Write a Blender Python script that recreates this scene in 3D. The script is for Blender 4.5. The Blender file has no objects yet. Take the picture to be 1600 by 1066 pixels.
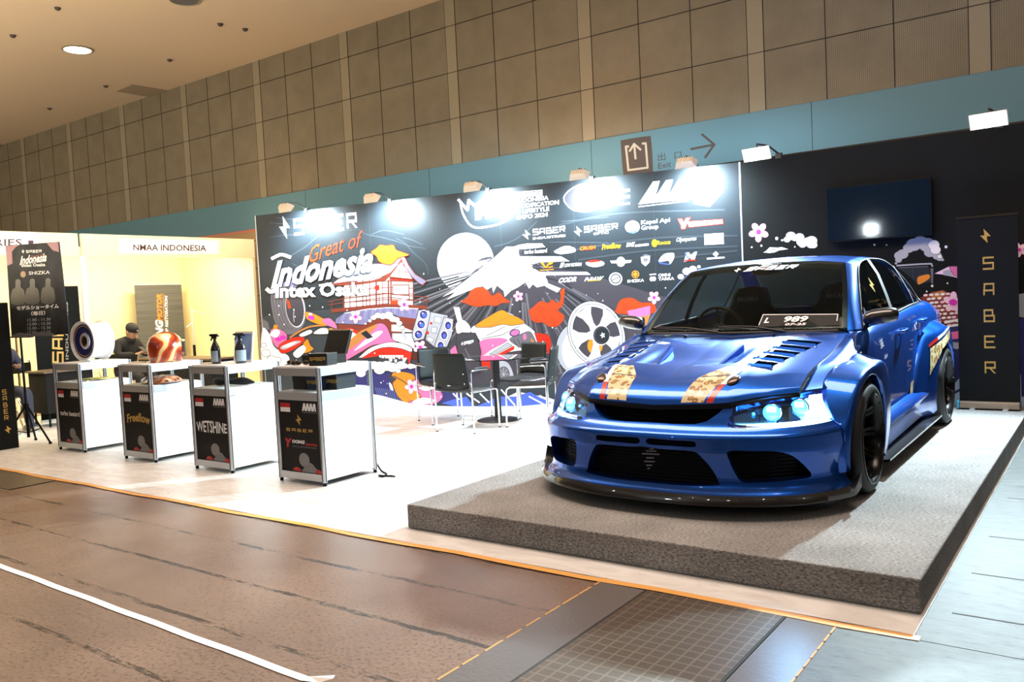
import bpy, bmesh, math, random
from mathutils import Vector, Matrix, noise
PI=math.pi
random.seed(7)
SC=bpy.context.scene
COL=SC.collection
# ---------------------------------------------------------------- camera constants
HCAM=1.37; FPX=1300.0
_a,_p,_r=math.radians(36.2),math.radians(2.99),math.radians(2.78)
_f=Vector((-math.sin(_a)*math.cos(_p),math.cos(_a)*math.cos(_p),-math.sin(_p)))
_rt=Vector((math.cos(_a),math.sin(_a),0)); _up=_rt.cross(_f)
R2=_rt*math.cos(_r)-_up*math.sin(_r); U2=_up*math.cos(_r)+_rt*math.sin(_r)
EYE=Vector((0,0,HCAM))
def ray(u,v): return R2*((u-800)/FPX)+U2*(-(v-533)/FPX)+_f
def atY(u,v,y): d=ray(u,v); return EYE+d*(y/d.y)
def atX(u,v,x): d=ray(u,v); return EYE+d*(x/d.x)
def atZ(u,v,z): d=ray(u,v); return EYE+d*((z-HCAM)/d.z)
# ---------------------------------------------------------------- materials
_M={}
def mat(name,col=(.5,.5,.5),rough=.5,metal=0.,emit=None,es=1.,coat=0.,trans=0.,alpha=1.,ior=1.45,bump=None,spec=.5,sheen=0.):
    if name in _M: return _M[name]
    m=bpy.data.materials.new(name); m.use_nodes=True
    b=m.node_tree.nodes['Principled BSDF']
    b.inputs['Base Color'].default_value=(*col,1); b.inputs['Roughness'].default_value=rough
    b.inputs['Metallic'].default_value=metal; b.inputs['Coat Weight'].default_value=coat
    b.inputs['Coat Roughness'].default_value=.03
    b.inputs['Transmission Weight'].default_value=trans; b.inputs['IOR'].default_value=ior
    b.inputs['Alpha'].default_value=alpha; b.inputs['Specular IOR Level'].default_value=spec
    b.inputs['Sheen Weight'].default_value=sheen
    if emit: b.inputs['Emission Color'].default_value=(*emit,1); b.inputs['Emission Strength'].default_value=es
    nt=m.node_tree
    if bump or bump is None:
        # slight procedural variation of roughness / colour keeps every surface node based
        tc=nt.nodes.new('ShaderNodeTexCoord'); n=nt.nodes.new('ShaderNodeTexNoise')
        n.inputs['Scale'].default_value=(bump or (40,0))[0]; nt.links.new(tc.outputs['Object'],n.inputs['Vector'])
        if bump:
            bp=nt.nodes.new('ShaderNodeBump'); bp.inputs['Strength'].default_value=bump[1]; bp.inputs['Distance'].default_value=.01
            nt.links.new(n.outputs['Fac'],bp.inputs['Height']); nt.links.new(bp.outputs['Normal'],b.inputs['Normal'])
        else:
            mr=nt.nodes.new('ShaderNodeMapRange'); mr.inputs['To Min'].default_value=max(0,rough-.03); mr.inputs['To Max'].default_value=min(1,rough+.03)
            nt.links.new(n.outputs['Fac'],mr.inputs['Value']); nt.links.new(mr.outputs['Result'],b.inputs['Roughness'])
    _M[name]=m; return m
def nodes(name):
    m=bpy.data.materials.new(name); m.use_nodes=True; _M[name]=m
    nt=m.node_tree; b=nt.nodes['Principled BSDF']
    def N(t,**k):
        n=nt.nodes.new('ShaderNode'+t)
        for a,v in k.items():
            if a in ('operation','blend_type','wave_type','bands_direction','feature','data_type','vector_type','distance','noise_dimensions'): setattr(n,a,v)
            elif a[0]=='i' and a[1:].isdigit(): n.inputs[int(a[1:])].default_value=v
            else: n.inputs[a.replace('_',' ')].default_value=v
        return n
    def L(a,b_): nt.links.new(a,b_)
    return m,b,N,L
def ramp(N,stops,interp='LINEAR'):
    r=N('ValToRGB'); e=r.color_ramp; e.interpolation=interp
    while len(e.elements)<len(stops): e.elements.new(.5)
    for el,(p,c) in zip(e.elements,stops): el.position=p; el.color=(*c,1)
    return r
# ---------------------------------------------------------------- mesh builder
class MB:
    def __init__(s): s.v=[]; s.f=[]; s.m=[]; s.mats=[]; s.cur=0; s.T=Matrix.Identity(4)
    def mat(s,m):
        if m not in s.mats: s.mats.append(m)
        s.cur=s.mats.index(m); return s
    def at(s,x=0,y=0,z=0,rz=0,rx=0,ry=0):
        s.T=Matrix.Translation((x,y,z))@Matrix.Rotation(rz,4,'Z')@Matrix.Rotation(ry,4,'Y')@Matrix.Rotation(rx,4,'X'); return s
    def add(s,vs,fs):
        o=len(s.v); s.v+=[s.T@Vector(v) for v in vs]
        for f in fs: s.f.append(tuple(i+o for i in f)); s.m.append(s.cur)
        return s
    def box(s,x0,x1,y0,y1,z0,z1):
        return s.add([(x0,y0,z0),(x1,y0,z0),(x1,y1,z0),(x0,y1,z0),(x0,y0,z1),(x1,y0,z1),(x1,y1,z1),(x0,y1,z1)],
            [(0,3,2,1),(4,5,6,7),(0,1,5,4),(1,2,6,5),(2,3,7,6),(3,0,4,7)])
    def tube(s,pts,r,n=10,cap=True,closed=False):
        pts=[Vector(p) for p in pts]; rs=r if isinstance(r,(list,tuple)) else [r]*len(pts)
        vs=[];k=len(pts); ref=None
        for i,p in enumerate(pts):
            a=pts[(i-1)%k] if (i or closed) else p; b=pts[(i+1)%k] if (i<k-1 or closed) else p
            t=(b-a).normalized()
            if ref is None: ref=t.orthogonal().normalized()
            ref=(ref-t*ref.dot(t)).normalized(); q=t.cross(ref)
            for j in range(n):
                an=2*PI*j/n; vs.append(p+ref*math.cos(an)*rs[i]+q*math.sin(an)*rs[i])
        fs=[]
        for i in range(k if closed else k-1):
            i2=(i+1)%k
            for j in range(n): fs.append((i*n+j,i*n+(j+1)%n,i2*n+(j+1)%n,i2*n+j))
        if cap and not closed: fs+= [tuple(range(n))[::-1],tuple((k-1)*n+j for j in range(n))]
        return s.add(vs,fs)
    def cyl(s,p,q,r,n=16,r2=None): return s.tube([p,q],[r,r if r2 is None else r2],n)
    def lathe(s,prof,n=32,axis='Z',arc=2*PI):
        vs=[];k=len(prof)
        for j in range(n):
            a=arc*j/n; c,d=math.cos(a),math.sin(a)
            for r,h in prof: vs.append({'Z':(r*c,r*d,h),'X':(h,r*c,r*d),'Y':(r*c,h,r*d)}[axis])
        fs=[(j*k+i,((j+1)%n)*k+i,((j+1)%n)*k+i+1,j*k+i+1) for j in range(n) for i in range(k-1)]
        return s.add(vs,fs)
    def ball(s,c,rx,ry=None,rz=None,n=16,k=10):
        ry=ry or rx; rz=rz or rx
        vs=[];fs=[]
        for i in range(k+1):
            t=PI*i/k
            for j in range(n): a=2*PI*j/n; vs.append((c[0]+rx*math.sin(t)*math.cos(a),c[1]+ry*math.sin(t)*math.sin(a),c[2]+rz*math.cos(t)))
        for i in range(k):
            for j in range(n): fs.append((i*n+j,(i+1)*n+j,(i+1)*n+(j+1)%n,i*n+(j+1)%n))
        return s.add(vs,fs)
    def grid(s,P,flip=False,cu=False):
        R,Cn=len(P),len(P[0]); vs=[p for r in P for p in r]; fs=[]
        for i in range(R-1):
            for j in range(Cn if cu else Cn-1):
                q=(i*Cn+j,i*Cn+(j+1)%Cn,(i+1)*Cn+(j+1)%Cn,(i+1)*Cn+j); fs.append(q[::-1] if flip else q)
        return s.add(vs,fs)
    def prism(s,poly,h,ax='Z',o=0):
        n=len(poly)
        def P(a,b,c): return {'Z':(a,b,c),'Y':(a,c,b),'X':(c,a,b)}[ax]
        vs=[P(a,b,o) for a,b in poly]+[P(a,b,o+h) for a,b in poly]
        return s.add(vs,[tuple(range(n))[::-1],tuple(range(n,2*n))]+[(i,(i+1)%n,n+(i+1)%n,n+i) for i in range(n)])
    def build(s,name,parent=None,m=None,smooth=None,bevel=0,weld=False,seg=2,sub=0,solid=0,normals=True):
        me=bpy.data.meshes.new(name); me.from_pydata([tuple(v) for v in s.v],[],s.f)
        if m is not None and not s.mats: s.mats=[m]
        for x in s.mats: me.materials.append(x)
        if len(s.mats)>1: me.polygons.foreach_set('material_index',s.m)
        if weld or normals:
            bm=bmesh.new(); bm.from_mesh(me)
            if weld: bmesh.ops.remove_doubles(bm,verts=bm.verts,dist=1e-4)
            if normals: bmesh.ops.recalc_face_normals(bm,faces=bm.faces)
            bm.to_mesh(me); bm.free()
        if smooth is not None:
            me.shade_smooth(); me.set_sharp_from_angle(angle=math.radians(smooth))
        me.update()
        o=bpy.data.objects.new(name,me); COL.objects.link(o)
        if parent: o.parent=parent
        if sub: md=o.modifiers.new('s','SUBSURF'); md.levels=md.render_levels=sub
        if solid: md=o.modifiers.new('t','SOLIDIFY'); md.thickness=solid; md.offset=-1
        if bevel: md=o.modifiers.new('b','BEVEL'); md.width=bevel; md.segments=seg; md.limit_method='ANGLE'; md.angle_limit=.6
        return o
def thing(name,label,cat,loc=(0,0,0),rz=0,group=None):
    o=bpy.data.objects.new(name,None); COL.objects.link(o); o.empty_display_size=.1
    o.location=loc; o.rotation_euler=(0,0,rz); o['label']=label; o['category']=cat
    if group: o['group']=group
    return o
def tag(o,label,cat,group=None,kind=None):
    o['label']=label; o['category']=cat
    if group: o['group']=group
    if kind: o['kind']=kind
    return o
def struct(o): o['kind']='structure'; return o
def dup(root,loc=None,rz=None,label=None,parent=None):
    r=root.copy(); COL.objects.link(r)
    if parent: r.parent=parent
    if loc is not None: r.location=loc
    if rz is not None: r.rotation_euler=(0,0,rz)
    if label: r['label']=label
    for ch in list(root.children): dup(ch,parent=r)
    return r
# ---------------------------------------------------------------- curves / interpolation
def pch(tab,x):
    """monotone cubic through (x,y) table"""
    n=len(tab)
    if x<=tab[0][0]: return tab[0][1]
    if x>=tab[-1][0]: return tab[-1][1]
    i=0
    while x>tab[i+1][0]: i+=1
    def sl(k): return (tab[k+1][1]-tab[k][1])/(tab[k+1][0]-tab[k][0])
    def tg(k):
        if k==0: return sl(0)
        if k==n-1: return sl(n-2)
        a,b=sl(k-1),sl(k)
        return 0 if a*b<=0 else 2*a*b/(a+b)
    h=tab[i+1][0]-tab[i][0]; t=(x-tab[i][0])/h
    y0,y1=tab[i][1],tab[i+1][1]; m0,m1=tg(i)*h,tg(i+1)*h
    return (2*t**3-3*t*t+1)*y0+(t**3-2*t*t+t)*m0+(-2*t**3+3*t*t)*y1+(t**3-t*t)*m1
def crs(pts,t,closed=False):
    """catmull-rom through pts (tuples), t in 0..1 over chord"""
    n=len(pts)
    if n==2: return Vector(pts[0]).lerp(Vector(pts[1]),t)
    f=t*(n if closed else n-1); i=int(math.floor(f))
    if not closed: i=max(0,min(n-2,i))
    u=f-i
    g=(lambda k: Vector(pts[k%n])) if closed else (lambda k: Vector(pts[k]) if 0<=k<n else (Vector(pts[0])*2-Vector(pts[1]) if k<0 else Vector(pts[-1])*2-Vector(pts[-2])))
    a,b,c,d=g(i-1),g(i),g(i+1),g(i+2)
    return .5*((2*b)+(c-a)*u+(2*a-5*b+4*c-d)*u*u+(3*b-a-3*c+d)*u**3)
def curve(pts,n,closed=False): return [crs(pts,k/(n if closed else n-1),closed) for k in range(n)]
# ---------------------------------------------------------------- flat drawing on a frame (prints, signs)
_TX={}
def text2d(s,shear=0.,bold=0.,space=1.):
    k=(s,shear,bold,space)
    if k in _TX: return _TX[k]
    c=bpy.data.curves.new('t','FONT'); c.body=s; c.size=1; c.shear=shear; c.offset=bold; c.space_character=space; c.resolution_u=2; c.fill_mode='FRONT'
    o=bpy.data.objects.new('t',c); COL.objects.link(o)
    bpy.context.view_layer.update()
    me=bpy.data.meshes.new_from_object(o.evaluated_get(bpy.context.evaluated_depsgraph_get()))
    vs=[(v.co.x,v.co.y) for v in me.vertices]; fs=[tuple(p.vertices) for p in me.polygons]
    bpy.data.objects.remove(o); bpy.data.curves.remove(c); bpy.data.meshes.remove(me)
    if vs:
        x0=min(v[0] for v in vs);x1=max(v[0] for v in vs);y0=min(v[1] for v in vs);y1=max(v[1] for v in vs)
    else: x0=y0=0;x1=y1=1
    _TX[k]=([((x-x0)/(x1-x0),(y-y0)/(y1-y0)) for x,y in vs],fs,(x1-x0)/(y1-y0)); return _TX[k]
GL={'S':[[(1,1),(0,1),(0,.52),(1,.48),(1,0),(0,0)]],'A':[[(0,0),(.06,1),(1,1),(1,0)],[(0,.42),(1,.42)]],
 'B':[[(0,.5),(0,1),(.85,1),(.85,.5)],[(0,1),(0,0),(1,0),(1,.5),(0,.5)]],'E':[[(1,1),(0,1),(0,0),(1,0)],[(0,.5),(.85,.5)]],
 'R':[[(0,0),(0,1),(1,1),(1,.5),(.15,.5)],[(.45,.5),(1,0)]]}
BOLT=[(.32,1),(.98,.46),(.6,.46),(.68,0),(0,.54),(.4,.54)]
class Draw:
    """flat coloured shapes on a plane; F maps 2-D design coordinates to the plane; k counts print layers"""
    def __init__(s,F,nrm,step=.0004): s.mb=MB(); s.F=F; s.n=Vector(nrm).normalized(); s.k=0; s.step=step; s.bb=[]; s.hold=False; s.base=0
    def lay(s,pts,pad=0):
        # a new shape only needs to clear the shapes it overlaps, so the print stays thin
        x0=min(p[0] for p in pts)-pad; x1=max(p[0] for p in pts)+pad; y0=min(p[1] for p in pts)-pad; y1=max(p[1] for p in pts)+pad
        if s.hold and s.bb: k=s.held
        else:
            k=s.base
            for a,b,c,d,q in s.bb:
                if a<x1 and b>x0 and c<y1 and d>y0 and q>k: k=q
            k=int(k)+1
        s.k=k; s.bb.append((x0,x1,y0,y1,k))
    def begin(s): s.lay([(-1e4,-1e4),(1e4,1e4)]); s.bb.pop(); s.held=s.k; s.hold=True
    def end(s): s.hold=False
    def P(s,a): return s.F(*a)+s.n*(s.step*s.k)
    def poly(s,pts,m,outline=None,w=1.):
        s.lay(pts); s.mb.mat(m); s.mb.add([s.P(p) for p in pts],[tuple(range(len(pts)))])
        if outline: s.line(list(pts)+[pts[0]],w,outline)
        return s
    def smooth(s,pts,m,n=None,outline=None,w=1.):
        q=[tuple(p) for p in curve([Vector((*p,0)) for p in pts],n or len(pts)*5,True)]
        return s.poly([(p[0],p[1]) for p in q],m,outline,w)
    def line(s,pts,w,m,smooth=0):
        if smooth: pts=[(p[0],p[1]) for p in curve([Vector((*p,0)) for p in pts],smooth)]
        s.lay(pts,w/2); s.mb.mat(m)
        for i in range(len(pts)-1):
            a,b=Vector(pts[i]),Vector(pts[i+1]); d=b-a
            if d.length<1e-6: continue
            s.k+=.01; d.normalize(); q=Vector((-d.y,d.x))*w/2; e=d*w*.3
            s.mb.add([s.P(a-e-q),s.P(b+e-q),s.P(b+e+q),s.P(a-e+q)],[(0,1,2,3)])
        return s
    def ell(s,cx,cy,rx,ry,m,rot=0,n=24,outline=None,w=1.,a0=0,a1=2*PI):
        c,d=math.cos(rot),math.sin(rot); pts=[]
        for i in range(n):
            a=a0+(a1-a0)*i/n; x,y=rx*math.cos(a),ry*math.sin(a); pts.append((cx+x*c-y*d,cy+x*d+y*c))
        return s.poly(pts,m,outline,w)
    def text(s,txt,o,ux,uy,m,shear=0.,bold=0.,warp=None,space=1.):
        """o = lower left, ux = full width vector, uy = full height vector in design coordinates"""
        s.lay([o,(o[0]+ux[0]+uy[0],o[1]+ux[1]+uy[1]),(o[0]+ux[0],o[1]+ux[1]),(o[0]+uy[0],o[1]+uy[1])]); vs,fs,_=text2d(txt,shear,bold,space); s.mb.mat(m)
        out=[]
        for x,y in vs:
            if warp: x,y=warp(x,y)
            out.append(s.P((o[0]+ux[0]*x+uy[0]*y,o[1]+ux[1]*x+uy[1]*y)))
        s.mb.add(out,fs); return s
    def saber(s,o,ux,uy,m,w=.2,gap=.5,ital=0.,letters='SABER'):
        """squared stencil lettering"""
        n=len(letters); cw=1/(n+(n-1)*gap)
        s.lay([o,(o[0]+ux[0]+uy[0],o[1]+ux[1]+uy[1]),(o[0]+ux[0],o[1]+ux[1]),(o[0]+uy[0],o[1]+uy[1])]); s.mb.mat(m)
        def Q(x,y): return s.P((o[0]+ux[0]*(x+ital*y*cw)+uy[0]*y,o[1]+ux[1]*(x+ital*y*cw)+uy[1]*y))
        for i,ch in enumerate(letters):
            x0=i*cw*(1+gap)
            for st in GL[ch]:
                for (a,b),(c,d) in zip(st,st[1:]):
                    s.k+=.03
                    # stroke in cell units (width cw, height 1); thickness w of the height
                    ax,ay,bx,by=x0+a*cw,b,x0+c*cw,d
                    wy=w; wx=w*cw*1.0
                    if abs(a-c)<.2: s.mb.add([Q(ax-wx/2,min(ay,by)-0*wy),Q(ax+wx/2,min(ay,by)),Q(bx+wx/2,max(ay,by)),Q(bx-wx/2,max(ay,by))],[(0,1,2,3)])
                    elif abs(b-d)<.1: s.mb.add([Q(min(ax,bx)-wx/2,ay-wy/2),Q(max(ax,bx)+wx/2,ay-wy/2),Q(max(ax,bx)+wx/2,ay+wy/2),Q(min(ax,bx)-wx/2,ay+wy/2)],[(0,1,2,3)])
                    else: s.mb.add([Q(ax-wx*.6,ay),Q(ax+wx*.6,ay),Q(bx+wx*.6,by),Q(bx-wx*.6,by)],[(0,1,2,3)])
        return s
    def bolt(s,o,ux,uy,m): return s.poly([(o[0]+ux[0]*x+uy[0]*y,o[1]+ux[1]*x+uy[1]*y) for x,y in BOLT],m)
    def build(s,name,parent): return s.mb.build(name,parent,normals=False)
FL_MURAL=300; FL_STAGE=1950
# ================================================================ camera
cam=bpy.data.objects.new('camera',bpy.data.cameras.new('camera')); COL.objects.link(cam)
cam.data.sensor_width=36; cam.data.lens=FPX/1600*36; cam.data.clip_end=200
cam.matrix_world=Matrix.Translation(EYE)@Matrix((R2,U2,-_f)).transposed().to_4x4()
SC.camera=cam
SC.view_settings.view_transform='Standard'; SC.view_settings.look='None'; SC.view_settings.gamma=1; SC.view_settings.use_curve_mapping=False
# ================================================================ setting materials
def floor_mat():
    m,b,N,L=nodes('hall floor'); tc=N('TexCoord')
    n=N('TexNoise',Scale=1.3,Detail=8.); L(tc.outputs['Object'],n.inputs['Vector'])
    n2=N('TexNoise',Scale=60.,Detail=6.); L(tc.outputs['Object'],n2.inputs['Vector'])
    c=ramp(N,[(.3,(.15,.095,.068)),(.7,(.25,.165,.118))]); L(n.outputs['Fac'],c.inputs['Fac'])
    c2=ramp(N,[(.35,(.4,.4,.4)),(.48,(.95,.95,.95)),(.72,(1.25,1.22,1.2))]); L(n2.outputs['Fac'],c2.inputs['Fac'])
    mx=N('Mix',data_type='RGBA',blend_type='MULTIPLY'); mx.inputs[0].default_value=.75; L(c.outputs[0],mx.inputs[6]); L(c2.outputs[0],mx.inputs[7])
    # rough dark joint streaks along X, every .42 m, broken up by noise
    sp=N('SeparateXYZ'); L(tc.outputs['Object'],sp.inputs[0])
    wob=N('TexNoise',Scale=6.,Detail=3.); L(tc.outputs['Object'],wob.inputs['Vector'])
    a=N('Math',operation='MULTIPLY_ADD',i1=.035); L(wob.outputs['Fac'],a.inputs[0]); L(sp.outputs['Y'],a.inputs[2])
    md=N('Math',operation='PINGPONG',i1=.21); L(a.outputs[0],md.inputs[0])
    lt=N('Math',operation='LESS_THAN',i1=.015); L(md.outputs[0],lt.inputs[0])
    mp=N('Mapping'); mp.inputs['Scale'].default_value=(2.2,9,1); L(tc.outputs['Object'],mp.inputs['Vector'])
    br=N('TexNoise',Scale=1.,Detail=12.,Roughness=.9); L(mp.outputs[0],br.inputs['Vector'])
    gt=N('Math',operation='GREATER_THAN',i1=.5); L(br.outputs['Fac'],gt.inputs[0])
    mu=N('Math',operation='MULTIPLY'); L(lt.outputs[0],mu.inputs[0]); L(gt.outputs[0],mu.inputs[1])
    m2=N('Mix',data_type='RGBA'); m2.inputs[7].default_value=(.035,.024,.018,1); L(mu.outputs[0],m2.inputs[0]); L(mx.outputs[2],m2.inputs[6])
    L(m2.outputs[2],b.inputs['Base Color'])
    r=ramp(N,[(.3,(.3,.3,.3)),(.7,(.55,.55,.55))]); L(n2.outputs['Fac'],r.inputs['Fac']); L(r.outputs[0],b.inputs['Roughness'])
    bp=N('Bump',Strength=.25,Distance=.004); L(n2.outputs['Fac'],bp.inputs['Height']); L(bp.outputs[0],b.inputs['Normal'])
    return m
def tile_mat():
    m,b,N,L=nodes('perforated wall panel'); tc=N('TexCoord'); sp=N('SeparateXYZ'); L(tc.outputs['Object'],sp.inputs[0])
    def dots(o,k):
        a=N('Math',operation='PINGPONG',i1=k); L(o,a.inputs[0]); q=N('Math',operation='LESS_THAN',i1=k*.52); L(a.outputs[0],q.inputs[0]); return q
    d1,d2=dots(sp.outputs['X'],.011),dots(sp.outputs['Z'],.011)
    mu=N('Math',operation='MULTIPLY'); L(d1.outputs[0],mu.inputs[0]); L(d2.outputs[0],mu.inputs[1])
    n=N('TexNoise',Scale=3.); L(tc.outputs['Object'],n.inputs['Vector'])
    c=ramp(N,[(.3,(.20,.178,.125)),(.7,(.25,.222,.158))]); L(n.outputs['Fac'],c.inputs['Fac'])
    mx=N('Mix',data_type='RGBA'); mx.inputs[7].default_value=(.11,.09,.06,1); L(mu.outputs[0],mx.inputs[0]); L(c.outputs[0],mx.inputs[6])
    L(mx.outputs[2],b.inputs['Base Color']); b.inputs['Roughness'].default_value=.7; return m
def carpet_mat():
    m,b,N,L=nodes('grey needle felt carpet'); tc=N('TexCoord')
    mp=N('Mapping'); mp.inputs['Scale'].default_value=(60,190,120); L(tc.outputs['Object'],mp.inputs['Vector'])
    n=N('TexNoise',Scale=1.,Detail=6.,Roughness=.75); L(mp.outputs[0],n.inputs['Vector'])
    n3=N('TexNoise',Scale=3.,Detail=4.); L(tc.outputs['Object'],n3.inputs['Vector'])
    c=ramp(N,[(.36,(.08,.08,.082)),(.5,(.27,.265,.26)),(.66,(.5,.49,.48))]); L(n.outputs['Fac'],c.inputs['Fac'])
    c3=ramp(N,[(.3,(.8,.8,.8)),(.7,(1.1,1.1,1.1))]); L(n3.outputs['Fac'],c3.inputs['Fac'])
    mx=N('Mix',data_type='RGBA',blend_type='MULTIPLY'); mx.inputs[0].default_value=1; L(c.outputs[0],mx.inputs[6]); L(c3.outputs[0],mx.inputs[7])
    L(mx.outputs[2],b.inputs['Base Color']); b.inputs['Roughness'].default_value=.95; b.inputs['Specular IOR Level'].default_value=.1
    bp=N('Bump',Strength=.5,Distance=.004); L(n.outputs['Fac'],bp.inputs['Height']); L(bp.outputs[0],b.inputs['Normal'])
    return m
def sheet_mat():
    m,b,N,L=nodes('white plastic floor film'); tc=N('TexCoord')
    mp=N('Mapping'); mp.inputs['Scale'].default_value=(1.2,3.,1); mp.inputs['Rotation'].default_value=(0,0,.5); L(tc.outputs['Object'],mp.inputs['Vector'])
    n=N('TexNoise',Scale=2.2,Detail=5.,Distortion=1.8); L(mp.outputs[0],n.inputs['Vector'])
    c=ramp(N,[(.35,(.62,.6,.58)),(.6,(.74,.73,.72))]); L(n.outputs['Fac'],c.inputs['Fac']); L(c.outputs[0],b.inputs['Base Color'])
    b.inputs['Roughness'].default_value=.38; bp=N('Bump',Strength=.5,Distance=.02); L(n.outputs['Fac'],bp.inputs['Height']); L(bp.outputs[0],b.inputs['Normal']); return m
def concrete_mat():
    m,b,N,L=nodes('worn grey floor'); tc=N('TexCoord')
    mp=N('Mapping'); mp.inputs['Scale'].default_value=(3,9,1); L(tc.outputs['Object'],mp.inputs['Vector'])
    n=N('TexNoise',Scale=2.2,Detail=12.,Roughness=.82); L(mp.outputs[0],n.inputs['Vector'])
    c=ramp(N,[(.37,(.006,.006,.006)),(.43,(.06,.064,.064)),(.62,(.10,.106,.106))]); L(n.outputs['Fac'],c.inputs['Fac']); L(c.outputs[0],b.inputs['Base Color'])
    b.inputs['Roughness'].default_value=.5; b.inputs['Specular IOR Level'].default_value=.3; bp=N('Bump',Strength=.4,Distance=.006); L(n.outputs['Fac'],bp.inputs['Height']); L(bp.outputs[0],b.inputs['Normal']); return m
M_floor=floor_mat(); M_tile=tile_mat(); M_carpet=carpet_mat(); M_sheet=sheet_mat(); M_conc=concrete_mat()
M_band=mat('teal painted band',(.10,.235,.31),.5,bump=(3,.02)); M_pil=mat('wall strip',(.28,.25,.18),.6)
M_ceil=mat('ceiling plaster',(.62,.5,.36),.85,bump=(2,.05)); M_joint=mat('dark joint',(.02,.018,.015),.8)
M_black=mat('black',(.012,.012,.014),.45); M_mattblk=mat('matt black',(.008,.0095,.010),.75,spec=.15); M_white=mat('white print',(.85,.85,.86),.45)
M_alu=mat('anodised aluminium',(.6,.65,.7),.32,.6); M_chrome=mat('chrome',(.85,.86,.88),.07,1.); M_gold=mat('gold print',(.62,.4,.1),.35,.3)
M_board=mat('white laminate board',(.84,.84,.82),.4)
# ================================================================ hall shell
WY=10.5; CZ=6.2
mb=MB(); mb.add([(-45,-12,0),(25,-12,0),(25,12.5,0),(-45,12.5,0)],[(0,1,2,3)]); struct(mb.build('floor',m=M_floor))
mb=MB(); mb.add([(-45,2.5,CZ),(4,2.5,CZ),(4,WY+.02,CZ),(-45,WY+.02,CZ)],[(3,2,1,0)]); struct(mb.build('ceiling',m=M_ceil))
# back hall wall: lower brown tiles, teal band, perforated panels with joints, plain vertical strips
w=MB(); x0,x1=-45,20
w.mat(mat('lower wall tile',(.4,.27,.14),.6)); w.add([(x0,WY,0),(x1,WY,0),(x1,WY,2.96),(x0,WY,2.96)],[(0,1,2,3)])
w.mat(M_band).add([(x0,WY-.02,2.98),(x1,WY-.02,2.98),(x1,WY-.02,3.56),(x0,WY-.02,3.56)],[(0,1,2,3)])
w.add([(x0,WY-.02,2.98),(x1,WY-.02,2.98),(x1,WY,2.98),(x0,WY,2.98)],[(0,1,2,3)]); w.add([(x0,WY-.02,3.56),(x1,WY-.02,3.56),(x1,WY,3.56),(x0,WY,3.56)],[(0,1,2,3)])
w.mat(mat('salmon trim',(.55,.2,.13),.5)).add([(x0,WY-.01,2.93),(-13.2,WY-.01,2.93),(-13.2,WY-.01,2.98),(x0,WY-.01,2.98)],[(0,1,2,3)])
w.mat(M_tile).add([(x0,WY,3.56),(x1,WY,3.56),(x1,WY,CZ),(x0,WY,CZ)],[(0,1,2,3)])
rows=[3.56,4.29,5.02,5.75]
w.mat(M_joint)
for z in rows: w.box(x0,x1,WY-.004,WY+.01,z-.006,z+.006)
pc=-1.2
for k in range(-5,18):
    xc=pc-2.468*k
    w.mat(M_pil).box(xc-.1,xc+.1,WY-.006,WY+.01,3.56,CZ)
    w.mat(M_joint)
    for dx in (-.105,.105,-.105-.756,-.105-1.512): w.box(xc+dx-.005,xc+dx+.005,WY-.005,WY+.01,3.56,CZ)
    for z in rows: w.box(xc-.1,xc+.1,WY-.0075,WY+.01,z-.005,z+.005)
w.mat(M_joint)
for z in (.55,1.1,1.65,2.2,2.75): w.box(x0,-13.2,WY-.003,WY+.01,z-.006,z+.006)
for x in (-3.0,-6.1,-9.2,-12.3,.2): w.box(x-.003,x+.003,WY-.022,WY,2.98,3.56)
struct(w.build('wall_back',normals=False))
# painted exit sign on the teal band
def FW(u,v): return atY(u,v,WY-.021)
M_sign=mat('dark sign paint',(.07,.055,.05),.6); M_signlt=mat('beige sign paint',(.5,.47,.4),.6)
sg_=thing('exit_sign','dark exit pictogram with arrow painted on the teal wall band','sign',(0,0,0)); D=Draw(FW,(0,-1,0),.0006)
D.smooth([(970,224),(973,219),(1012,213),(1017,217),(1020,262),(1017,272),(980,276),(974,272)],M_sign,60)
for a,b in (((982,229),(978,229)),((978,229),(982,266)),((982,266),(1012,262)),((1012,262),(1009,224)),((1009,224),(1004,224.5)),((993,248),(991,226)),((984,236),(991,225)),((991,225),(1001,234))):
    D.line([a,b],3.2,M_signlt)
D.build('pictogram',sg_); D=Draw(FW,(0,-1,0),.0006); D.line([(1080,233),(1116,226)],3.6,M_sign); D.line([(1097,210),(1116,226),(1102,246)],3.6,M_sign)
D.build('arrow',sg_); D=Draw(FW,(0,-1,0),.0006); D.text('出',(1028,252),(12,-2),(-.5,-12),M_sign); D.text('口',(1054,248.5),(11,-2),(-.5,-10),M_sign)
D.text('Exit',(1028.5,264),(20,-3.5),(0,-9),M_sign)
D.build('lettering',sg_)
# ceiling items
def disc(name,c,r,z,m,label,cat,h=.02,grp=None):
    t=thing(name,label,cat,(c[0],c[1],z),group=grp)
    MB().lathe([(r,0),(r,-h),(r*.9,-h-.005),(r*.86,-h),(r*.86,-.012)],28).build('trim_ring',t,M_pil,smooth=30)
    MB().lathe([(0.001,-.014),(r*.86,-.014)],28).build('diffuser',t,m)
    return t
M_lamp=mat('warm ceiling lamp',(1,1,1),.5,emit=(1,.93,.8),es=14)
p=atZ(121,77,CZ); disc('ceiling_light',p,.26,CZ,M_lamp,'lit round recessed light in the tan hall ceiling','ceiling light')
M_off=mat('unlit lens',(.12,.12,.13),.3)
p=atZ(289,-1,CZ); disc('recessed_fixture',p,.24,CZ,M_off,'unlit grey recessed fixture cut by the top edge of the ceiling','ceiling fixture')
q=[atZ(u,v,CZ) for u,v in ((181,142),(206,132),(262,141),(232,151))]
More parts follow.
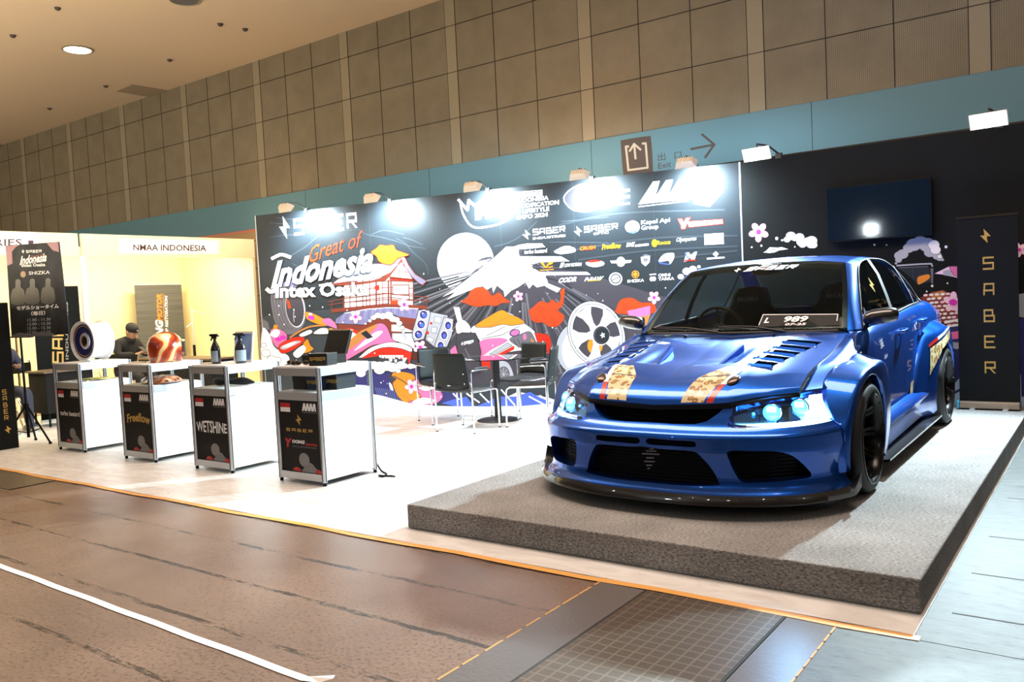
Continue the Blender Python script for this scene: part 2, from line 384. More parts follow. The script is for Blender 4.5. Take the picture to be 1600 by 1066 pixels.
mb=MB(); mb.mat(mat('ceiling hatch',(.33,.27,.19),.8)).add([v-Vector((0,0,.012)) for v in q]+q,[(0,1,2,3),(0,4,5,1),(1,5,6,2),(2,6,7,3),(3,7,4,0)])
tag(mb.build('ceiling_hatch'),'tan access hatch in the ceiling beside the wall','hatch')
p=atZ(0,228,CZ); disc('ceiling_speaker',p,.3,CZ,M_off,'dark round ceiling grille at far left edge near the wall','ceiling fixture')
sp=[]
for i,(u,v) in enumerate(((90,12),(20,55),(383,45),(265,93),(165,134),(77,169),(344,227-190))):
    c=atZ(u,v,CZ); o=MB().at(c.x,c.y,CZ-.02).lathe([(.001,-.025),(.03,-.02),(.045,.0),(.05,.02)],12).build('sprinkler',m=M_sign,smooth=40)
    tag(o,'small dark sprinkler head dotted on the plain ceiling','sprinkler','sprinkler heads on the ceiling')
# ================================================================ booth floor film, tapes, hall floor pieces
mb=MB(); mb.mat(M_sheet); z=.004
mb.box(-12.5,-.645,3.40,8.88,0.0005,z)
tag(mb.build('floor_film'),'white plastic film covering the booth floor under counters and table','floor covering')
M_tape=mat('orange cloth tape',(.72,.36,.09),.5); mb=MB().mat(M_tape)
pts=[(-12.5+i*.4,3.37+.012*math.sin(i*1.9)) for i in range(30)]+[(-.62,3.37)]
mb.add([(x,y-.024,.006) for x,y in pts]+[(x,y+.022,.007) for x,y in pts],[(i,i+1,len(pts)+i+1,len(pts)+i) for i in range(len(pts)-1)])
tag(mb.build('edge_tape',normals=False),'orange tape running along the front edge of the white floor film','tape')
a,b_=atZ(-40,870,0),atZ(478,1062,0); mb=MB().mat(mat('white tape',(.85,.83,.78),.5)); d=(b_-a).normalized(); nn=Vector((-d.y,d.x,0))*.019
L_=[a+(b_-a)*(i/24)+nn*.12*math.sin(i*1.3) for i in range(25)]
mb.add([p-nn+Vector((0,0,.003)) for p in L_]+[p+nn+Vector((0,0,.003)) for p in L_],[(i,i+1,25+i+1,25+i) for i in range(24)])
e=L_[-1]; mb.add([e-nn+Vector((0,0,.004)),e+nn+Vector((0,0,.004)),e+nn+d*.12+Vector((0,.02,.03)),e-nn*.2+d*.16+Vector((0,.0,.045)),e-nn+d*.1+Vector((0,0,.02))],[(0,1,2,3,4)])
tag(mb.build('floor_tape',normals=False),'long white tape strip stuck across the brown floor, end curling up','tape')
# grey concrete at right of the platform
mb=MB().mat(M_conc); mb.box(-.643,6,3.36,WY,0,.0035); mb.box(-.915,6,-4,3.355,0,.0032)
mb.mat(M_joint)
for y in (3.7,4.25,4.9,5.8,6.9): mb.box(-.56,6,y-.006,y+.006,.003,.0042)
struct(mb.build('floor_concrete'))
# steel channel covers in the floor
M_steel,b,N,L=nodes('checker plate steel'); tc=N('TexCoord'); sp=N('SeparateXYZ'); L(tc.outputs['Object'],sp.inputs[0])
def pp(o,k,t):
    a=N('Math',operation='PINGPONG',i1=k); L(o,a.inputs[0]); q=N('Math',operation='LESS_THAN',i1=t); L(a.outputs[0],q.inputs[0]); return q
q1,q2=pp(sp.outputs['X'],.028,.004),pp(sp.outputs['Y'],.028,.004); mx=N('Math',operation='MAXIMUM'); L(q1.outputs[0],mx.inputs[0]); L(q2.outputs[0],mx.inputs[1])
c=ramp(N,[(.0,(.12,.092,.068)),(1,(.21,.165,.12))]); L(mx.outputs[0],c.inputs['Fac']); L(c.outputs[0],b.inputs['Base Color'])
b.inputs['Metallic'].default_value=.5; b.inputs['Roughness'].default_value=.38; bp=N('Bump',Strength=.8,Distance=.006); L(mx.outputs[0],bp.inputs['Height']); L(bp.outputs[0],b.inputs['Normal'])
def plate(name,x0,x1,y0,y1,label):
    t=thing(name,label,'floor plate',((x0+x1)/2,(y0+y1)/2,0)); hx,hy=(x1-x0)/2,(y1-y0)/2
    MB().box(-hx,hx,-hy,hy,.0002,.006).build('cover',t,M_steel)
    for a_,b_ in ((-hx-.012,-hx),(hx,hx+.012)): MB().mat(M_joint).box(a_,b_,-hy,hy,.0002,.005).build('gap_seal',t)
    return t
plate('checker_plate',-1.75,-1.13,1.0,3.345,'embossed steel channel cover plate set in the brown floor by platform')
plate('checker_plate',-9.4,-7.33,2.97,3.33,'small embossed steel cover plate at left edge beside the floor film')
M_strip=mat('smooth grey concrete strip',(.13,.115,.11),.36,bump=(50,.1)); M_crk=mat('orange sealant',(.6,.33,.1),.6)
mb=MB().mat(M_strip).box(-2.0,-1.765,1,3.345,.0002,.004).box(-1.115,-.92,1,3.345,.0002,.004)
mb.mat(M_crk)
for i in range(16): y=1.2+i*.14; mb.box(-2.008,-1.998,y,y+.1+.04*random.random(),.001,.0045)
for i in range(10): y=2.5+i*.085; mb.box(-.925,-.916,y,y+.07,.001,.0045)
struct(mb.build('floor_channel_edge'))
# ================================================================ platform
PX0,PX1,PY0,PY1,PZ=-3.5,-.66,3.62,8.80,.15
t=thing('display_platform','low grey carpeted platform carrying the blue car','platform',((PX0+PX1)/2,(PY0+PY1)/2,0))
hx,hy=(PX1-PX0)/2,(PY1-PY0)/2
MB().box(-hx,hx,-hy,hy,.0045,PZ).build('deck',t,M_carpet,bevel=.008)
# ================================================================ backdrop with printed mural
BP0=Vector((-9.99,7.58,0)); BP1=Vector((-3.33,8.89,0)); BDIR=(BP1-BP0).normalized(); BN=Vector((BDIR.y,-BDIR.x,0)); BH=2.72
BLEN=(BP1-BP0).length
def onB(u,v,off=.003):
    r=ray(u,v); o=BP0+BN*off; return EYE+r*(((o-EYE).dot(BN))/r.dot(BN))
def pr(n,c,rough=.42): return mat('print '+n,c,rough)
K=pr('black',(.012,.018,.024)); SK=pr('faint streak',(.05,.065,.08)); Wt=pr('white',(.86,.87,.9)); G1=pr('charcoal',(.05,.046,.06)); G2=pr('grey',(.14,.135,.16)); G3=pr('light grey',(.42,.44,.5))
OR=pr('orange',(.75,.05,.006)); AM=pr('amber',(.75,.25,.012)); RD=pr('red',(.6,.02,.006)); PK=pr('pink',(.8,.16,.38)); LP=pr('pale pink',(.9,.66,.8)); MG=pr('magenta',(.7,.03,.45))
LV=pr('lavender',(.2,.19,.36)); NV=pr('navy',(.03,.03,.16)); BL=pr('blue',(.07,.13,.62)); BR=pr('brown',(.2,.035,.02)); YL=pr('yellow',(.75,.42,.015)); LB=pr('ice blue',(.55,.7,.88)); OC=pr('ochre',(.5,.2,.05)); DG=pr('dark slate',(.035,.045,.055))
bw=thing('backdrop_wall','black booth backdrop printed with snowy mountain, temple, wheel and sponsor logos','backdrop',tuple(BP0),math.atan2(BDIR.y,BDIR.x))
mb=MB().mat(pr('panel black',(.017,.024,.03),.42)).box(0,BLEN,0,.09,0,BH); mb.build('panel',bw)
mb=MB().mat(M_alu)
for x in (0.0,): mb.box(x-.012,x+.0,-.004,.09,0,BH)
mb.build('edge_profile',bw)
mb=MB().mat(mat('panel seam',(.03,.04,.045),.5))
for k in range(1,7): mb.box(BLEN*k/7-.003,BLEN*k/7+.003,-.0012,0,0,BH)
mb.build('panel_seam',bw)
D=Draw(lambda u,v:onB(u,v,.0015),BN,.0002)
def cc(ox,oy,s): return lambda L:[(ox+x/s,oy+y/s) for x,y in L]
c4=cc(380,300,4.98); c5=cc(400,440,4.98); c6=cc(630,270,4.98); c7=cc(640,440,4.44); c8=cc(800,240,4.21); cA=cc(400,430,8.2); cB=cc(540,440,8.88); cC=cc(560,520,8.88); cD=cc(700,480,6.66)
# lower zone base colours
D.poly([(407,495),(640,470),(900,470),(1150,470),(1150,640),(640,660),(414,660)],DG)
# faint speed streaks / car silhouette at the top
for L_ in ([(385,560),(470,600),(520,640),(620,650)],[(900,290),(960,330),(1060,350),(1180,380),(1290,420),(1420,440)],[(205,355),(300,340),(420,330)],[(205,240),(330,250)],[(250,200),(400,215)],[(330,520),(480,430),(620,330),(880,290)],[(1190,360),(1260,400),(1320,470),(1420,560),(1440,640)],[(1000,330),(1100,300),(1250,330)]):
    D.line(c4(L_),1.1,SK,20)
for L_ in ([(710,575),(830,540),(930,480),(1040,380)],[(150,560),(60,520),(0,505)],[(1140,540),(1594,545)],[(1230,380),(1594,345)]): D.line(c6(L_),1.4,SK,16)
for L_ in ([(310,470),(700,395),(1400,370)],[(380,640),(900,560),(1480,540)],[(440,700),(900,640),(1480,610)],[(1000,690),(1480,640)]): D.line(c8(L_),3.2,DG,14)
# moon
D.ell(727.5,411,44.5,47,Wt,n=48)
for L_ in ([(275,640),(365,632)],[(340,740),(660,708)],[(580,690),(690,660)],[(420,720),(560,706)]): D.line(c6(L_),.9,G1)
D.poly(c6([(575,690),(610,665),(650,655),(690,650),(690,668),(640,680)]),G1)
# mountain
D.poly([(636,520),(665,484),(700,458),(745,420),(792,387),(812,385),(850,410),(900,425),(960,440),(1030,462),(1100,480),(1150,500),(1150,600),(640,600)],G1)
random.seed(3); D.begin()
for i in range(60):
    a=-1.35+2.35*i/60+.03*random.random(); x0,y0=812+10*math.sin(a*3),400; l0=70+random.random()*40; l1=l0+40+random.random()*90
    dx,dy=math.sin(a),math.cos(a)*.75+.1
    if abs(a)<1.5: D.line([(x0+dx*l0,y0+dy*l0),(x0+dx*l1*1.1,y0+dy*l1)],1.2+random.random()*2.2,random.choice([G2,DG,K,G2]))
D.end()
D.poly(c6([(290,975),(400,900),(560,780),(720,650),(800,575),(860,575),(900,560),(960,550),(1080,548),(1110,580),(900,600),(905,650),(1230,650),(1300,690),(1040,700),(1000,730),(1060,770),(1430,770),(1465,795),(1110,800),(1130,860),(1230,900),(1200,935),(1120,895),(1100,880),(1040,895),(1010,870),(980,905),(950,855),(900,890),(840,920),(790,970),(780,920),(730,880),(700,940),(690,890),(650,915),(620,885),(560,905),(500,925),(330,995),(400,930)]),Wt,G1,.7)
D.begin()
for i in range(26):
    a=random.uniform(-1.05,.7); l0=random.uniform(15,50); l1=l0+random.uniform(12,45)
    D.line([(808+math.sin(a)*l0*1.5,390+math.cos(a)*l0*.8),(808+math.sin(a)*l1*1.5,390+math.cos(a)*l1*.8)],.5,G3)
D.end()
for L_ in ([(905,600),(1130,595)],[(900,625),(1140,628)],[(1000,715),(1400,745)],[(1010,745),(1300,755)],[(1110,815),(1300,870)]): D.line(c6(L_),1.6,K)
# temple
D.poly(c4([(785,705),(1000,672),(1130,660),(1320,660),(1322,880),(1130,885),(785,912)]),Wt)
def beam(L_,w=1.3): D.line(c4(L_),w,BR)
for x in (785,830,880,930,985,1035,1085,1130,1150,1290,1322): beam([(x,690),(x+2,905)],1.5 if x not in (1035,1130,1150) else 2.6)
for y in (705,755,800,850): beam([(785,y+10),(1130,y-12)],1.3); beam([(1130,y-12),(1322,y-5)],1.3)
D.poly(c4([(1165,725),(1290,725),(1290,800),(1165,800)]),Wt,BR,1.6)
for x in range(1175,1290,14): D.line(c4([(x,730),(x,795)]),.6,G2)
D.poly(c4([(1150,845),(1205,845),(1205,880),(1150,880)]),OR); D.poly(c4([(1020,735),(1060,720),(1060,765),(1030,770)]),RD)
D.poly(c4([(1140,655),(1320,672),(1322,700),(1140,690)]),BR); D.poly(c4([(1150,665),(1316,682),(1316,694),(1150,678)]),RD)
D.poly(c4([(670,722),(760,680),(900,700),(1000,690),(1090,662),(1150,610),(1215,535),(1240,500),(1245,530),(1190,610),(1110,690),(900,722),(740,730)]),BR)
D.poly(c4([(665,718),(700,712),(760,660),(830,635),(1000,560),(1120,560),(1200,520),(1238,505),(1200,570),(1150,625),(1080,660),(960,688),(820,697),(740,708)]),LB,BR,.8)
for i in range(26):
    x=760+i*16; D.line(c4([(x+90,560+max(0,8-i)*9),(x-10,694-i*1.2+(i>18)*(-(i-18)*11))]),.5,LV)
D.poly(c4([(1215,560),(1245,540),(1320,680),(1250,672),(1140,660)]),Wt,BR,1.2)
for L_ in ([(1180,610),(1290,625)],[(1215,560),(1215,660)],[(1245,560),(1290,680)]): beam(L_,1.1)
D.poly(c4([(1228,512),(1245,500),(1262,512),(1290,570),(1340,640),(1430,695),(1400,725),(1372,712),(1310,655),(1260,580)]),LV,BR,1.2)
for L_ in ([(665,855),(780,830),(1130,790),(1200,800),(1448,820)],[(668,880),(780,862),(1130,820),(1448,850)],[(690,915),(1130,868)]): beam(L_,1.2)
for x,y0,y1 in ((690,852,938),(1060,800,900),(1130,790,890),(1430,820,895),(780,830,910),(960,810,900)): beam([(x,y0),(x,y1)],1.2)
D.poly(c4([(690,918),(1130,872),(1430,885),(1430,915),(1130,893),(690,940)]),BR)
# lower roof
D.poly(cB([(-130,520),(-60,470),(20,425),(300,378),(600,355),(1010,372),(1000,520),(830,530),(620,430),(380,520),(250,600),(-140,580)]),LV)
for i in range(22): D.line(cB([(-60+i*50,430-min(i,10)*7+max(0,i-12)*2),(-100+i*52,560-i*6)]),.5,G3 if i%2 else NV)
D.line(cB([(0,440),(300,385),(600,362),(1010,378)]),1.2,Wt)
D.poly(cB([(-100,590),(240,610),(400,530),(620,470),(1000,520),(960,700),(640,720),(640,1020),(1250,1100),(1400,900),(1421,1066),(600,1066),(-100,900)]),BR)
for y in range(600,1060,60): D.line(cB([(640,y),(1200,y+10)]),1.0,G1)
D.poly(cB([(640,600),(720,600),(940,690),(900,700),(640,690)]),Wt); D.poly(cB([(650,720),(930,720),(930,830),(650,830)]),LB); D.poly(cB([(650,800),(930,790),(960,860),(960,940),(900,900)]),Wt)
# boombox
def loc(P,u,v): # bilinear quad
    a,b,c,d=[Vector(p) for p in P]; return tuple((a*(1-u)+b*u)*(1-v)+(d*(1-u)+c*u)*v)
bx=cB([(1180,420),(1421,470),(1421,700),(1300,960),(1110,810)]); D.poly(bx,G3,G1,1)
D.poly(cB([(1015,395),(1165,400),(1180,440),(1140,640),(1090,800),(960,830),(925,770),(930,700)]),G3,G1,1)
D.poly(cB([(1370,490),(1500,520),(1480,740),(1400,930),(1250,940),(1240,880)]),G3,G1,1)
for x,y in ((1085,460),(1050,595),(1015,735)): D.ell(*cB([(x,y)])[0],7.2,7.6,Wt); D.ell(*cB([(x,y)])[0],6,6.4,NV); D.ell(*cB([(x+10,y+8)])[0],3.6,3.6,BL); D.ell(*cB([(x-12,y-18)])[0],1.2,1.2,LP)
for x,y in ((1425,610),(1370,745),(1320,890)): D.ell(*cB([(x,y)])[0],6,7.4,Wt); D.ell(*cB([(x,y)])[0],4.8,6.2,NV); D.ell(*cB([(x+6,y+8)])[0],2.6,3.4,BL)
D.poly(cB([(1240,480),(1330,500),(1320,580),(1230,560)]),LB,G2,.7); D.poly(cB([(1200,630),(1270,640),(1260,720),(1190,700)]),LB,G2,.7); D.poly(cB([(1150,760),(1230,800),(1200,850),(1130,810)]),LB,G2,.7)
D.ell(*cB([(1140,712)])[0],2.3,2.6,RD); D.ell(*cB([(1190,580)])[0],2,2,RD)
# tyre at left
D.smooth(cA([(200,220),(400,130),(420,300),(460,560),(560,700),(420,760),(300,700),(220,520)]),G2,50)
for k in range(5): D.line(cA([(215+k*38,250),(225+k*38,400),(270+k*40,580),(350+k*40,700)]),.9,G1,14)
D.ell(*cA([(500,440)])[0],17,33,G2,rot=-.12,n=40); D.ell(*cA([(505,430)])[0],15,29.5,Wt,rot=-.12,n=40); D.ell(*cA([(500,430)])[0],14,28,G1,rot=-.12,n=40)
D.poly(cA([(390,300),(430,340),(450,420),(415,430)]),OR); D.line(cA([(490,450),(480,520),(490,600)]),1,G3)
D.ell(*cA([(440,120)])[0],12,6,LV)
# arms / batik / ribbons at lower left
D.poly(cA([(80,560),(150,600),(180,700),(100,700),(75,640)]),G2)
D.smooth(cA([(80,690),(180,760),(240,920),(420,1040),(380,1150),(90,1150)]),Wt,50,G1,.6)
D.smooth(cA([(190,700),(300,690),(400,770),(360,900),(270,930),(200,820)]),PK,40,G1,.8)
D.smooth(cA([(180,760),(250,690),(310,730),(260,800)]),Wt,24); D.poly(cA([(235,630),(280,650),(270,700),(220,690)]),AM)
for x,y in ((290,820),(350,800)): D.ell(*cA([(x,y)])[0],5,3.4,MG)
D.smooth(cA([(640,470),(760,500),(880,560),(1000,590),(1040,690),(930,650),(780,625),(650,560)]),AM,50,G1,.8)
D.smooth(cA([(850,570),(960,560),(1040,680),(960,660),(880,620)]),PK,30); D.ell(*cA([(712,545)])[0],5,3.2,MG,.3); D.ell(*cA([(700,500)])[0],3,2,Wt)
D.line(cA([(440,800),(560,720),(700,660),(900,640)]),2.6,OC,14)
D.smooth(cA([(300,900),(480,800),(620,800),(600,870),(460,970),(330,1000)]),RD,40,G1,.7); D.smooth(cA([(320,920),(480,850),(580,850),(470,910),(360,955)]),G3,30); D.smooth(cA([(340,915),(470,860),(520,860),(420,920)]),Wt,24)
D.smooth(cA([(560,760),(690,700),(720,740),(600,790)]),Wt,24,G1,.5); D.smooth(cA([(740,750),(830,680),(930,690),(930,750)]),Wt,24,G1,.5)
D.smooth(cA([(600,900),(660,820),(700,900),(740,950),(620,1000)]),AM,24,G1,.5); D.smooth(cA([(480,1000),(600,900),(640,960),(540,1060)]),Wt,24)
D.smooth(cA([(930,690),(980,680),(1080,740),(1150,860),(1140,930),(1060,930),(1000,850),(940,740)]),YL,40,G1,.9); D.line(cA([(1040,760),(1080,900)]),1,OC); D.line(cA([(1000,740),(1050,860)]),1,OC)
D.smooth(cA([(1060,720),(1200,670),(1312,720),(1312,780),(1180,730),(1090,760)]),RD,30,G1,.7); D.smooth(cA([(1110,760),(1220,720),(1312,790),(1180,860)]),Wt,30,G1,.7)
# large red and white hull stroke
D.smooth(cB([(-40,960),(160,760),(430,590),(560,610),(640,780),(700,860),(400,880),(180,1000),(-20,1100)]),PK,60,G1,.8)
D.poly(cB([(0,870),(200,690),(430,590),(450,610),(300,760),(60,950)]),OC); D.smooth(cB([(120,960),(300,790),(420,700),(520,690),(440,780),(240,900)]),LP,30)
D.poly(cB([(215,720),(290,680),(385,770),(310,800)]),K)
D.poly([tuple(p)[:2] for p in curve([Vector((*p,0)) for p in cC([(0,350),(150,220),(300,160),(450,130),(620,150),(740,205),(735,330),(715,430),(640,500),(650,400),(500,330),(380,310),(260,330),(60,360)])],60)],RD,G1,.8)
D.poly([tuple(p)[:2] for p in curve([Vector((*p,0)) for p in cC([(0,350),(150,220),(300,160),(450,130),(620,150),(738,205),(735,265),(600,220),(430,200),(260,230),(60,345)])],50)],Wt,G1,.8)
for i in range(9):
    x=290+i*38; D.poly(cC([(x,310),(x+36,312),(x+30,350+(i%3)*18),(x+4,340+(i%2)*22)]),Wt)
D.poly(cC([(270,350),(700,370),(690,480),(280,420)]),G1) ; D.poly(cC([(430,340),(480,345),(470,400),(430,400)]),Wt); D.poly(cC([(500,370),(540,370),(535,420),(510,410)]),Wt)
D.poly(cC([(595,420),(640,345),(680,350),(640,430)]),Wt)
# left lower sea, right lower sea
D.poly(cC([(-400,600),(0,430),(200,560),(420,545),(640,500),(820,500),(1400,640),(1421,980),(700,980),(500,960),(210,900),(-100,820),(-400,800)]),NV)
for i in range(14): x=260+i*28; D.line(cC([(x-20,760+i*4),(x+20,900+i*5)]),1.3,BL if i%2 else G2)
D.smooth(cC([(480,560),(620,540),(780,590),(800,720),(880,870),(760,960),(640,960),(540,860),(480,700)]),AM,60,G1,.9)
D.poly(cC([(400,560),(480,600),(540,640),(480,700),(440,650)]),G1); D.line(cC([(500,600),(640,680),(700,740)]),1.4,G1,10); D.line(cC([(520,740),(600,860),(740,940)]),1.2,OC,10); D.line(cC([(660,600),(700,700)]),1,OC)
D.smooth(cC([(720,700),(860,650),(1080,760),(1180,880),(1060,990),(800,1000),(700,960),(880,890)]),PK,50,G1,.9); D.smooth(cC([(840,760),(1000,740),(1070,770),(940,810)]),Wt,24,G1,.5); D.smooth(cC([(760,950),(900,900),(1060,930),(1000,980),(800,990)]),LP,30)
D.smooth(cC([(430,690),(470,720),(490,800),(450,780)]),Wt,16)
def blossom(cx,cy,r,rot=0,sx=.9,c=LP,dark=MG):
    for k in range(5):
        a=rot+2*PI*k/5; D.ell(cx+r*.62*math.cos(a)*sx,cy+r*.62*math.sin(a),r*.44,r*.33,c,rot=a,n=14,outline=PK,w=.35)
    D.ell(cx,cy,r*.26*sx,r*.26,dark,n=12)
    for k in range(5):
        a=rot+2*PI*k/5; D.line([(cx,cy),(cx+r*.5*math.cos(a)*sx,cy+r*.5*math.sin(a))],.6,dark)
# clouds
def cloud(pts,m=Wt,ol=K): 
    for x,y,r in pts: D.ell(x,y,r*1.12+.6,r*.92+.6,ol,n=18)
    for x,y,r in pts: D.ell(x,y,r*1.12,r*.92,m,n=18)
def cl(f,L_,s,**k): cloud([(*f([(x,y)])[0],r/s) for x,y,r in L_],**k)
cl(cC,[(40,560,60),(100,480,60),(220,450,60),(300,470,75),(300,510,70),(400,460,75),(480,480,70),(600,450,60),(650,460,40),(730,465,40),(770,465,30),(560,530,30)],8.88)
cl(cB,[(280,585,14),(340,545,22),(390,500,35),(450,470,42),(520,480,45),(600,470,55),(660,520,45),(710,530,40),(750,580,35),(790,640,28),(805,700,18),(815,740,10)],8.88)
cl(cA,[(130,1000,50),(200,1080,50),(280,1090,40),(100,900,30)],8.2)
D.ell(*cB([(827,785)])[0],1.9,2.6,Wt,outline=K,w=.6)
# bottom waves below table
D.poly([(560,612),(596,618),(640,630),(700,636),(770,634),(790,622),(810,612),(860,622),(905,640),(1150,640),(1150,700),(560,700)],Wt)
D.poly(cD([(-60,1000),(60,960),(200,930),(280,1040),(440,970),(520,930),(700,930),(860,880),(960,940),(1110,1000),(980,1010),(760,1030),(560,1030),(280,1035),(100,1035)]),BL)
for L_ in ([(200,900),(330,990)],[(340,900),(430,990)],[(560,860),(700,1020)],[(850,930),(1000,1010)],[(60,900),(120,960)],[(960,920),(1100,1000)]): D.line(cD(L_),2.4,Wt)
D.poly(cC([(1260,980),(1330,930),(1421,930),(1421,1000),(1300,1010)]),BL)
D.poly(cC([(215,900),(420,930),(640,990),(620,1010),(420,1000),(220,960)]),LB)
# crumpled cloth behind table
D.smooth(cD([(230,230),(420,110),(560,30),(640,60),(720,100),(800,170),(880,230),(930,300),(940,430),(700,460),(500,500),(340,510),(330,350)]),Wt,60,K,1)
D.smooth(cD([(280,200),(420,100),(560,30),(650,80),(720,100),(800,165),(660,190),(560,180),(440,210)]),AM,40,G1,.9); D.line(cD([(420,210),(560,130),(640,100)]),1.2,OC,8)
D.smooth(cD([(330,360),(520,320),(620,350),(460,440),(340,510)]),PK,30); D.smooth(cD([(640,340),(760,280),(860,260),(930,400),(930,430),(800,440)]),G2,30,G1,.8)
D.ell(*cD([(695,268)])[0],8.5,5.6,NV,rot=-.25); D.ell(*cD([(697,267)])[0],6.8,4.2,PK,rot=-.25)
D.poly(cD([(500,500),(690,400),(690,440),(560,505)]),RD); D.poly(cD([(430,490),(620,370),(670,400),(480,500)]),G3,G1,.7); D.poly(cD([(350,560),(440,520),(440,640),(350,640)]),RD)
D.poly(cD([(860,320),(920,380),(930,430),(870,410)]),OC)
for L_ in ([(400,300),(600,200)],[(350,330),(560,290),(740,200)],[(680,340),(740,430)],[(720,330),(780,430)]): D.line(cD(L_),.8,K)
D.ell(*cD([(800,310)])[0],2.8,5,PK)
D.poly(cD([(900,265),(1030,280),(1070,320),(1080,490),(1040,490),(990,340),(960,400),(940,400)]),RD,G1,.7); D.poly(cD([(940,420),(990,350),(1030,480),(980,480)]),Wt)
D.smooth(cD([(500,600),(560,560),(640,600),(680,760),(520,760)]),G3,24); D.ell(*cD([(580,700)])[0],9,12,G2,outline=K,w=.7)
for k in range(8): D.line([(787,585),(787+8*math.cos(k*PI/4),585+10.5*math.sin(k*PI/4))],.7,G3)
# grey torch with beam
D.poly(cD([(60,0),(120,0),(150,140),(100,150)]),Wt); D.smooth(cD([(95,160),(160,135),(230,200),(220,280),(110,280),(85,220)]),Wt,24)
D.poly(cD([(-40,500),(80,400),(110,500),(0,540)]),PK); D.poly(cD([(90,290),(150,265),(290,270),(320,350),(345,460),(330,680),(240,690),(130,540),(90,400)]),G1,K,1); D.poly(cD([(85,345),(310,300),(318,345),(92,385)]),DG); D.line(cD([(180,430),(240,540)]),1.6,G2)
D.bolt(cD([(135,405)])[0],(5,-1),(0,-6.5),Wt); D.saber(cD([(170,390)])[0],(14.5,-3),(.2,-4),Wt,.3,.4)
D.poly(cC([(1230,300),(1340,180),(1370,290),(1300,330)]),PK)
# orange curled clouds
def spiral(cx,cy,r,dirn=1,a0=0):
    pts=[(cx+r*(1-i/16)*math.cos(a0+dirn*i*.55),cy+r*(1-i/16)*math.sin(a0+dirn*i*.55)) for i in range(14)]; D.line(pts,.8,BR)
oc1=[(355,140),(400,110),(430,60),(490,38),(540,60),(575,100),(620,75),(655,110),(700,145),(640,150),(600,170),(540,165),(480,175),(420,165),(390,150)]
D.smooth(c7(oc1),OR,60,BR,.8)
for x,y,r in ((418,128,4.4),(490,130,4.6),(560,88,4.6),(622,112,4),(470,75,5)): spiral(*c7([(x,y)])[0],r)
D.smooth(c7([(825,205),(860,175),(910,135),(960,150),(990,125),(1030,150),(1050,110),(1045,70),(1075,45),(1072,110),(1060,170),(1030,200),(1075,240),(1050,290),(1010,315),(960,310),(930,285),(880,285),(845,265),(835,230)]),OR,70,BR,.8)
for x,y,r in ((905,185,6),(880,260,4),(995,270,6),(1015,195,3.5),(935,250,2.6),(990,150,4.5)): spiral(*c7([(x,y)])[0],r)
D.smooth(c8([(690,1010),(720,960),(790,950),(850,980),(930,985),(930,1050),(700,1053)]),OR,30,BR,.8); spiral(*c8([(745,1000)])[0],6)
D.poly([(980,486),(1016,478),(1016,494),(985,500)],PK); D.poly([(985,498),(1016,492),(1010,510),(990,515)],OC)
D.smooth(c4([(1000,470),(1040,440),(1070,415),(1120,420),(1170,415),(1190,450),(1240,470),(1290,490),(1240,505),(1200,520),(1160,560),(1110,560),(1060,540),(1040,500)]),AM,50,OR,1)
for x,y,r in ((1090,460,5),(1120,520,5),(1180,475,4)): spiral(*c4([(x,y)])[0],r)
# big silver wheel (two rims)
cx,cy=932,522
D.ell(905,545,36,42,G3,n=40,outline=K,w=1); D.ell(908,548,30,36,Wt,n=40)
D.ell(cx,cy,43,53,Wt,rot=-.45,n=56,outline=K,w=1); D.ell(cx,cy,40.5,50,G3,rot=-.45,n=56); D.ell(cx,cy,39,48.3,Wt,rot=-.45,n=56,outline=K,w=.6); D.ell(cx,cy,35,44,G1,rot=-.45,n=50,outline=K,w=.6)
D.ell(930,540,12,14,AM)
for k in range(5):
    a=-PI/2-.35+2*PI*k/5; ca,sa=math.cos(a),math.sin(a); px_,py_=-sa,ca
    def Q(r,w_): 
        x,y=r*ca+w_*px_,(r*sa+w_*py_)*1.22; c0,s0=math.cos(-.2),math.sin(-.2); return (cx+x*c0-y*s0,cy+x*s0+y*c0)
    D.poly([Q(4,-6.5),Q(14,-4.5),Q(26,-7.5),Q(36,-15),Q(36.5,15),Q(26,7.5),Q(14,4.5),Q(4,6.5)],Wt,G2,.5)
D.ell(cx+9,cy+2,0,0,Wt,n=3); D.ell(cx+7,cy+2,14,16,Wt); D.ell(cx+8,cy+2,12.5,14,G1,outline=K,w=.6); D.ell(cx+9,cy+2,10.6,12,K); D.smooth([(cx+10+4.2*math.cos(k*PI/5)*(1 if k%2 else .55),cy+2+5*math.sin(k*PI/5)*(1 if k%2 else .55)) for k in range(10)],Wt,30)
# flowers, snow
for x,y,r,ro in ((572-16,495,10,.3),(632,476,10.5,.9),(657,543,11,.2),(810,463,8,.7),(1022,465,10,.3),(644,604,11,.5)): blossom(x,y,r,ro)
random.seed(11)
for x,y in ((484,478),(504,480),(435,478),(436,492),(421,492),(444,507),(460,484),(461,495),(587,484),(542,485),(537,504),(663,428),(657,472),(800,476),(812,487),(943,470),(585,552),(595,598),(604,615),(593,620),(600,621),(578,597),(700,500),(708,517),(864,512),(690,620),(840,545),(770,540),(1040,450)):
    D.ell(x+random.uniform(-1,1),y,1.1,1.2,Wt,n=10)
for i in range(26): D.ell(random.uniform(415,1100),random.uniform(440,600),.6,.7,Wt,n=8)
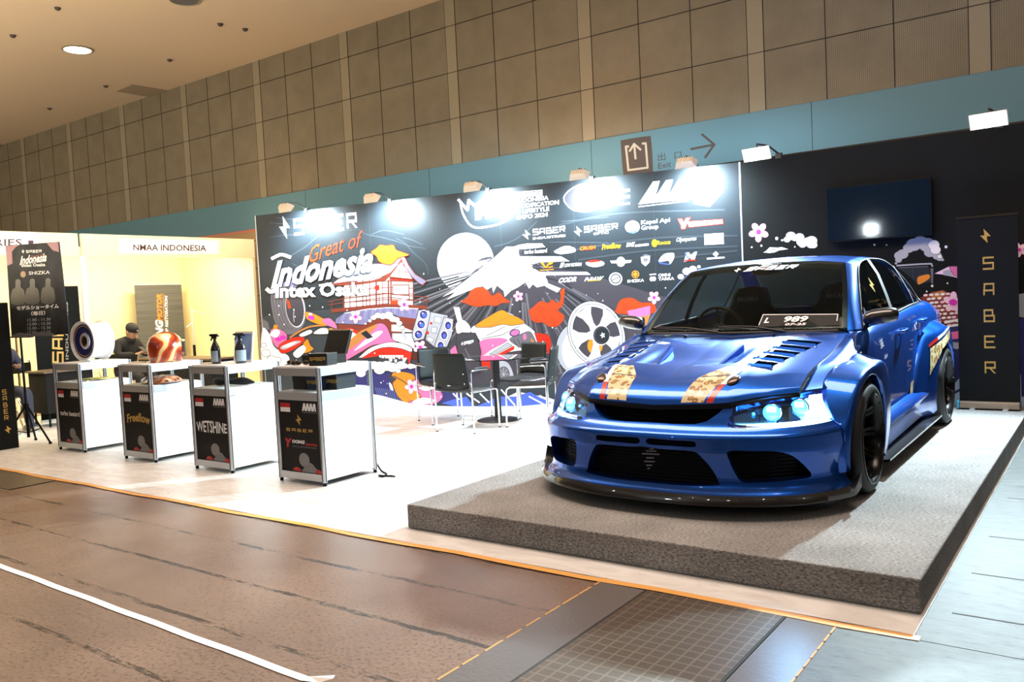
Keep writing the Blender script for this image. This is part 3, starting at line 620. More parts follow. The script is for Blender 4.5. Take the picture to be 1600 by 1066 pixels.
# ---- lettering, upper left
D.bolt((437,374),(17,-1.5),(-1,-36),Wt); D.saber((461,366),(96,-10),(-1.4,-22),Wt,.2,.55)
sc=lambda x,y:(x,y+.10*math.sin(x*PI))
D.text('Great of',(484,412),(84,-27),(-1,-25),OR,.35,.0,sc)
D.text('Indonesia',(424,452),(160,-27),(-2,-42),K,.42,.05,lambda x,y:(x*1.005-.002,y*1.04-.03)); D.text('Indonesia',(424,452),(160,-27),(-2,-42),Wt,.42,.035)
D.line([(418,452),(424,456),(434,452)],6,Wt,8); D.line([(426,404),(440,398),(454,402)],5,Wt,8)
D.text('Intex Osaka',(431,466),(146,-4),(0,-22),K,0,.06); D.text('Intex Osaka',(431,466),(146,-4),(0,-22),Wt,0,.04); D.line([(500,446),(518,443)],3,Wt)
# ---- expo logo & text
oc=[(c6([(x,y)])[0]) for x,y in ((440,215),(470,330),(540,420),(660,420),(780,385),(850,330),(855,250),(830,205),(760,200))]
D.line(oc,2.6,Wt,30); D.line(c6([(430,210),(500,290),(510,215),(560,260),(640,190)]),4,Wt); D.line(c6([(760,390),(850,240)]),3,Wt); D.text('IMX',c6([(560,370)])[0],(38,-4),(0,-24),Wt,0,.04)
D.poly(c6([(876,150),(1083,132),(1084,178),(880,197)]),Wt); D.text('ROAD TO:',c6([(888,186)])[0],(37,-3.2),(0,-6.4),K,0,.02)
for i,(s,wd) in enumerate((('INDONESIA',50),('MODIFICATION',66),('& LIFESTYLE',51),('EXPO 2024',49))): D.text(s,c6([(882,237+i*43)])[0],(wd,-.105*wd),(.1,-6.9),Wt,0,.035)
# ---- organisation marks right of it
for i,s in enumerate(('Indonesian','Modification','Association')): D.text(s,c8([(590,270+i*42)])[0],(44,-4.6),(.1,-7.2 if i<2 else -5),Wt,0,.02)
D.smooth(c8([(340,290),(430,210),(560,200),(600,260),(590,330),(520,380),(400,370)]),G1,30,Wt,1.5)
def nm(o,w,h,m,lean=.35,n=4):
    for k in range(n):
        x=k/n; a=lambda X,Y:(o[0]+w[0]*(X+lean*.18*Y)+h[0]*Y,o[1]+w[1]*(X+lean*.18*Y)+h[1]*Y)
        D.poly([a(x,0),a(x+.13,0),a(x+.24,.7),a(x+.24,1),a(x+.12,1)],m); D.poly([a(x+.13,1),a(x+.25,1),a(x+.25+.04,.0),a(x+.15,0)],m)
nm(c8([(830,335)])[0],(82,-8.5),(6,-34),Wt,.5,4); D.poly(c8([(1180,150),(1385,140),(1390,250),(1300,350),(1200,330)]),Wt,LB,1.2); D.text('NMAA',c8([(1200,290)])[0],(40,-4),(2,-22),G1,.3,.03); D.line(c8([(835,350),(1160,312)]),1.6,Wt)
# ---- sponsor rows
for ox in ((70,570),(408,548)):
    D.bolt(c8([ox])[0],(13,-1.2),(-.3,-16),Wt)
D.saber(c8([(140,535)])[0],(49,-5.2),(-.2,-8.2),Wt,.22,.45); D.text('INDUSTRIES',c8([(138,568)])[0],(51,-5),(0,-3.8),Wt,0,.03)
D.saber(c8([(478,517)])[0],(51,-5.2),(-.2,-8.2),Wt,.22,.45); D.text('OPTIC',c8([(535,537)])[0],(24,-2.6),(0,-3.8),Wt,0,.03)
D.ell(*c8([(792,483)])[0],11.5,10,Wt); D.poly(c8([(760,515),(830,505),(815,522),(780,525)]),BL); D.line(c8([(748,500),(760,455),(790,440)]),1,RD,8)
D.text('Kapal Api',c8([(850,476)])[0],(45,-4.5),(0,-8.5),Wt,0,.02); D.text('Group',c8([(850,512)])[0],(27,-2.4),(0,-9),Wt,0,.02)
D.poly(c8([(1090,430),(1110,470),(1115,498),(1140,495),(1150,465),(1175,420),(1145,425),(1130,450),(1115,428)]),Wt,RD,1.4); D.poly(c8([(1150,448),(1385,432),(1390,462),(1165,485)]),Wt,RD,1.2); D.text('YOONG MOTOR',c8([(1180,474)])[0],(44,-3.6),(0,-4.6),RD,.2,.02)
D.poly(c8([(65,640),(110,628),(240,622),(250,640),(230,662),(70,672)]),K); D.text('turbo bastard',c8([(80,662)])[0],(36,-2.6),(0,-6.5),Wt,.1,.03)
D.smooth(c8([(280,640),(350,608),(410,620),(412,648),(330,662),(290,655)]),Wt,20); D.text('WETSHINE',c8([(290,650)])[0],(27,-3),(0,-6),G1,0,.03)
D.text('CRUSH',c8([(445,640)])[0],(25,-2.2),(0,-6.6),RD,.1,.05); D.text('CRUSH',c8([(447,637)])[0],(24,-2.2),(0,-5.4),AM,.1,.0)
D.text('Freeflow',c8([(592,636)])[0],(30,-2.6),(0,-9),YL,.15,.03,lambda x,y:(x,y+.12*math.sin(x*PI)))
D.text('DNZ',c8([(752,615)])[0],(14,-1.2),(0,-6.6),Wt,.3,.04); D.line(c8([(815,607),(895,598)]),3.4,Wt)
D.ell(*c8([(938,590)])[0],4.5,6,YL); D.text('Rocca',c8([(950,603)])[0],(22,-2),(0,-6.4),YL,.2,.02)
D.text('Olympuran',c8([(1082,590)])[0],(31,-2.6),(0,-8.5),Wt,.4,.0)
D.poly(c8([(1264,530),(1392,522),(1394,595),(1267,602)]),Wt)
D.poly(c8([(185,715),(205,715),(222,745),(240,720),(270,712),(268,725),(238,735),(235,750),(215,752)]),AM); D.line(c8([(242,720),(270,715)]),1.6,AM); D.line(c8([(242,748),(268,744)]),1.6,AM); D.line(c8([(186,768),(272,762)]),1.4,AM)
D.poly(c8([(312,752),(325,718),(345,716),(335,748)]),Wt); D.text('LOW MOTION',c8([(345,748)])[0],(27,-2),(0,-5.5),Wt,.2,.03)
D.smooth(c8([(488,715),(540,700),(600,712),(602,735),(545,748),(495,735)]),Wt,24); D.smooth(c8([(490,713),(540,698),(585,708),(540,716)]),RD,16)
D.ell(*c8([(716,712)])[0],7,8,G3); D.ell(*c8([(716,712)])[0],5.6,6.4,Wt); D.ell(*c8([(716,712)])[0],3,3.4,G3); D.poly(c8([(645,705),(695,703),(695,722),(655,722)]),Wt); D.poly(c8([(738,703),(788,700),(780,718),(738,722)]),Wt)
D.poly(c8([(848,680),(908,672),(905,715),(878,742),(852,720)]),Wt); D.poly(c8([(862,690),(895,688),(893,705),(877,715),(864,705)]),G2); D.poly(c8([(858,672),(875,662),(900,668),(905,676)]),G2)
D.smooth(c8([(965,705),(1000,662),(1062,655),(1065,690),(1040,728),(1030,705),(985,712)]),Wt,24); D.line(c8([(962,705),(975,722),(1035,730)]),1.4,BL)
D.text('M',c8([(1130,712)])[0],(20,-2),(1,-14),LB,.2,.05); D.line(c8([(1135,705),(1205,700)]),2.2,RD); D.line(c8([(1140,655),(1160,690)]),2,BL)
D.poly(c8([(1320,662),(1340,642),(1360,660),(1342,682)]),Wt); D.line(c8([(1285,692),(1395,684)]),2.6,Wt)
D.text('CODR',c8([(305,852)])[0],(28,-2.2),(1,-8),Wt,.3,.05); D.text('P-RAW',c8([(475,842)])[0],(30,-2.6),(1,-6),Wt,.3,.04); D.line(c8([(500,838),(580,832)]),1.4,YL)
D.ell(*c8([(682,824)])[0],10.4,10,Wt); D.ell(*c8([(682,824)])[0],8.2,8,G1); D.ell(*c8([(682,824)])[0],6.4,6,Wt); D.line(c8([(655,835),(710,812)]),1.4,G1)
D.ell(*c8([(812,795)])[0],6,6,AM); D.ell(*c8([(812,795)])[0],4.6,4.6,G1); D.poly(c8([(795,795),(812,778),(829,795),(812,812)]),AM); D.text('SHIZKA',c8([(758,850)])[0],(26.5,-1.6),(0,-4.6),Wt,0,.02)
D.ell(*c8([(918,825)])[0],3,3.6,Wt); D.ell(*c8([(935,824)])[0],3,3.6,Wt); D.line(c8([(908,797),(945,794)]),2,Wt); D.text('OMNI',c8([(962,812)])[0],(19,-1),(0,-5),Wt,0,.03); D.text('TARRA',c8([(962,836)])[0],(25,-1.2),(0,-4.6),Wt,0,.03)
cl(cc(800,240,4.21),[(1110,810,18),(1150,775,25),(1190,760,22),(1230,745,10)],4.21,ol=G2)
D.build('printed_mural',None).name='printed_mural'
o=bpy.data.objects['printed_mural']; bpy.context.view_layer.update(); o.parent=bw; o.matrix_parent_inverse=(Matrix.Translation(bw.location)@Matrix.Rotation(bw.rotation_euler.z,4,'Z')).inverted()
# ================================================================ right backdrop wall
RY=8.89; RX1=1.2
rw=thing('backdrop_wall','plain black backdrop wall behind the car, clouds and a truck printed low down','backdrop',(-3.33,RY,0))
MB().mat(M_mattblk).box(0.012,RX1+3.33,0,.09,0,BH).build('panel',rw)
MB().mat(M_alu).box(-.012,.012,-.001,.07,0,BH+.0).build('corner_post',rw)
def onR(u,v): return atY(u,v,RY-.0015)
D=Draw(onR,(0,-1,0),.0002)
cE=cc(1150,320,10.66); cF=cc(1400,380,3.805); cG=cc(1320,380,7.62)
def bl(f,x,y,r,**k): cx_,cy_=f([(x,y)])[0]; blossom(cx_,cy_,r,**k)
bl(cE,378,455,15,rot=-.9,sx=1.,c=LP)
for x,y,r in ((678,562,2.4),(262,708,1.3),(422,683,1.5),(980,702,1.2)): D.ell(*cE([(x,y)])[0],r,r*1.1,Wt,n=12)
cl(cE,[(770,592,18),(850,580,50),(915,520,75),(980,560,50),(1060,540,70),(1090,620,75),(1110,660,60),(1190,590,50),(1260,600,85),(1250,660,70),(1290,670,60)],10.66,ol=DG)
D.poly(cE([(455,795),(500,770),(560,710),(700,715),(760,705),(870,740),(800,750),(720,760),(640,795),(560,805)]),Wt); D.line(cE([(560,760),(610,745),(650,740)]),1,NV)
for x,y,r in ((353,20,1.6),(497,22,1.2),(1205,45,2.4),(1040,510,2),(975,576,1.4),(1222,478,1.4),(830,415,1)): D.ell(*cG([(x,y)])[0],r,r,Wt,n=10)
cl(cG,[(610,240,14),(640,200,35),(650,150,55),(690,130,60),(760,60,60),(820,20,80),(900,-10,80),(980,20,90),(1010,110,60),(1060,100,60),(1100,150,50),(1130,180,35),(1165,200,15)],7.62,m=G3,ol=DG)
cl(cG,[(1060,20,60),(1080,80,55),(1130,160,25)],7.62,m=Wt,ol=DG)
D.line(cG([(620,268),(900,250),(1030,245),(1042,275)]),2.4,G3); D.line(cG([(640,295),(990,278)]),1.2,G2); D.poly(cG([(640,300),(1000,285),(1030,460),(870,500),(800,420)]),K); D.line(cG([(805,300),(815,430)]),1,DG)
D.smooth(cG([(870,410),(930,385),(1000,375),(1005,420),(900,485),(870,480)]),AM,24,OC,.8); D.poly(cG([(1020,300),(1055,300),(1050,480),(1030,480)]),G2)
D.poly(cG([(1060,365),(1240,275),(1355,270),(1355,420),(1200,380)]),LP,K,.8); D.poly(cG([(1240,275),(1350,275),(1350,400),(1290,380)]),PK,K,.8); D.poly(cG([(1170,330),(1260,310),(1280,400),(1170,380)]),G3)
D.poly(cG([(900,650),(1040,580),(1170,560),(1300,620),(1380,640),(1390,1100),(1100,900)]),BR)
D.poly(cG([(1000,610),(1160,565),(1220,600),(1150,650),(1050,650)]),OC); random.seed(5)
for r in range(9):
    for k in range(5): D.ell(*cG([(960+r*35+k*66+random.uniform(-8,8),620+r*45+k*(-4))])[0],3.6,1.9,Wt if (r+k)%4 else LP,rot=-.1,n=10)
for i in range(4): D.poly(cG([(1180+i*8,930+i*60),(1400,890+i*58),(1400,920+i*58),(1190+i*8,960+i*60)]),Wt)
bl(cG,1290,705,16,rot=1.0,c=LP,dark=MG); D.ell(*cG([(1290,705)])[0],6.5,5,MG)
D.poly([(1478,512),(1510,508),(1510,640),(1488,640)],NV); D.poly([(1480,520),(1508,516),(1508,528),(1482,531)],PK)
cl(cF,[(340,600,14),(360,610,22),(385,600,18)],3.8,m=G3,ol=DG); D.ell(*cF([(338,653)])[0],1.6,1.6,Wt,n=10)
D.poly([(1488,604),(1500,590),(1600,585),(1600,700),(1488,700)],LB); D.line([(1491,614),(1508,605)],4,NV,6)
bl(cF,735,40,11,rot=.5,c=LP); D.poly([(1590,460),(1620,455),(1620,500),(1592,495)],G3); D.poly([(1592,498),(1640,492),(1640,620),(1596,620)],NV)
o=D.build('printed_mural',None); o.parent=rw; o.matrix_parent_inverse=Matrix.Translation(rw.location).inverted()
# wall mounted screen
p0,p1=atY(1293,297,8.83),atY(1455,366,8.83)
tv=thing('television','large dark flat television mounted on the black wall above the car','television',((p0.x+p1.x)/2,8.83,(2.31+1.78)/2))
hw,hh=.485,.275
MB().mat(M_mattblk).box(-hw,hw,-.02,.035,-hh,hh).build('casing',tv,bevel=.004)
MB().mat(M_mattblk).box(-.2,.2,.035,.055,-.12,.12).build('wall_bracket',tv)
MB().mat(mat('screen glass',(.004,.012,.022),.06,coat=1)).add([(-hw+.01,-.0215,-hh+.014),(hw-.01,-.0215,-hh+.014),(hw-.01,-.0215,hh-.01),(-hw+.01,-.0215,hh-.01)],[(0,1,2,3)]).build('screen',tv)
# ================================================================ arm flood lamps
M_lampw=mat('lamp housing cream',(.75,.66,.52),.45); M_em=mat('flood lamp glass',(1,1,1),.3,emit=(.75,.92,1),es=60)
def flood(pos,aim,label,grp,arm_to,body=M_lampw,s=1.,em=M_em):
    """LED flood head: pos head centre, aim unit vector; arm back to the wall top"""
    t=thing('arm_floodlight',label,'lamp',tuple(pos),group=grp)
    aim=Vector(aim).normalized(); q=aim.to_track_quat('-Z','Y').to_matrix().to_4x4()
    mb=MB().mat(body); mb.T=q
    a,b,h=.12*s,.055*s,.05*s
    mb.add([(-a,-b,-.02),(a,-b,-.02),(a,b,-.02),(-a,b,-.02),(-a*.72,-b*.6,h),(a*.72,-b*.6,h),(a*.72,b*.6,h),(-a*.72,b*.6,h)],[(0,3,2,1),(4,5,6,7),(0,1,5,4),(1,2,6,5),(2,3,7,6),(3,0,4,7)])
    for k in range(6): x=-a*.6+k*a*.24; mb.box(x-.004,x+.004,-b*.6,b*.6,h,h+.018)
    mb.build('lamp_head',t,bevel=.004)
    mb=MB().mat(em); mb.T=q; mb.add([(-a*.9,-b*.86,-.0215),(a*.9,-b*.86,-.0215),(a*.9,b*.86,-.0215),(-a*.9,b*.86,-.0215)],[(0,1,2,3)]); mb.build('lamp_glass',t)
    at_=Vector(arm_to)-Vector(pos); mb=MB().mat(mat('dark arm tube',(.05,.05,.05),.5))
    mb.tube([Vector((0,0,.03)),Vector((0,0,.075*s)),Vector((at_.x*.5,at_.y*.5,.09*s)),at_],.009,8); mb.box(at_.x-.03,at_.x+.03,at_.y-.03,at_.y+.03,at_.z-.05,at_.z+.01); mb.build('arm',t,smooth=40)
    return t
def spot(name,pos,to,e,col,ang=110,blend=.6,size=.08):
    l=bpy.data.lights.new(name,'SPOT'); l.energy=e; l.color=col; l.spot_size=math.radians(ang); l.spot_blend=blend; l.shadow_soft_size=size
    o=bpy.data.objects.new(name,l); COL.objects.link(o); o.location=pos; o.rotation_euler=(Vector(to)-Vector(pos)).to_track_quat('-Z','Y').to_euler(); return o
COOL=(.72,.9,1.)
names=['first from the left, above the left lettering','second from the left, right of the left lettering','middle one, over the expo emblem','fourth from the left, beside the expo text','fifth, nearest the bare corner post']
for i,(u,v) in enumerate(((447,329),(581,316),(738,297),(905,277),(1072,260))):
    off=.42; p=onB(u,v,off); p.z=2.71; aim=(-BN*.72+Vector((0,0,-.66))+BDIR*.12).normalized()
    flood(p,aim,'cream arm floodlight over the mural, '+names[i],'arm floodlights along the mural top',p-BN*(off+.02)+Vector((0,0,.03)))
    spot('mural_spot',p+aim*.06+Vector((0,0,-.03)),p+aim,FL_MURAL,COOL,150,.9,.09)
COOLG=(.72,.93,1.)
for (u,v),lb in (((1183,240),'bright arm floodlight facing out from the black wall, left of the two'),((1545,187),'bright arm floodlight facing out from the black wall, right of the two')):
    p=atY(u,v,8.3); aim=Vector((-.12,-1,-.42))
    flood(p,aim,lb,None,Vector((p.x+.02,RY+.02,BH+.03)),s=1.25,em=mat('dazzling lamp glass',(1,1,1),.3,emit=(.8,.95,1),es=90))
    spot('stage_spot',p+aim.normalized()*.08,p+aim+Vector((0,0,-.05)),FL_STAGE,COOLG,155,.6,.06)
# ================================================================ roll-up banner right
b0,b1=atZ(1508,630,PZ+.02),Vector((-.62,8.62,PZ))
bx0=-1.205; by=8.55
ru=thing('rollup_banner','tall black roll-up banner with gold vertical lettering standing behind the car','banner',((bx0-.70)/2,by,PZ))
wd=.24
bo=MB().mat(M_mattblk).box(-wd,wd,-.004,.004,.07,1.73); bo.build('banner_sheet',ru)
MB().mat(M_chrome).box(-wd-.004,wd+.004,-.01,.01,1.73,1.75).build('top_rail',ru)
MB().mat(mat('brushed brown base',(.36,.27,.2),.35,.6)).box(-wd,wd,-.055,.055,.012,.075).build('base',ru,bevel=.01)
MB().mat(mat('blue film cap',(.05,.45,.75),.3)).box(-wd-.02,-wd,-.057,.057,.008,.08).build('end_cap',ru,bevel=.008)
for s_ in (-.13,.13): MB().mat(M_alu).box(s_-.02,s_+.02,-.12,.12,0,.012).build('foot',ru)
D=Draw(lambda x,y:Vector((x,-.0045,y)),(0,-1,0),.0005)
D.bolt((-.05,1.5),(.085,0),(0,.13),M_gold)
for i,ch in enumerate('SABER'): D.saber((-.028+.0*i,1.27-i*.235),(.075,0),(0,.1),M_gold,.16,0,0,ch)
D.build('gold_lettering',ru)
# ================================================================ the blue saloon
car=thing('car','metallic blue wide-body saloon with dark splitter parked on the grey platform','car',(-2.13,5.02,PZ+.001))
def paint_mat(name,c,metal=.55):
    m,b,N,L=nodes(name); tc=N('TexCoord'); n=N('TexNoise',Scale=900.,Detail=1.); L(tc.outputs['Object'],n.inputs['Vector'])
    r=ramp(N,[(.3,tuple(v*.85 for v in c)),(.7,tuple(min(1,v*1.12) for v in c))]); L(n.outputs['Fac'],r.inputs['Fac']); L(r.outputs[0],b.inputs['Base Color'])
    b.inputs['Metallic'].default_value=metal; b.inputs['Roughness'].default_value=.3; b.inputs['Specular IOR Level'].default_value=0.; b.inputs['Coat Weight'].default_value=1; b.inputs['Coat Roughness'].default_value=.02; return m
M_paint=paint_mat('metallic blue paint',(.006,.10,.55),.82)
def carbon_mat():
    m,b,N,L=nodes('lacquered carbon weave'); tc=N('TexCoord'); ck=N('TexChecker',Scale=110.); L(tc.outputs['Object'],ck.inputs['Vector'])
    ck.inputs['Color1'].default_value=(.006,.006,.007,1); ck.inputs['Color2'].default_value=(.02,.016,.014,1); L(ck.outputs['Color'],b.inputs['Base Color'])
    b.inputs['Roughness'].default_value=.3; b.inputs['Coat Weight'].default_value=1; b.inputs['Coat Roughness'].default_value=.04; return m
M_carb=carbon_mat(); M_gap=mat('shadow black',(.004,.004,.005),.7); M_rub=mat('tyre rubber',(.012,.012,.012),.6); M_rim=mat('gloss black rim',(.004,.004,.0045),.2,0,spec=.35)
M_mesh,b,N,L=nodes('black grille mesh'); tc=N('TexCoord'); wv=N('TexWave',Scale=16.,wave_type='BANDS',bands_direction='Z'); L(tc.outputs['Object'],wv.inputs['Vector'])
r_=ramp(N,[(.35,(.0008,.0008,.0008)),(.8,(.0035,.0035,.004))]); L(wv.outputs['Color'],r_.inputs['Fac']); L(r_.outputs[0],b.inputs['Base Color']); b.inputs['Roughness'].default_value=.5; b.inputs['Specular IOR Level'].default_value=.25
bp=N('Bump',Strength=1.,Distance=.01); L(wv.outputs['Color'],bp.inputs['Height']); L(bp.outputs[0],b.inputs['Normal'])
M_glass=mat('tinted windscreen',(.6,.72,.7),.02,trans=1.,ior=1.45,bump=False); M_sglass=mat('dark side glass',(.5,.6,.6),.02,trans=1.,bump=False)
for m in (M_glass,M_sglass): m.node_tree.nodes['Principled BSDF'].inputs['IOR'].default_value=1.08; m.node_tree.nodes['Principled BSDF'].inputs['Coat Weight'].default_value=.12
M_int=mat('charcoal interior',(.008,.008,.009),.8,spec=.2); M_seat=mat('black seat fabric',(.010,.010,.012),.9,spec=.2)
def batik_mat():
    m,b,N,L=nodes('batik print film'); tc=N('TexCoord')
    v=N('TexVoronoi',Scale=26.,feature='F1'); L(tc.outputs['Object'],v.inputs['Vector'])
    n=N('TexNoise',Scale=35.,Detail=3.,Distortion=1.); L(tc.outputs['Object'],n.inputs['Vector'])
    a=N('Math',operation='MULTIPLY_ADD',i1=.5); L(n.outputs['Fac'],a.inputs[0]); L(v.outputs['Distance'],a.inputs[2])
    r=ramp(N,[(.0,(.75,.25,.03)),(.30,(.8,.66,.4)),(.38,(.65,.25,.03)),(.47,(.10,.045,.015)),(.55,(.6,.36,.10)),(.63,(.12,.055,.02)),(.72,(.75,.62,.36))],'CONSTANT'); L(a.outputs[0],r.inputs['Fac'])
    L(r.outputs[0],b.inputs['Base Color']); b.inputs['Roughness'].default_value=.3; b.inputs['Coat Weight'].default_value=.8; return m
M_batik=batik_mat()
# ---- clipping of surfaces by implicit functions
def clip(mesh,f):
    """split (verts,faces) by sign of f; returns (inside f<0, outside)"""
    V,Fs=mesh; val=[f(v) for v in V]; V2=list(V); cache={}
    def cut(a,b):
        k=(a,b) if a<b else (b,a)
        if k not in cache:
            p,q=V[k[0]],V[k[1]]; fa,fb=val[k[0]],val[k[1]]; lo,hi=0.,1.
            for _ in range(10):
                t=(lo+hi)/2; fm=f(p.lerp(q,t))
                if (fm<0)==(fa<0): lo=t
                else: hi=t
            cache[k]=len(V2); V2.append(p.lerp(q,(lo+hi)/2))
        return cache[k]
    ins,out=[],[]
    for F in Fs:
        s=[val[i]<0 for i in F]
        if all(s): ins.append(F); continue
        if not any(s): out.append(F); continue
        A=[];B=[]
        for k in range(len(F)):
            i,j=F[k],F[(k+1)%len(F)]
            (A if val[i]<0 else B).append(i)
            if (val[i]<0)!=(val[j]<0): c=cut(i,j); A.append(c); B.append(c)
        if len(A)>2: ins.append(tuple(A))
        if len(B)>2: out.append(tuple(B))
    def comp(fs):
        mp={};vs=[];o=[]
        for F in fs:
            g=[]
            for i in F:
                if i not in mp: mp[i]=len(vs); vs.append(V2[i])
                g.append(mp[i])
            o.append(tuple(g))
        return vs,o
    return comp(ins),comp(out)
def polyf(P,ax=(0,2),ab=True):
    """signed distance to closed polygon in the chosen axes (negative inside); lateral axis mirrored"""
    n=len(P)
    def f(v):
        x=abs(v[ax[0]]) if ab else v[ax[0]]; y=v[ax[1]]; d=1e9; ins=False
        for i in range(n):
            x0,y0=P[i]; x1,y1=P[(i+1)%n]; ex,ey=x1-x0,y1-y0; t=max(0,min(1,((x-x0)*ex+(y-y0)*ey)/(ex*ex+ey*ey+1e-12)))
            d=min(d,(x-x0-ex*t)**2+(y-y0-ey*t)**2)
            if (y0>y)!=(y1>y) and x<(x1-x0)*(y-y0)/(y1-y0)+x0: ins=not ins
        return -math.sqrt(d) if ins else math.sqrt(d)
    return f
def rnd(P,n=5,closed=True): return [(p[0],p[1]) for p in curve([Vector((*p,0)) for p in P],len(P)*n,closed)]
def gridmesh(P,flip=False):
    R,Cn=len(P),len(P[0]); vs=[Vector(p) for r in P for p in r]
    fs=[(i*Cn+j,i*Cn+j+1,(i+1)*Cn+j+1,(i+1)*Cn+j) for i in range(R-1) for j in range(Cn-1)]
    return vs,[q[::-1] for q in fs] if flip else fs
def mirror(mesh):
    V,F=mesh; n=len(V); return [Vector(v) for v in V]+[Vector((-v.x,v.y,v.z)) for v in V],list(F)+[tuple(i+n for i in f)[::-1] for f in F]
def flip(mesh): V,F=mesh; return [Vector((-v.x,v.y,v.z)) for v in V],[f[::-1] for f in F]
def rim_of(mesh,dvec,keep=None):
    """wall along open borders, pushed by dvec (vector or function)"""
    V,F=mesh; cnt={}
    for f in F:
        for k in range(len(f)): a,b=f[k],f[(k+1)%len(f)]; key=(min(a,b),max(a,b)); cnt[key]=cnt.get(key,0)+1
    vs=[];fs=[];mp={}
    def g(i):
        if i not in mp:
            d=dvec(V[i]) if callable(dvec) else dvec; mp[i]=len(vs); vs.append(V[i]); vs.append(V[i]+d)
        return mp[i]
    for (a,b),c in cnt.items():
        if c==1 and (keep is None or keep((V[a]+V[b])/2)): i,j=g(a),g(b); fs.append((i,j,j+1,i+1))
    return vs,fs
def part(name,mesh,m,parent=None,sm=35,weld=True,solid=0,extra=None,rec=False):
    mb=MB().mat(m); mb.add(*mesh)
    for e in (extra or []):
        if len(e)>2: mb.mat(e[2])
        mb.add(e[0],e[1]); mb.mat(m)
    o=mb.build(name,parent or car,smooth=sm,weld=weld,normals=rec,solid=solid); return o
# ---- front fascia surface
BASE=curve([(0,-.935,0),(.2,-.932,0),(.4,-.905,0),(.56,-.855,0),(.69,-.785,0),(.79,-.69,0),(.87,-.57,0),(.92,-.45,0),(.95,-.35,0),(.962,-.27,0)],90)
DZ=[(.08,-.005),(.105,-.012),(.125,-.004),(.14,.012),(.165,.028),(.2,.034),(.26,.024),(.32,.008),(.36,.0),(.425,.0),(.442,.012),(.455,.04),(.48,.075),(.52,.105),(.56,.135),(.60,.165),(.64,.20)]
def FS(t,z):
    i=t*(len(BASE)-1); k=min(int(i),len(BASE)-2); p=BASE[k].lerp(BASE[k+1],i-k); q=(BASE[k+1]-BASE[k]).normalized()
    n=Vector((q.y,-q.x,0)); d=pch(DZ,z); d=d*(1-.42*t*t) 
    r=p-n*d; r.z=z; return r
ZS=[.082+.0065*i for i in range(int((.645-.082)/.0065)+1)]
fas=gridmesh([[FS(j/110,z) for j in range(111)] for z in ZS])
POD=[(.447,.474),(.462,.6),(.60,.619),(.745,.634),(.872,.634),(.886,.6),(.887,.475),(.80,.466),(.62,.467)]
HL=rnd([(.447,.478),(.452,.54),(.466,.596),(.6,.612),(.735,.626),(.84,.634),(.876,.628),(.884,.6),(.886,.54),(.884,.482),(.87,.474),(.78,.470),(.62,.470)],4)
GR=[(-.01,.486),(.15,.484),(.27,.487),(.33,.502),(.38,.54),(.415,.58),(.432,.606),(.432,.7),(-.01,.7)]
SL=rnd([(.032,.378),(.15,.377),(.29,.377),(.305,.392),(.29,.408),(.15,.409),(.032,.41)],4)
CI=rnd([(-.2,.357),(.1,.357),(.28,.355),(.325,.33),(.375,.26),(.405,.19),(.4,.172),(.25,.160),(0,.158),(-.2,.158)],4)
SI=rnd([(.475,.362),(.6,.362),(.69,.357),(.755,.325),(.80,.25),(.812,.205),(.77,.195),(.6,.19),(.52,.193),(.49,.24),(.47,.31)],4)
hoodline=lambda x: pch([(0,.578),(.3,.588),(.43,.600),(.6,.622),(.74,.64),(.9,.66)],abs(x))
arch=lambda v:.352-math.hypot(v.y,v.z-.31)
fas=clip(fas,lambda v:v.z-hoodline(v.x))[0]
fas=clip(fas,lambda v:.392-math.hypot(v.y,v.z-.31))[0]
hl,fas=clip(fas,polyf(HL))
fas=clip(fas,polyf(GR))[1]; fas=clip(fas,polyf(SL))[1]; fas=clip(fas,polyf(CI))[1]; fas=clip(fas,polyf(SI))[1]
fas=clip(fas,lambda v: (v.x-.90) if v.z>.478 else -1)[0]
def inw(v):
    if abs(v.x)<.44 and v.z>.47 and v.z<.62: return Vector((-.015 if v.x>.2 else 0,.10,-.012))
    if v.z>.37 and v.z<.415 and abs(v.x)<.32: return Vector((0,.05,0))
    if v.z<.365 and v.z>.15 and abs(v.x)<.83: return Vector((-.03 if v.x>.45 else -.0,.11,0))
    return Vector((-.012,.02,0))
notc=lambda v:v.x>.002 and v.z>.086
full=mirror(fas); rm=mirror(rim_of(fas,inw,notc))
part('front_bumper',full,M_paint,extra=[rm])
# mesh inserts behind openings
for nm_,P_,dy in (('upper_grille',[(-.43,.47),(.43,.47),(.45,.62),(-.45,.62)],.07),('lower_intake_mesh',[(-.42,.15),(.42,.15),(.36,.37),(-.36,.37)],.085),('slot_mesh',[(-.32,.37),(.32,.37),(.32,.42),(-.32,.42)],.03)):
    bse=-.80 if nm_=='upper_grille' else -.93
    N_=16; vs=[];fs=[]
    for i in range(N_+1):
        s=i/N_*2-1; zl,zh=P_[0][1],P_[2][1]; wl,wh=P_[1][0],P_[2][0]
        for z,w_ in ((zl,wl),(zh,wh)): vs.append((s*w_,bse+dy+.22*(s*w_)**2,z))
    fs=[(2*i,2*i+2,2*i+3,2*i+1) for i in range(N_)]
    part(nm_,([Vector(v) for v in vs],fs),M_mesh,weld=False)
for sg in (1,-1):
    vs=[Vector((sg*x,y,z)) for x,y,z in ((.44,-.80,.17),(.62,-.70,.17),(.83,-.50,.17),(.83,-.50,.38),(.62,-.70,.38),(.44,-.80,.38))]
    part('side_intake_mesh',(vs,[(0,1,4,5),(1,2,3,4)]),M_mesh,weld=False,sm=None)
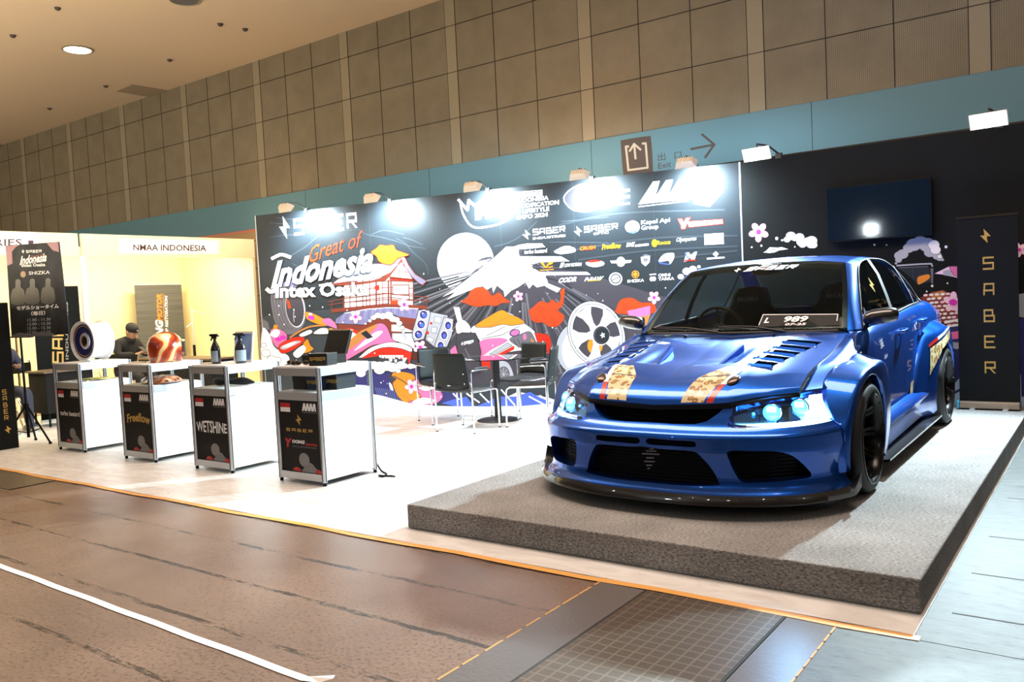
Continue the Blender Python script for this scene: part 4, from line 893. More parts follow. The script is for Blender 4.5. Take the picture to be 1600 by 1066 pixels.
for sg in (1,-1):
    mb=MB().mat(M_paint); pl_=[Vector((sg*FS(t,z).x,FS(t,z).y,z))+Vector((sg*.003,-.004,0)) for t,z in ((.80,.47),(.81,.43),(.815,.38),(.84,.32),(.875,.24),(.90,.185))]; mb.tube(curve([tuple(p) for p in pl_],24),[.002]+[.006]*22+[.002],6); mb.build('bumper_fin',car,smooth=60)
mb=MB().mat(M_gap)  # dark core that closes the nose
mb.box(-.42,.42,-.70,-.5,.1,.6).box(-.70,.70,-.6,-.4,.1,.56); mb.build('radiator_core',car)
D=Draw(lambda x,z:Vector((x,-.851+.22*x*x,z)),(0,-1,0),.0006); M_em2=mat('grey mesh emblem',(.2,.21,.23),.5)
for k,(w_,z) in enumerate(((.012,.335),(.03,.322),(.052,.305),(.022,.283),(.03,.262),(.016,.24),(.006,.222))): D.line([(-w_-.004*k+.01,z),(w_-.004*k+.01,z+.003)],.008,M_em2)
D.build('mesh_emblem',car)
# splitter
LIPC=curve([(0,-.985,0),(.3,-.965,0),(.52,-.905,0),(.68,-.83,0),(.82,-.72,0),(.92,-.58,0),(.985,-.46,0),(1.01,-.38,0)],48)
rows=[[],[],[],[],[]]
for i,p in enumerate(LIPC):
    s=i/47; up=max(0,(s-.84)/.16)
    ip=FS(min(1,s*.99),.1)
    z0=.080+.008*s+up*up*.04; k=.02+.0*s
    rows[0].append(ip.lerp(p,-.1)*1 if False else Vector((ip.x*.96,ip.y+.03,.100)))
    rows[1].append(Vector((lerp_:=ip.lerp(p,.25)).to_tuple()) if False else Vector((ip.x,ip.y-.0,.098)))
    rows[1][-1]=ip.lerp(p,.55)+Vector((0,0,.128-ip.lerp(p,.55).z+up*.06))
    rows[2].append(Vector((p.x,p.y-.004,z0+.022+up*.06)))
    rows[3].append(Vector((p.x*1.0,p.y-.006,z0-.006)))
    rows[4].append(Vector((ip.x*.9,ip.y+.1,.062)))
part('front_splitter',mirror(gridmesh(rows)),M_carb,sm=40)
# ---- hood
YL=[(0,-.803),(.2,-.798),(.43,-.772),(.48,-.735),(.6,-.65),(.735,-.525)]
YC=[(0,.50),(.4,.50),(.735,.535)]
Z0=[(0,.578),(.012,.606),(.045,.645),(.11,.69),(.23,.73),(.38,.77),(.61,.822),(.85,.87),(1,.905)]
Z4=[(0,.598),(.015,.626),(.05,.66),(.11,.702),(.22,.752),(.38,.792),(.61,.838),(.85,.885),(1,.907)]
Z7=[(0,.636),(.03,.665),(.09,.69),(.17,.722),(.38,.766),(.6,.805),(.82,.856),(1,.893)]
def HD(x,b):
    a=abs(x); y=pch(YL,a)+(pch(YC,a)-pch(YL,a))*b; z=pch([(0,pch(Z0,b)),(.2,pch(Z0,b)*.55+pch(Z4,b)*.45),(.4,pch(Z4,b)),(.58,pch(Z4,b)*.45+pch(Z7,b)*.55+.006),(.735,pch(Z7,b)),(.8,pch(Z7,b)-.03)],a)
    # shallow trapezoid outlet recess in the middle
    def st(e0,e1,v): t=max(0,min(1,(v-e0)/(e1-e0))); return t*t*(3-2*t)
    z-=.022*st(-.37,-.34,y)*(1-st(-.2,.14,y))*(1-st(.26,.34,a))
    return Vector((x,y,z))
bs=sorted(set([i/90 for i in range(91)]+[i/400 for i in range(24)]))
hood=gridmesh([[HD(-.735+1.47*j/96,b) for j in range(97)] for b in bs])
# louvre openings
LV_=[]
for k in range(5):
    y0=-.40+k*.135; xi=.385+.012*k; xo=.56+.022*k
    if k==0: xi+=.03
    LV_.append([(xi,y0),(xo-.015,y0+.015),(xo,y0+.10),(xi+.012,y0+.085)])
for P_ in LV_: hood=clip(hood,polyf(P_,(0,1)))[1]
edge=rim_of(hood,Vector((0,.012,-.02)))+(M_gap,)  # edge walls blackened, putting the gap shade into the colour
hd=part('hood',hood,M_paint,extra=[edge])
for sg in (1,-1):
    for k,P_ in enumerate(LV_):
        (xa,ya),(xb,yb),(xc,yc),(xd,yd)=P_
        def hz(x,y): 
            b=(y-pch(YL,x))/(pch(YC,x)-pch(YL,x)); return HD(x,max(0,min(1,b))).z
        q=[Vector((sg*xa,ya-.003,hz(xa,ya)-.002)),Vector((sg*xb,yb-.003,hz(xb,yb)-.002)),Vector((sg*xc,yc+.02,hz(xc,yc)-.045)),Vector((sg*xd,yd+.02,hz(xd,yd)-.045))]
        # blade rises at the front edge
        q[0].z+=.012; q[1].z+=.012
        mb=MB().mat(M_paint); mb.add(q,[(0,1,2,3)]); mb.add([q[0],q[1],q[1]+Vector((0,-.02,-.013)),q[0]+Vector((0,-.02,-.013))],[(0,1,2,3)])
        mb.build('hood_louvre',hd,solid=.003)
    # hood pins and latches
def onhood(x,y,up=0):
    a=abs(x); b=(y-pch(YL,a))/(pch(YC,a)-pch(YL,a)); return HD(x,max(0,min(1,b)))+Vector((0,0,up))
M_pin=mat('bronze hood latch',(.09,.05,.03),.25,.6,coat=.5)
for sg in (1,-1):
    p=onhood(sg*.415,-.635,.004); a=onhood(sg*.415,-.66); b_=onhood(sg*.415,-.60); sl=math.atan2(b_.z-a.z,b_.y-a.y)
    mb=MB().at(p.x,p.y,p.z,rx=sl,rz=-sg*.25).ball((0,0,0),.032,.05,.014,20,8); mb.build('hood_latch',hd,m=M_pin,smooth=50)
# washer jets
for x in (-.3,.32): p=onhood(x,.33,.003); MB().mat(M_black).at(*p).box(-.008,.008,-.006,.01,-.004,.012).build('washer_jet',hd,bevel=.003)
# triangular fins in the outlet
for sg in (1,-1):
    vs=[onhood(sg*.21,-.33,.0),onhood(sg*.25,-.02,.0),onhood(sg*.25,-.02,.0)+Vector((0,0,.04)),onhood(sg*.19,-.33,0),onhood(sg*.23,-.02,0),onhood(sg*.23,-.02,0)+Vector((0,0,.04))]
    MB().mat(M_paint).add(vs,[(0,1,2),(3,5,4),(0,3,4,1),(1,4,5,2),(0,2,5,3)]).build('outlet_fin',hd)
# printed film: batik panels with red/white lines (follow the hood)
def decal(name,P_,m,n=18,up=.0012,parent=None):
    """P_ = quad in (x,y) on the hood"""
    rows=[]
    for i in range(n+1):
        r=[]
        for j in range(n//2+1):
            x,y=[sum(w*P_[k][c] for k,w in enumerate(((1-i/n)*(1-2*j/n),(1-i/n)*2*j/n,(i/n)*2*j/n,(i/n)*(1-2*j/n)))) for c in (0,1)]
            r.append(onhood(x,y,up))
        rows.append(r)
    return part(name,gridmesh(rows),m,parent or hd,weld=False)
M_rs=mat('red film',(.55,.02,.01),.3,coat=.8); M_ws=mat('white film',(.85,.85,.87),.3,coat=.8)
for sg in (1,-1):
    decal('batik_film',[(sg*.17,-.795),(sg*.30,-.788),(sg*.385,-.585),(sg*.20,-.60)],M_batik)
    decal('batik_film',[(sg*.203,-.592),(sg*.387,-.577),(sg*.43,-.44),(sg*.30,-.44)],M_batik)
    decal('stripe_film',[(sg*.315,-.787),(sg*.352,-.783),(sg*.385,-.67),(sg*.352,-.675)],M_rs)
    decal('stripe_film',[(sg*.352,-.675),(sg*.385,-.67),(sg*.435,-.45),(sg*.402,-.46)],M_ws)
    decal('stripe_film',[(sg*.402,-.46),(sg*.435,-.45),(sg*.452,-.1),(sg*.436,-.1)],M_ws)
    decal('stripe_film',[(sg*.436,-.1),(sg*.452,-.1),(sg*.44,.22),(sg*.434,.22)],M_ws)
# ---- body side
GZ=[(-.54,.636),(-.47,.69),(-.35,.722),(.11,.80),(.535,.893),(.62,.903),(.9,.925),(1.5,.958),(2.3,1.005),(2.9,1.02),(3.1,1.0),(3.5,.975)]
GX=[(-.54,.750),(.45,.750),(.56,.755),(.64,.783),(1.5,.792),(2.3,.786),(2.8,.765),(3.1,.72),(3.5,.69)]
RW=lambda y:[(pch(GX,y),pch(GZ,y)),
 (pch([(-.4,.79),(.5,.79),(.7,.808),(2.6,.812),(3.1,.775),(3.5,.73)],y),pch(GZ,y)-pch([(-.4,.016),(0,.006),(.5,.0),(.7,.012),(3.0,.016)],y)),
 (pch([(-.4,.822),(.5,.832),(1,.84),(2.6,.842),(3.2,.82),(3.5,.765)],y),pch(GZ,y)-pch([(-.4,.036),(0,.028),(.5,.032),(1,.06),(3,.06)],y)),
 (pch([(-.4,.848),(.3,.86),(1,.862),(2.7,.866),(3.2,.845),(3.5,.79)],y),pch(GZ,y)-pch([(-.4,.058),(0,.06),(.3,.06),(.6,.10),(1,.15),(3,.15)],y)),
 (pch([(-.4,.858),(.3,.87),(1,.872),(2.7,.872),(3.2,.85),(3.5,.80)],y),pch([(-.4,.56),(.5,.66),(3,.70)],y)),
 (pch([(-.4,.86),(1,.87),(2.7,.87),(3.2,.85),(3.5,.80)],y),.52),(pch([(-.4,.858),(1,.866),(2.7,.864),(3.5,.8)],y),.40),(.852,.29),(.842,.2),(.80,.13)]
def SD(y,l): 
    R=RW(y); p=crs([(a,b,0) for a,b in R],l); return Vector((p.x,y,p.y))
def yfas(x,z):
    lo,hi=0,1
    for _ in range(22):
        m_=(lo+hi)/2
        if FS(m_,z).x<x: lo=m_
        else: hi=m_
    return FS(lo,z).y
_YB={}
def yb_(l):
    k=round(l,4)
    if k not in _YB: _YB[k]=min(-.30,yfas(min(.872,SD(-.45,l).x),.635)+.004)
    return _YB[k]
def ybend(y,l): return max(y,yb_(l))
def SDF(y,l):
    p=SD(y,l); d=(y-yb_(l))/.30
    if d<1: k=(1-max(0,d))**1.7; p.z=p.z*(1-k)+min(p.z,.640)*k
    return p
ys=[-.60+i*.0225 for i in range(int(4.12/.0225)+1)]
side=gridmesh([[SDF(ybend(y,j/60),j/60) for y in ys] for j in range(61)])
side=clip(side,lambda v:.392-math.hypot(v.y,v.z-.31))[0]
side=clip(side,lambda v:.392-math.hypot(v.y-2.63,v.z-.31))[0]
side=clip(side,lambda v:-1 if v.y>-.1 else .64-.1-v.z+.0)[0]
segs=[('front_fender',lambda v:v.y-.597),('front_door',lambda v:v.y-1.497),('rear_door',lambda v:v.y-pch([(.3,2.14),(.7,2.2),(1.0,2.32)],v.z)),('rear_quarter',lambda v:v.y-9)]
sill,rest=clip(side,lambda v:v.z-.27)
for sg in (1,-1):
    q=sill if sg==1 else flip(sill); part('sill',q,M_paint)
    r=clip(rest,lambda v:.274-v.z)[0]
    for nm_,f in segs:
        a,r=clip(r,f); r=clip(r,lambda v:-f(v)+.006)[0] if nm_!='rear_quarter' else r
        e=rim_of(a,Vector((-.02,0,0)),lambda v:v.z<.95)
        if sg==-1: a=flip(a); e=flip(e)
        o=part(nm_,a,M_paint,extra=[e])
        if 'door' in nm_:
            hy,hz=(1.40,.845) if nm_=='front_door' else (2.16,.885)
            mb=MB().mat(M_paint); hx=.868
            mb.tube(curve([(sg*(hx-.01),hy-.085,hz),(sg*(hx+.028),hy-.07,hz+.001),(sg*(hx+.036),hy,hz+.006),(sg*(hx+.03),hy+.07,hz+.008),(sg*(hx-.01),hy+.085,hz+.008)],14),[.011]*14,10); 
            mb.mat(M_gap).ball((sg*(hx-.022),hy,hz-.012),.02,.05,.022,12,8)
            mb.build('door_handle',o,smooth=50)
    # belt weatherstrip
    mb=MB().mat(M_black); mb.tube([Vector((sg*(pch(GX,y)+.002),y,pch(GZ,y)+.004)) for y in [.66+.1*i for i in range(20)]],.009,6); mb.build('window_seal',car,smooth=50)
M_stk=mat('white sticker',(.7,.72,.75),.4)
def onside(y,z,sg=1):
    lo,hi=0,1
    for _ in range(24):
        m_=(lo+hi)/2
        if SD(y,m_).z>z: lo=m_
        else: hi=m_
    p=SD(y,lo); return Vector((sg*(p.x+.0015),y,z))
D=Draw(lambda y,z:onside(y,z),(1,0,0),.0003)
D.text('SABER',(.80,.775),(.085,.01),(0,.03),M_stk); D.line([(.79,.768),(.895,.782)],.004,M_stk); D.line([(.79,.812),(.895,.826)],.004,M_stk)
D.text('Saber',(.86,.69),(.10,.012),(0,.03),M_stk,.3); D.line([(1.98,.86),(2.03,.88)],.006,M_stk); D.text('R',(1.93,.82),(.03,.004),(0,.04),M_stk)
D.build('door_sticker',car)
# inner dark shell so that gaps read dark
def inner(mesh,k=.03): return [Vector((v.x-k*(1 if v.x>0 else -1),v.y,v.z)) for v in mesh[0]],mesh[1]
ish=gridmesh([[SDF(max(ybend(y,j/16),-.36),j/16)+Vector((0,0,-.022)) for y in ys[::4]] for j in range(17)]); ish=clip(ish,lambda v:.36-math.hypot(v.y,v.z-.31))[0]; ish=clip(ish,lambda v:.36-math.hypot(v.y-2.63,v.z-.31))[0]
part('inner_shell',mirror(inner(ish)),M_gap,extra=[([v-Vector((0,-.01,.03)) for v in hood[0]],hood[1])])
# wheel wells and underbody
mb=MB().mat(M_gap)
for yc in (0,2.63):
    for sg in (1,-1):
        r=[[Vector((sg*x,yc+.36*math.cos(a),.31+.36*math.sin(a))) for a in [(-25+230*k/24)*PI/180 for k in range(25)]] for x in (.55,.945)]
        mb.grid(r); mb.add([Vector((sg*.55,yc+.36*math.cos(a),.31+.36*math.sin(a))) for a in [(-25+230*k/24)*PI/180 for k in range(25)]],[tuple(range(25))])
mb.box(-.8,.8,-.55,3.4,.11,.13); mb.box(-.8,.8,.42,2.2,.12,.25); mb.build('underbody',car)
# ---- overfenders (polar lofts around wheel centres)
def overfender(name,yc,prof,angs,sg,m=M_paint,extra_fn=None):
    """prof rows: list of table functions theta-> (r,x); angs in degrees"""
    rows=[]
    for a in angs:
        th=a*PI/180; row=[]
        for rf,xf in prof:
            r,x=pch(rf,a),pch(xf,a); row.append(Vector((sg*x,yc+r*math.cos(th),.31+r*math.sin(th))))
        rows.append(row)
    # refine across with extra points near the ridge for a soft edge
    out=[]
    for row in rows:
        q=[]
        for i in range(len(row)-1):
            for t in (0,.08,.3,.7,.92): q.append(row[i].lerp(row[i+1],t))
        q.append(row[-1]); 
        for _ in range(2): q=[q[0]]+[ (q[i-1]+q[i]*2+q[i+1])/4 for i in range(1,len(q)-1)]+[q[-1]]
        out.append(q)
    g=gridmesh(out); return part(name,g,m,sm=45,solid=0)
# angle measured from rear (0deg) over the top (90) to the front (180)
fa=[-22+ i*(218/72) for i in range(73)]
for sg in (1,-1):
    P0_=([( -30,.372),(200,.384)],[(-30,.93),(200,.93)])
    P1_=([( -30,.378),(70,.37),(90,.368),(140,.38),(200,.392)],[(-30,.965),(60,.985),(120,.985),(160,.965),(200,.95)])
    P2_=([(-30,.47),(-5,.53),(15,.565),(35,.57),(48,.545),(62,.475),(78,.425),(95,.41),(120,.418),(145,.42),(165,.42),(200,.42)],
         [(-30,.95),(0,.97),(40,.985),(60,.99),(100,.986),(130,.97),(150,.95),(200,.935)])
    P3_=([(-30,.50),(-5,.56),(15,.60),(35,.615),(48,.59),(59,.555),(71,.498),(81,.455),(95,.443),(110,.446),(130,.462),(141,.462),(155,.448),(165,.44),(200,.44)],
         [(-30,.86),(0,.866),(40,.862),(60,.855),(80,.842),(100,.825),(120,.805),(141,.80),(152,.86),(165,.90),(200,.90)])
    P4_=([(a,r-.02) for a,r in P3_[0]],[(a,x-.03) for a,x in P3_[1]])
    f=overfender('front_overfender',0,[P0_,P1_,P2_,P3_,P4_],fa,sg)
    mb=MB().mat(M_chrome)
    for a in (60,85,108,128): r,x=pch(P3_[0],a)-.012,pch(P3_[1],a)+.012; mb.ball((sg*x,r*math.cos(a*PI/180),.31+r*math.sin(a*PI/180)+.006),.007,n=8,k=6)
    mb.build('fender_bolts',f,smooth=60)
    # dark vent behind front wheel with blue blade
    mb=MB().mat(M_gap).box(min(sg*.80,sg*.875),max(sg*.80,sg*.875),.40,.585,.24,.72); mb.build('fender_vent',f)
    P0_=([( -30,.372),(210,.372)],[(-30,.93),(210,.93)])
    P1_=([( -30,.376),(210,.376)],[(-30,.96),(60,.985),(130,.98),(210,.95)])
    P2_=([(-30,.40),(0,.43),(30,.47),(60,.52),(75,.50),(90,.485),(110,.50),(130,.60),(142,.70),(155,.76),(165,.80),(180,.87),(190,.80),(200,.60),(210,.55)],
         [(-30,.93),(0,.95),(60,.972),(100,.968),(130,.94),(142,.915),(160,.90),(180,.885),(210,.88)])
    P3_=([(-30,.44),(0,.48),(30,.54),(60,.60),(75,.575),(90,.555),(110,.57),(130,.655),(141,.735),(142,.738),(155,.775),(165,.815),(180,.885),(190,.815),(200,.61),(210,.56)],
         [(-30,.85),(0,.86),(60,.858),(90,.848),(110,.848),(130,.846),(142,.86),(210,.86)])
    ra=[-25+i*(228/90) for i in range(91)]
    P4_=([(a,r-.005) for a,r in P3_[0]],[(a,x-.04) for a,x in P3_[1]])
    f=overfender('rear_overfender',2.63,[P0_,P1_,P2_,P3_,P4_],ra,sg)
    mb=MB().mat(M_chrome)
    for yy,zz in ((2.0,.50),(2.05,.62),(2.12,.755),(2.35,.80),(2.7,.845)): mb.ball((sg*(.90 if yy<2.1 else .865),yy,zz),.007,n=8,k=6)
    mb.build('fender_bolts',f,smooth=60)
    # decals on rear overfender : sample its outer face P1-P2
    def orf(y,z,off=.004):
        dy,dz=y-2.63,z-.31; a=math.degrees(math.atan2(dz,dy)); r=math.hypot(dy,dz); r1,r2=.376,pch(P2_[0],a); t=max(0,min(1,(r-r1)/(r2-r1))); return Vector((sg*(pch(P1_[1],a)*(1-t)+pch(P2_[1],a)*t+off),y,z))
    def quad(name,Q,m,n=10):
        rows=[[orf(*[sum(w*Q[k][c] for k,w in enumerate(((1-i/n)*(1-j/n),(1-i/n)*j/n,i/n*j/n,i/n*(1-j/n)))) for c in (0,1)]) for j in range(n+1)] for i in range(n+1)]
        part(name,gridmesh(rows),m,f,weld=False)
    quad('batik_film',[(2.13,.665),(2.42,.712),(2.37,.625),(2.07,.46)],M_batik); quad('batik_film',[(2.42,.712),(2.78,.775),(2.72,.705),(2.40,.64)],M_batik)
    quad('stripe_film',[(2.1,.672),(2.33,.715),(2.33,.742),(2.12,.70)],M_rs); quad('stripe_film',[(2.33,.715),(2.78,.79),(2.78,.805),(2.33,.742)],M_ws)
    # side skirt
    SK=[[(.862,.36),(.925,.325),(.945,.29),(.905,.22),(.90,.13),(.84,.11)]]
    rows=[]
    for i in range(41):
        y=.44+i*(2.24-.44)/40; k=pch([(.44,.0),(.6,.0),(1.5,.015),(2.24,.03)],y); b_=pch([(.44,.008),(.9,0),(2.24,-.004)],y)
        rows.append([Vector((sg*(x+b_),y,z+k)) for x,z in ((.866,.345),(.915,.322),(.936,.296),(.93,.282),(.905,.25),(.893,.2),(.90,.135),(.86,.11))])
    part('side_skirt',gridmesh(rows),M_paint,sm=40)
    rows=[[Vector((sg*x,.42+i*(2.28-.42)/24,z+.01*i/24)) for x,z in ((.83,.118),(.955,.108),(.985,.114),(.985,.102),(.955,.094),(.83,.10))] for i in range(25)]
    part('skirt_blade',gridmesh(rows),M_carb,sm=40)
    q=[Vector((sg*.8715,y,z)) for y,z in ((1.62,.30),(1.78,.32),(1.86,.47),(1.70,.44))]
    part('batik_film',(q,[(0,1,2,3)]),M_batik,weld=False)
# ---- headlamps
M_lens=mat('headlamp lens',(1,1,1),.01,trans=1,bump=False); M_lens.node_tree.nodes['Principled BSDF'].inputs['IOR'].default_value=1.12; M_lens.node_tree.nodes['Principled BSDF'].inputs['Coat Weight'].default_value=1
M_hlb=mat('headlamp housing',(.08,.3,.7),.12,.95); M_hled=mat('white daytime light strip',(1,1,1),.3,emit=(.85,.95,1),es=9); M_blue=mat('blue lit projector',(.3,.7,1),.1,emit=(.05,.45,1),es=2.2); M_prj=mat('projector glow',(1,1,1),.2,emit=(.7,.9,1),es=9)  # housing coloured blue to stand for the headlamp's blue glow
M_amb=mat('amber glass',(.5,.12,.01),.1)
def yfas(x,z):
    lo,hi=0,1
    for _ in range(22):
        m_=(lo+hi)/2
        if FS(m_,z).x<x: lo=m_
        else: hi=m_
    return FS(lo,z).y
for sg in (1,-1):
    lens=hl if sg==1 else flip(hl)
    H=part('headlight',([v+Vector((-sg*.02-(.03 if abs(v.x)>.8 else 0)*sg,.075,0)) for v in lens[0]],lens[1]),M_hlb,extra=[rim_of(lens,Vector((-sg*.025,.075,0)))])
    part('headlight_lens',lens,M_lens,H)
    part('lens_frame',rim_of(lens,Vector((-sg*.004,.012,0))),M_chrome,H)
    for x,z,r in ((.625,.537,.043),(.735,.552,.043)):
        y=yfas(x,z)+.052; n_=Vector((sg*.25,-1,.05)).normalized(); c_=Vector((sg*x,y,z))
        mb=MB().mat(M_chrome); q=n_.to_track_quat('Z','Y').to_matrix().to_4x4(); mb.T=Matrix.Translation(c_)@q
        mb.lathe([(r*1.18,-.03),(r*1.2,.006),(r*1.08,.012),(r*.98,.0)],24)
        mb.mat(M_blue).ball((0,0,0),r*.97,r*.97,r*.55,20,10)
        mb.mat(M_prj).add([(-r*.55,r*.15,r*.56),(r*.55,r*.15,r*.56),(r*.5,r*.75,r*.42),(-r*.5,r*.75,r*.42)],[(0,1,2,3)])
        mb.build('projector',H,smooth=50)
    c_=Vector((sg*.54,yfas(.54,.53)+.05,.53)); mb=MB().mat(mat('indicator reflector',(.05,.1,.16),.15,.8)); mb.T=Matrix.Translation(c_)@Matrix.Rotation(PI/2,4,'X'); mb.lathe([(.04,-.01),(.03,-.03),(.001,-.035)],20); mb.mat(M_blue).ball((0,0,-.01),.01,n=10,k=6); mb.build('indicator',H,smooth=50)
    # light strip along the bottom and outer end
    mb=MB().mat(M_hled); pts=[]
    for x,z in [(.54+.03*i,.479) for i in range(11)]+[(.865,.49),(.868,.53),(.868,.57),(.862,.605)]: pts.append(Vector((sg*(x-.014),yfas(x,z)+.028,z)))
    mb.tube(pts,[.003+.001*i if i<9 else .012 for i in range(len(pts))],8); 
    for k in range(8): x=.772+.012*k; mb.add([Vector((sg*(x-.012),yfas(x,.5)+.035,.495)),Vector((sg*(x),yfas(x+.012,.5)+.035,.495)),Vector((sg*(x),yfas(x+.012,.6)+.035,.607)),Vector((sg*(x-.012),yfas(x,.6)+.035,.607))],[(0,1,2,3)])
    mb.build('light_strip',H,smooth=50)
    spot('headlamp_glow',car.location+Vector((sg*.8,-.95,.5)),car.location+Vector((sg*1.0,-3.2,-.1)),25,(.3,.6,1),70,.9,.05).parent=None
# ---- greenhouse
WSB=lambda s:Vector((s*.722,pch([(0,.47),(.5,.49),(1,.545)],abs(s)),pch([(0,.907),(1,.905)],abs(s))))
WST=lambda s:Vector((s*.575,pch([(0,1.215),(.6,1.19),(1,1.12)],abs(s)),pch([(0,1.388),(.6,1.378),(1,1.352)],abs(s))))
def WS(s,t): p=WSB(s).lerp(WST(s),t); return p+Vector((0,-.5,.55)).normalized()*(.035*math.sin(PI*t)*(1-.25*s*s))+Vector((s*.012*math.sin(PI*t),0,0))
wsm=gridmesh([[WS(-1+2*j/40,i/24) for j in range(41)] for i in range(25)])
G=part('windscreen',wsm,M_glass,sm=60,solid=.004)
fr=[]
def wsband(name,s0,s1,t0,t1,m,off=-.0045,ns=20,nt=4): return part(name,gridmesh([[WS(s0+(s1-s0)*j/ns,t0+(t1-t0)*i/nt)+Vector((0,-.67,.74))*off for j in range(ns+1)] for i in range(nt+1)]),m,G,weld=False)
M_frit=mat('black glass border',(.006,.006,.007),.25)
mb=MB().mat(M_frit)
for s0,s1,t0,t1 in ((-1,1,0,.05),(-1,1,.875,1),(-1,-.95,0,1),(.95,1,0,1)): mb.add(*gridmesh([[WS(s0+(s1-s0)*j/30,t0+(t1-t0)*i/16)-Vector((0,-.67,.74))*.005 for j in range(31)] for i in range(17)]))
mb.build('screen_border',G,smooth=60,normals=False)
M_sb=mat('white screen lettering',(.9,.9,.92),.4)
D=Draw(lambda s,t:WS(s,t),(0,-.67,.74),.0008); D.base=5
D.bolt((-.40,.85),(.10,0),(0,.09),M_sb); D.saber((-.24,.862),(.60,0),(0,.06),M_sb,.3,.62,.55); D.build('screen_lettering',G)
D=Draw(lambda s,t:WS(s,t),(0,-.67,.74),.0008); D.base=5
D.poly([(.21,.055),(.935,.055),(.925,.20),(.215,.205)],M_gap); D.line([(.215,.075),(.225,.195),(.915,.19),(.91,.11)],.007,M_sb)
D.text('L',(.255,.095),(.05,0),(0,.062),M_sb,.2,.04); D.text('989',(.44,.1),(.22,0),(0,.07),M_sb,.2,.04); D.text('07-25',(.46,.062),(.19,0),(0,.028),M_sb,.2,.03); D.build('plate_board',G)
# roof, pillars, side glass
RT=[(1.12,1.352),(1.4,1.395),(1.8,1.412),(2.2,1.40),(2.5,1.36)]
def RF(a,b):
    """a -1..1 across to the drip rail, b 0..1 front to back"""
    s=abs(a); sg=1 if a>=0 else -1
    e=min(1,s/.86); x=e*pch([(0,.575),(.3,.572),(1,.56)],b)
    yf=WST(e).y; yr=pch([(0,2.56),(1,2.46)],e); y=yf+(yr-yf)*b
    z=pch([(0,pch([(0,1.388),(.12,1.412),(.4,1.437),(.7,1.43),(1,1.398)],b)),(.6,pch([(0,1.378),(.12,1.402),(.4,1.424),(.7,1.417),(1,1.388)],b)),(1,pch([(0,1.352),(.12,1.378),(.4,1.398),(.7,1.392),(1,1.352)],b))],e)
    if s>.86:
        t=(s-.86)/.14; D_=DLO(pch([(0,.30),(.3,.47),(.65,.62),(1,.80)],b)); c0=Vector((x,y,z)); c1=Vector((x+.030,y,z-.016)); 
        D_=Vector((D_.x,D_.y*.5+y*.5 if False else D_.y,D_.z))
        p=(c0*(1-t)**2+c1*2*t*(1-t)+D_*t*t); return Vector((sg*p.x,p.y,p.z))
    return Vector((sg*x,y,z))
DL=[(.795,.64,.905),(.755,.76,1.01),(.705,.93,1.16),(.655,1.12,1.29),(.625,1.32,1.352),(.61,1.62,1.378),(.608,1.95,1.38),(.62,2.2,1.352),(.655,2.42,1.27),(.705,2.58,1.16),(.755,2.62,1.06),(.79,2.6,1.022)]
def DLO(t): return crs(DL,t)
roof=gridmesh([[RF(-1+2*j/72,i/40) for j in range(73)] for i in range(41)])
part('roof',roof,M_paint,sm=50)
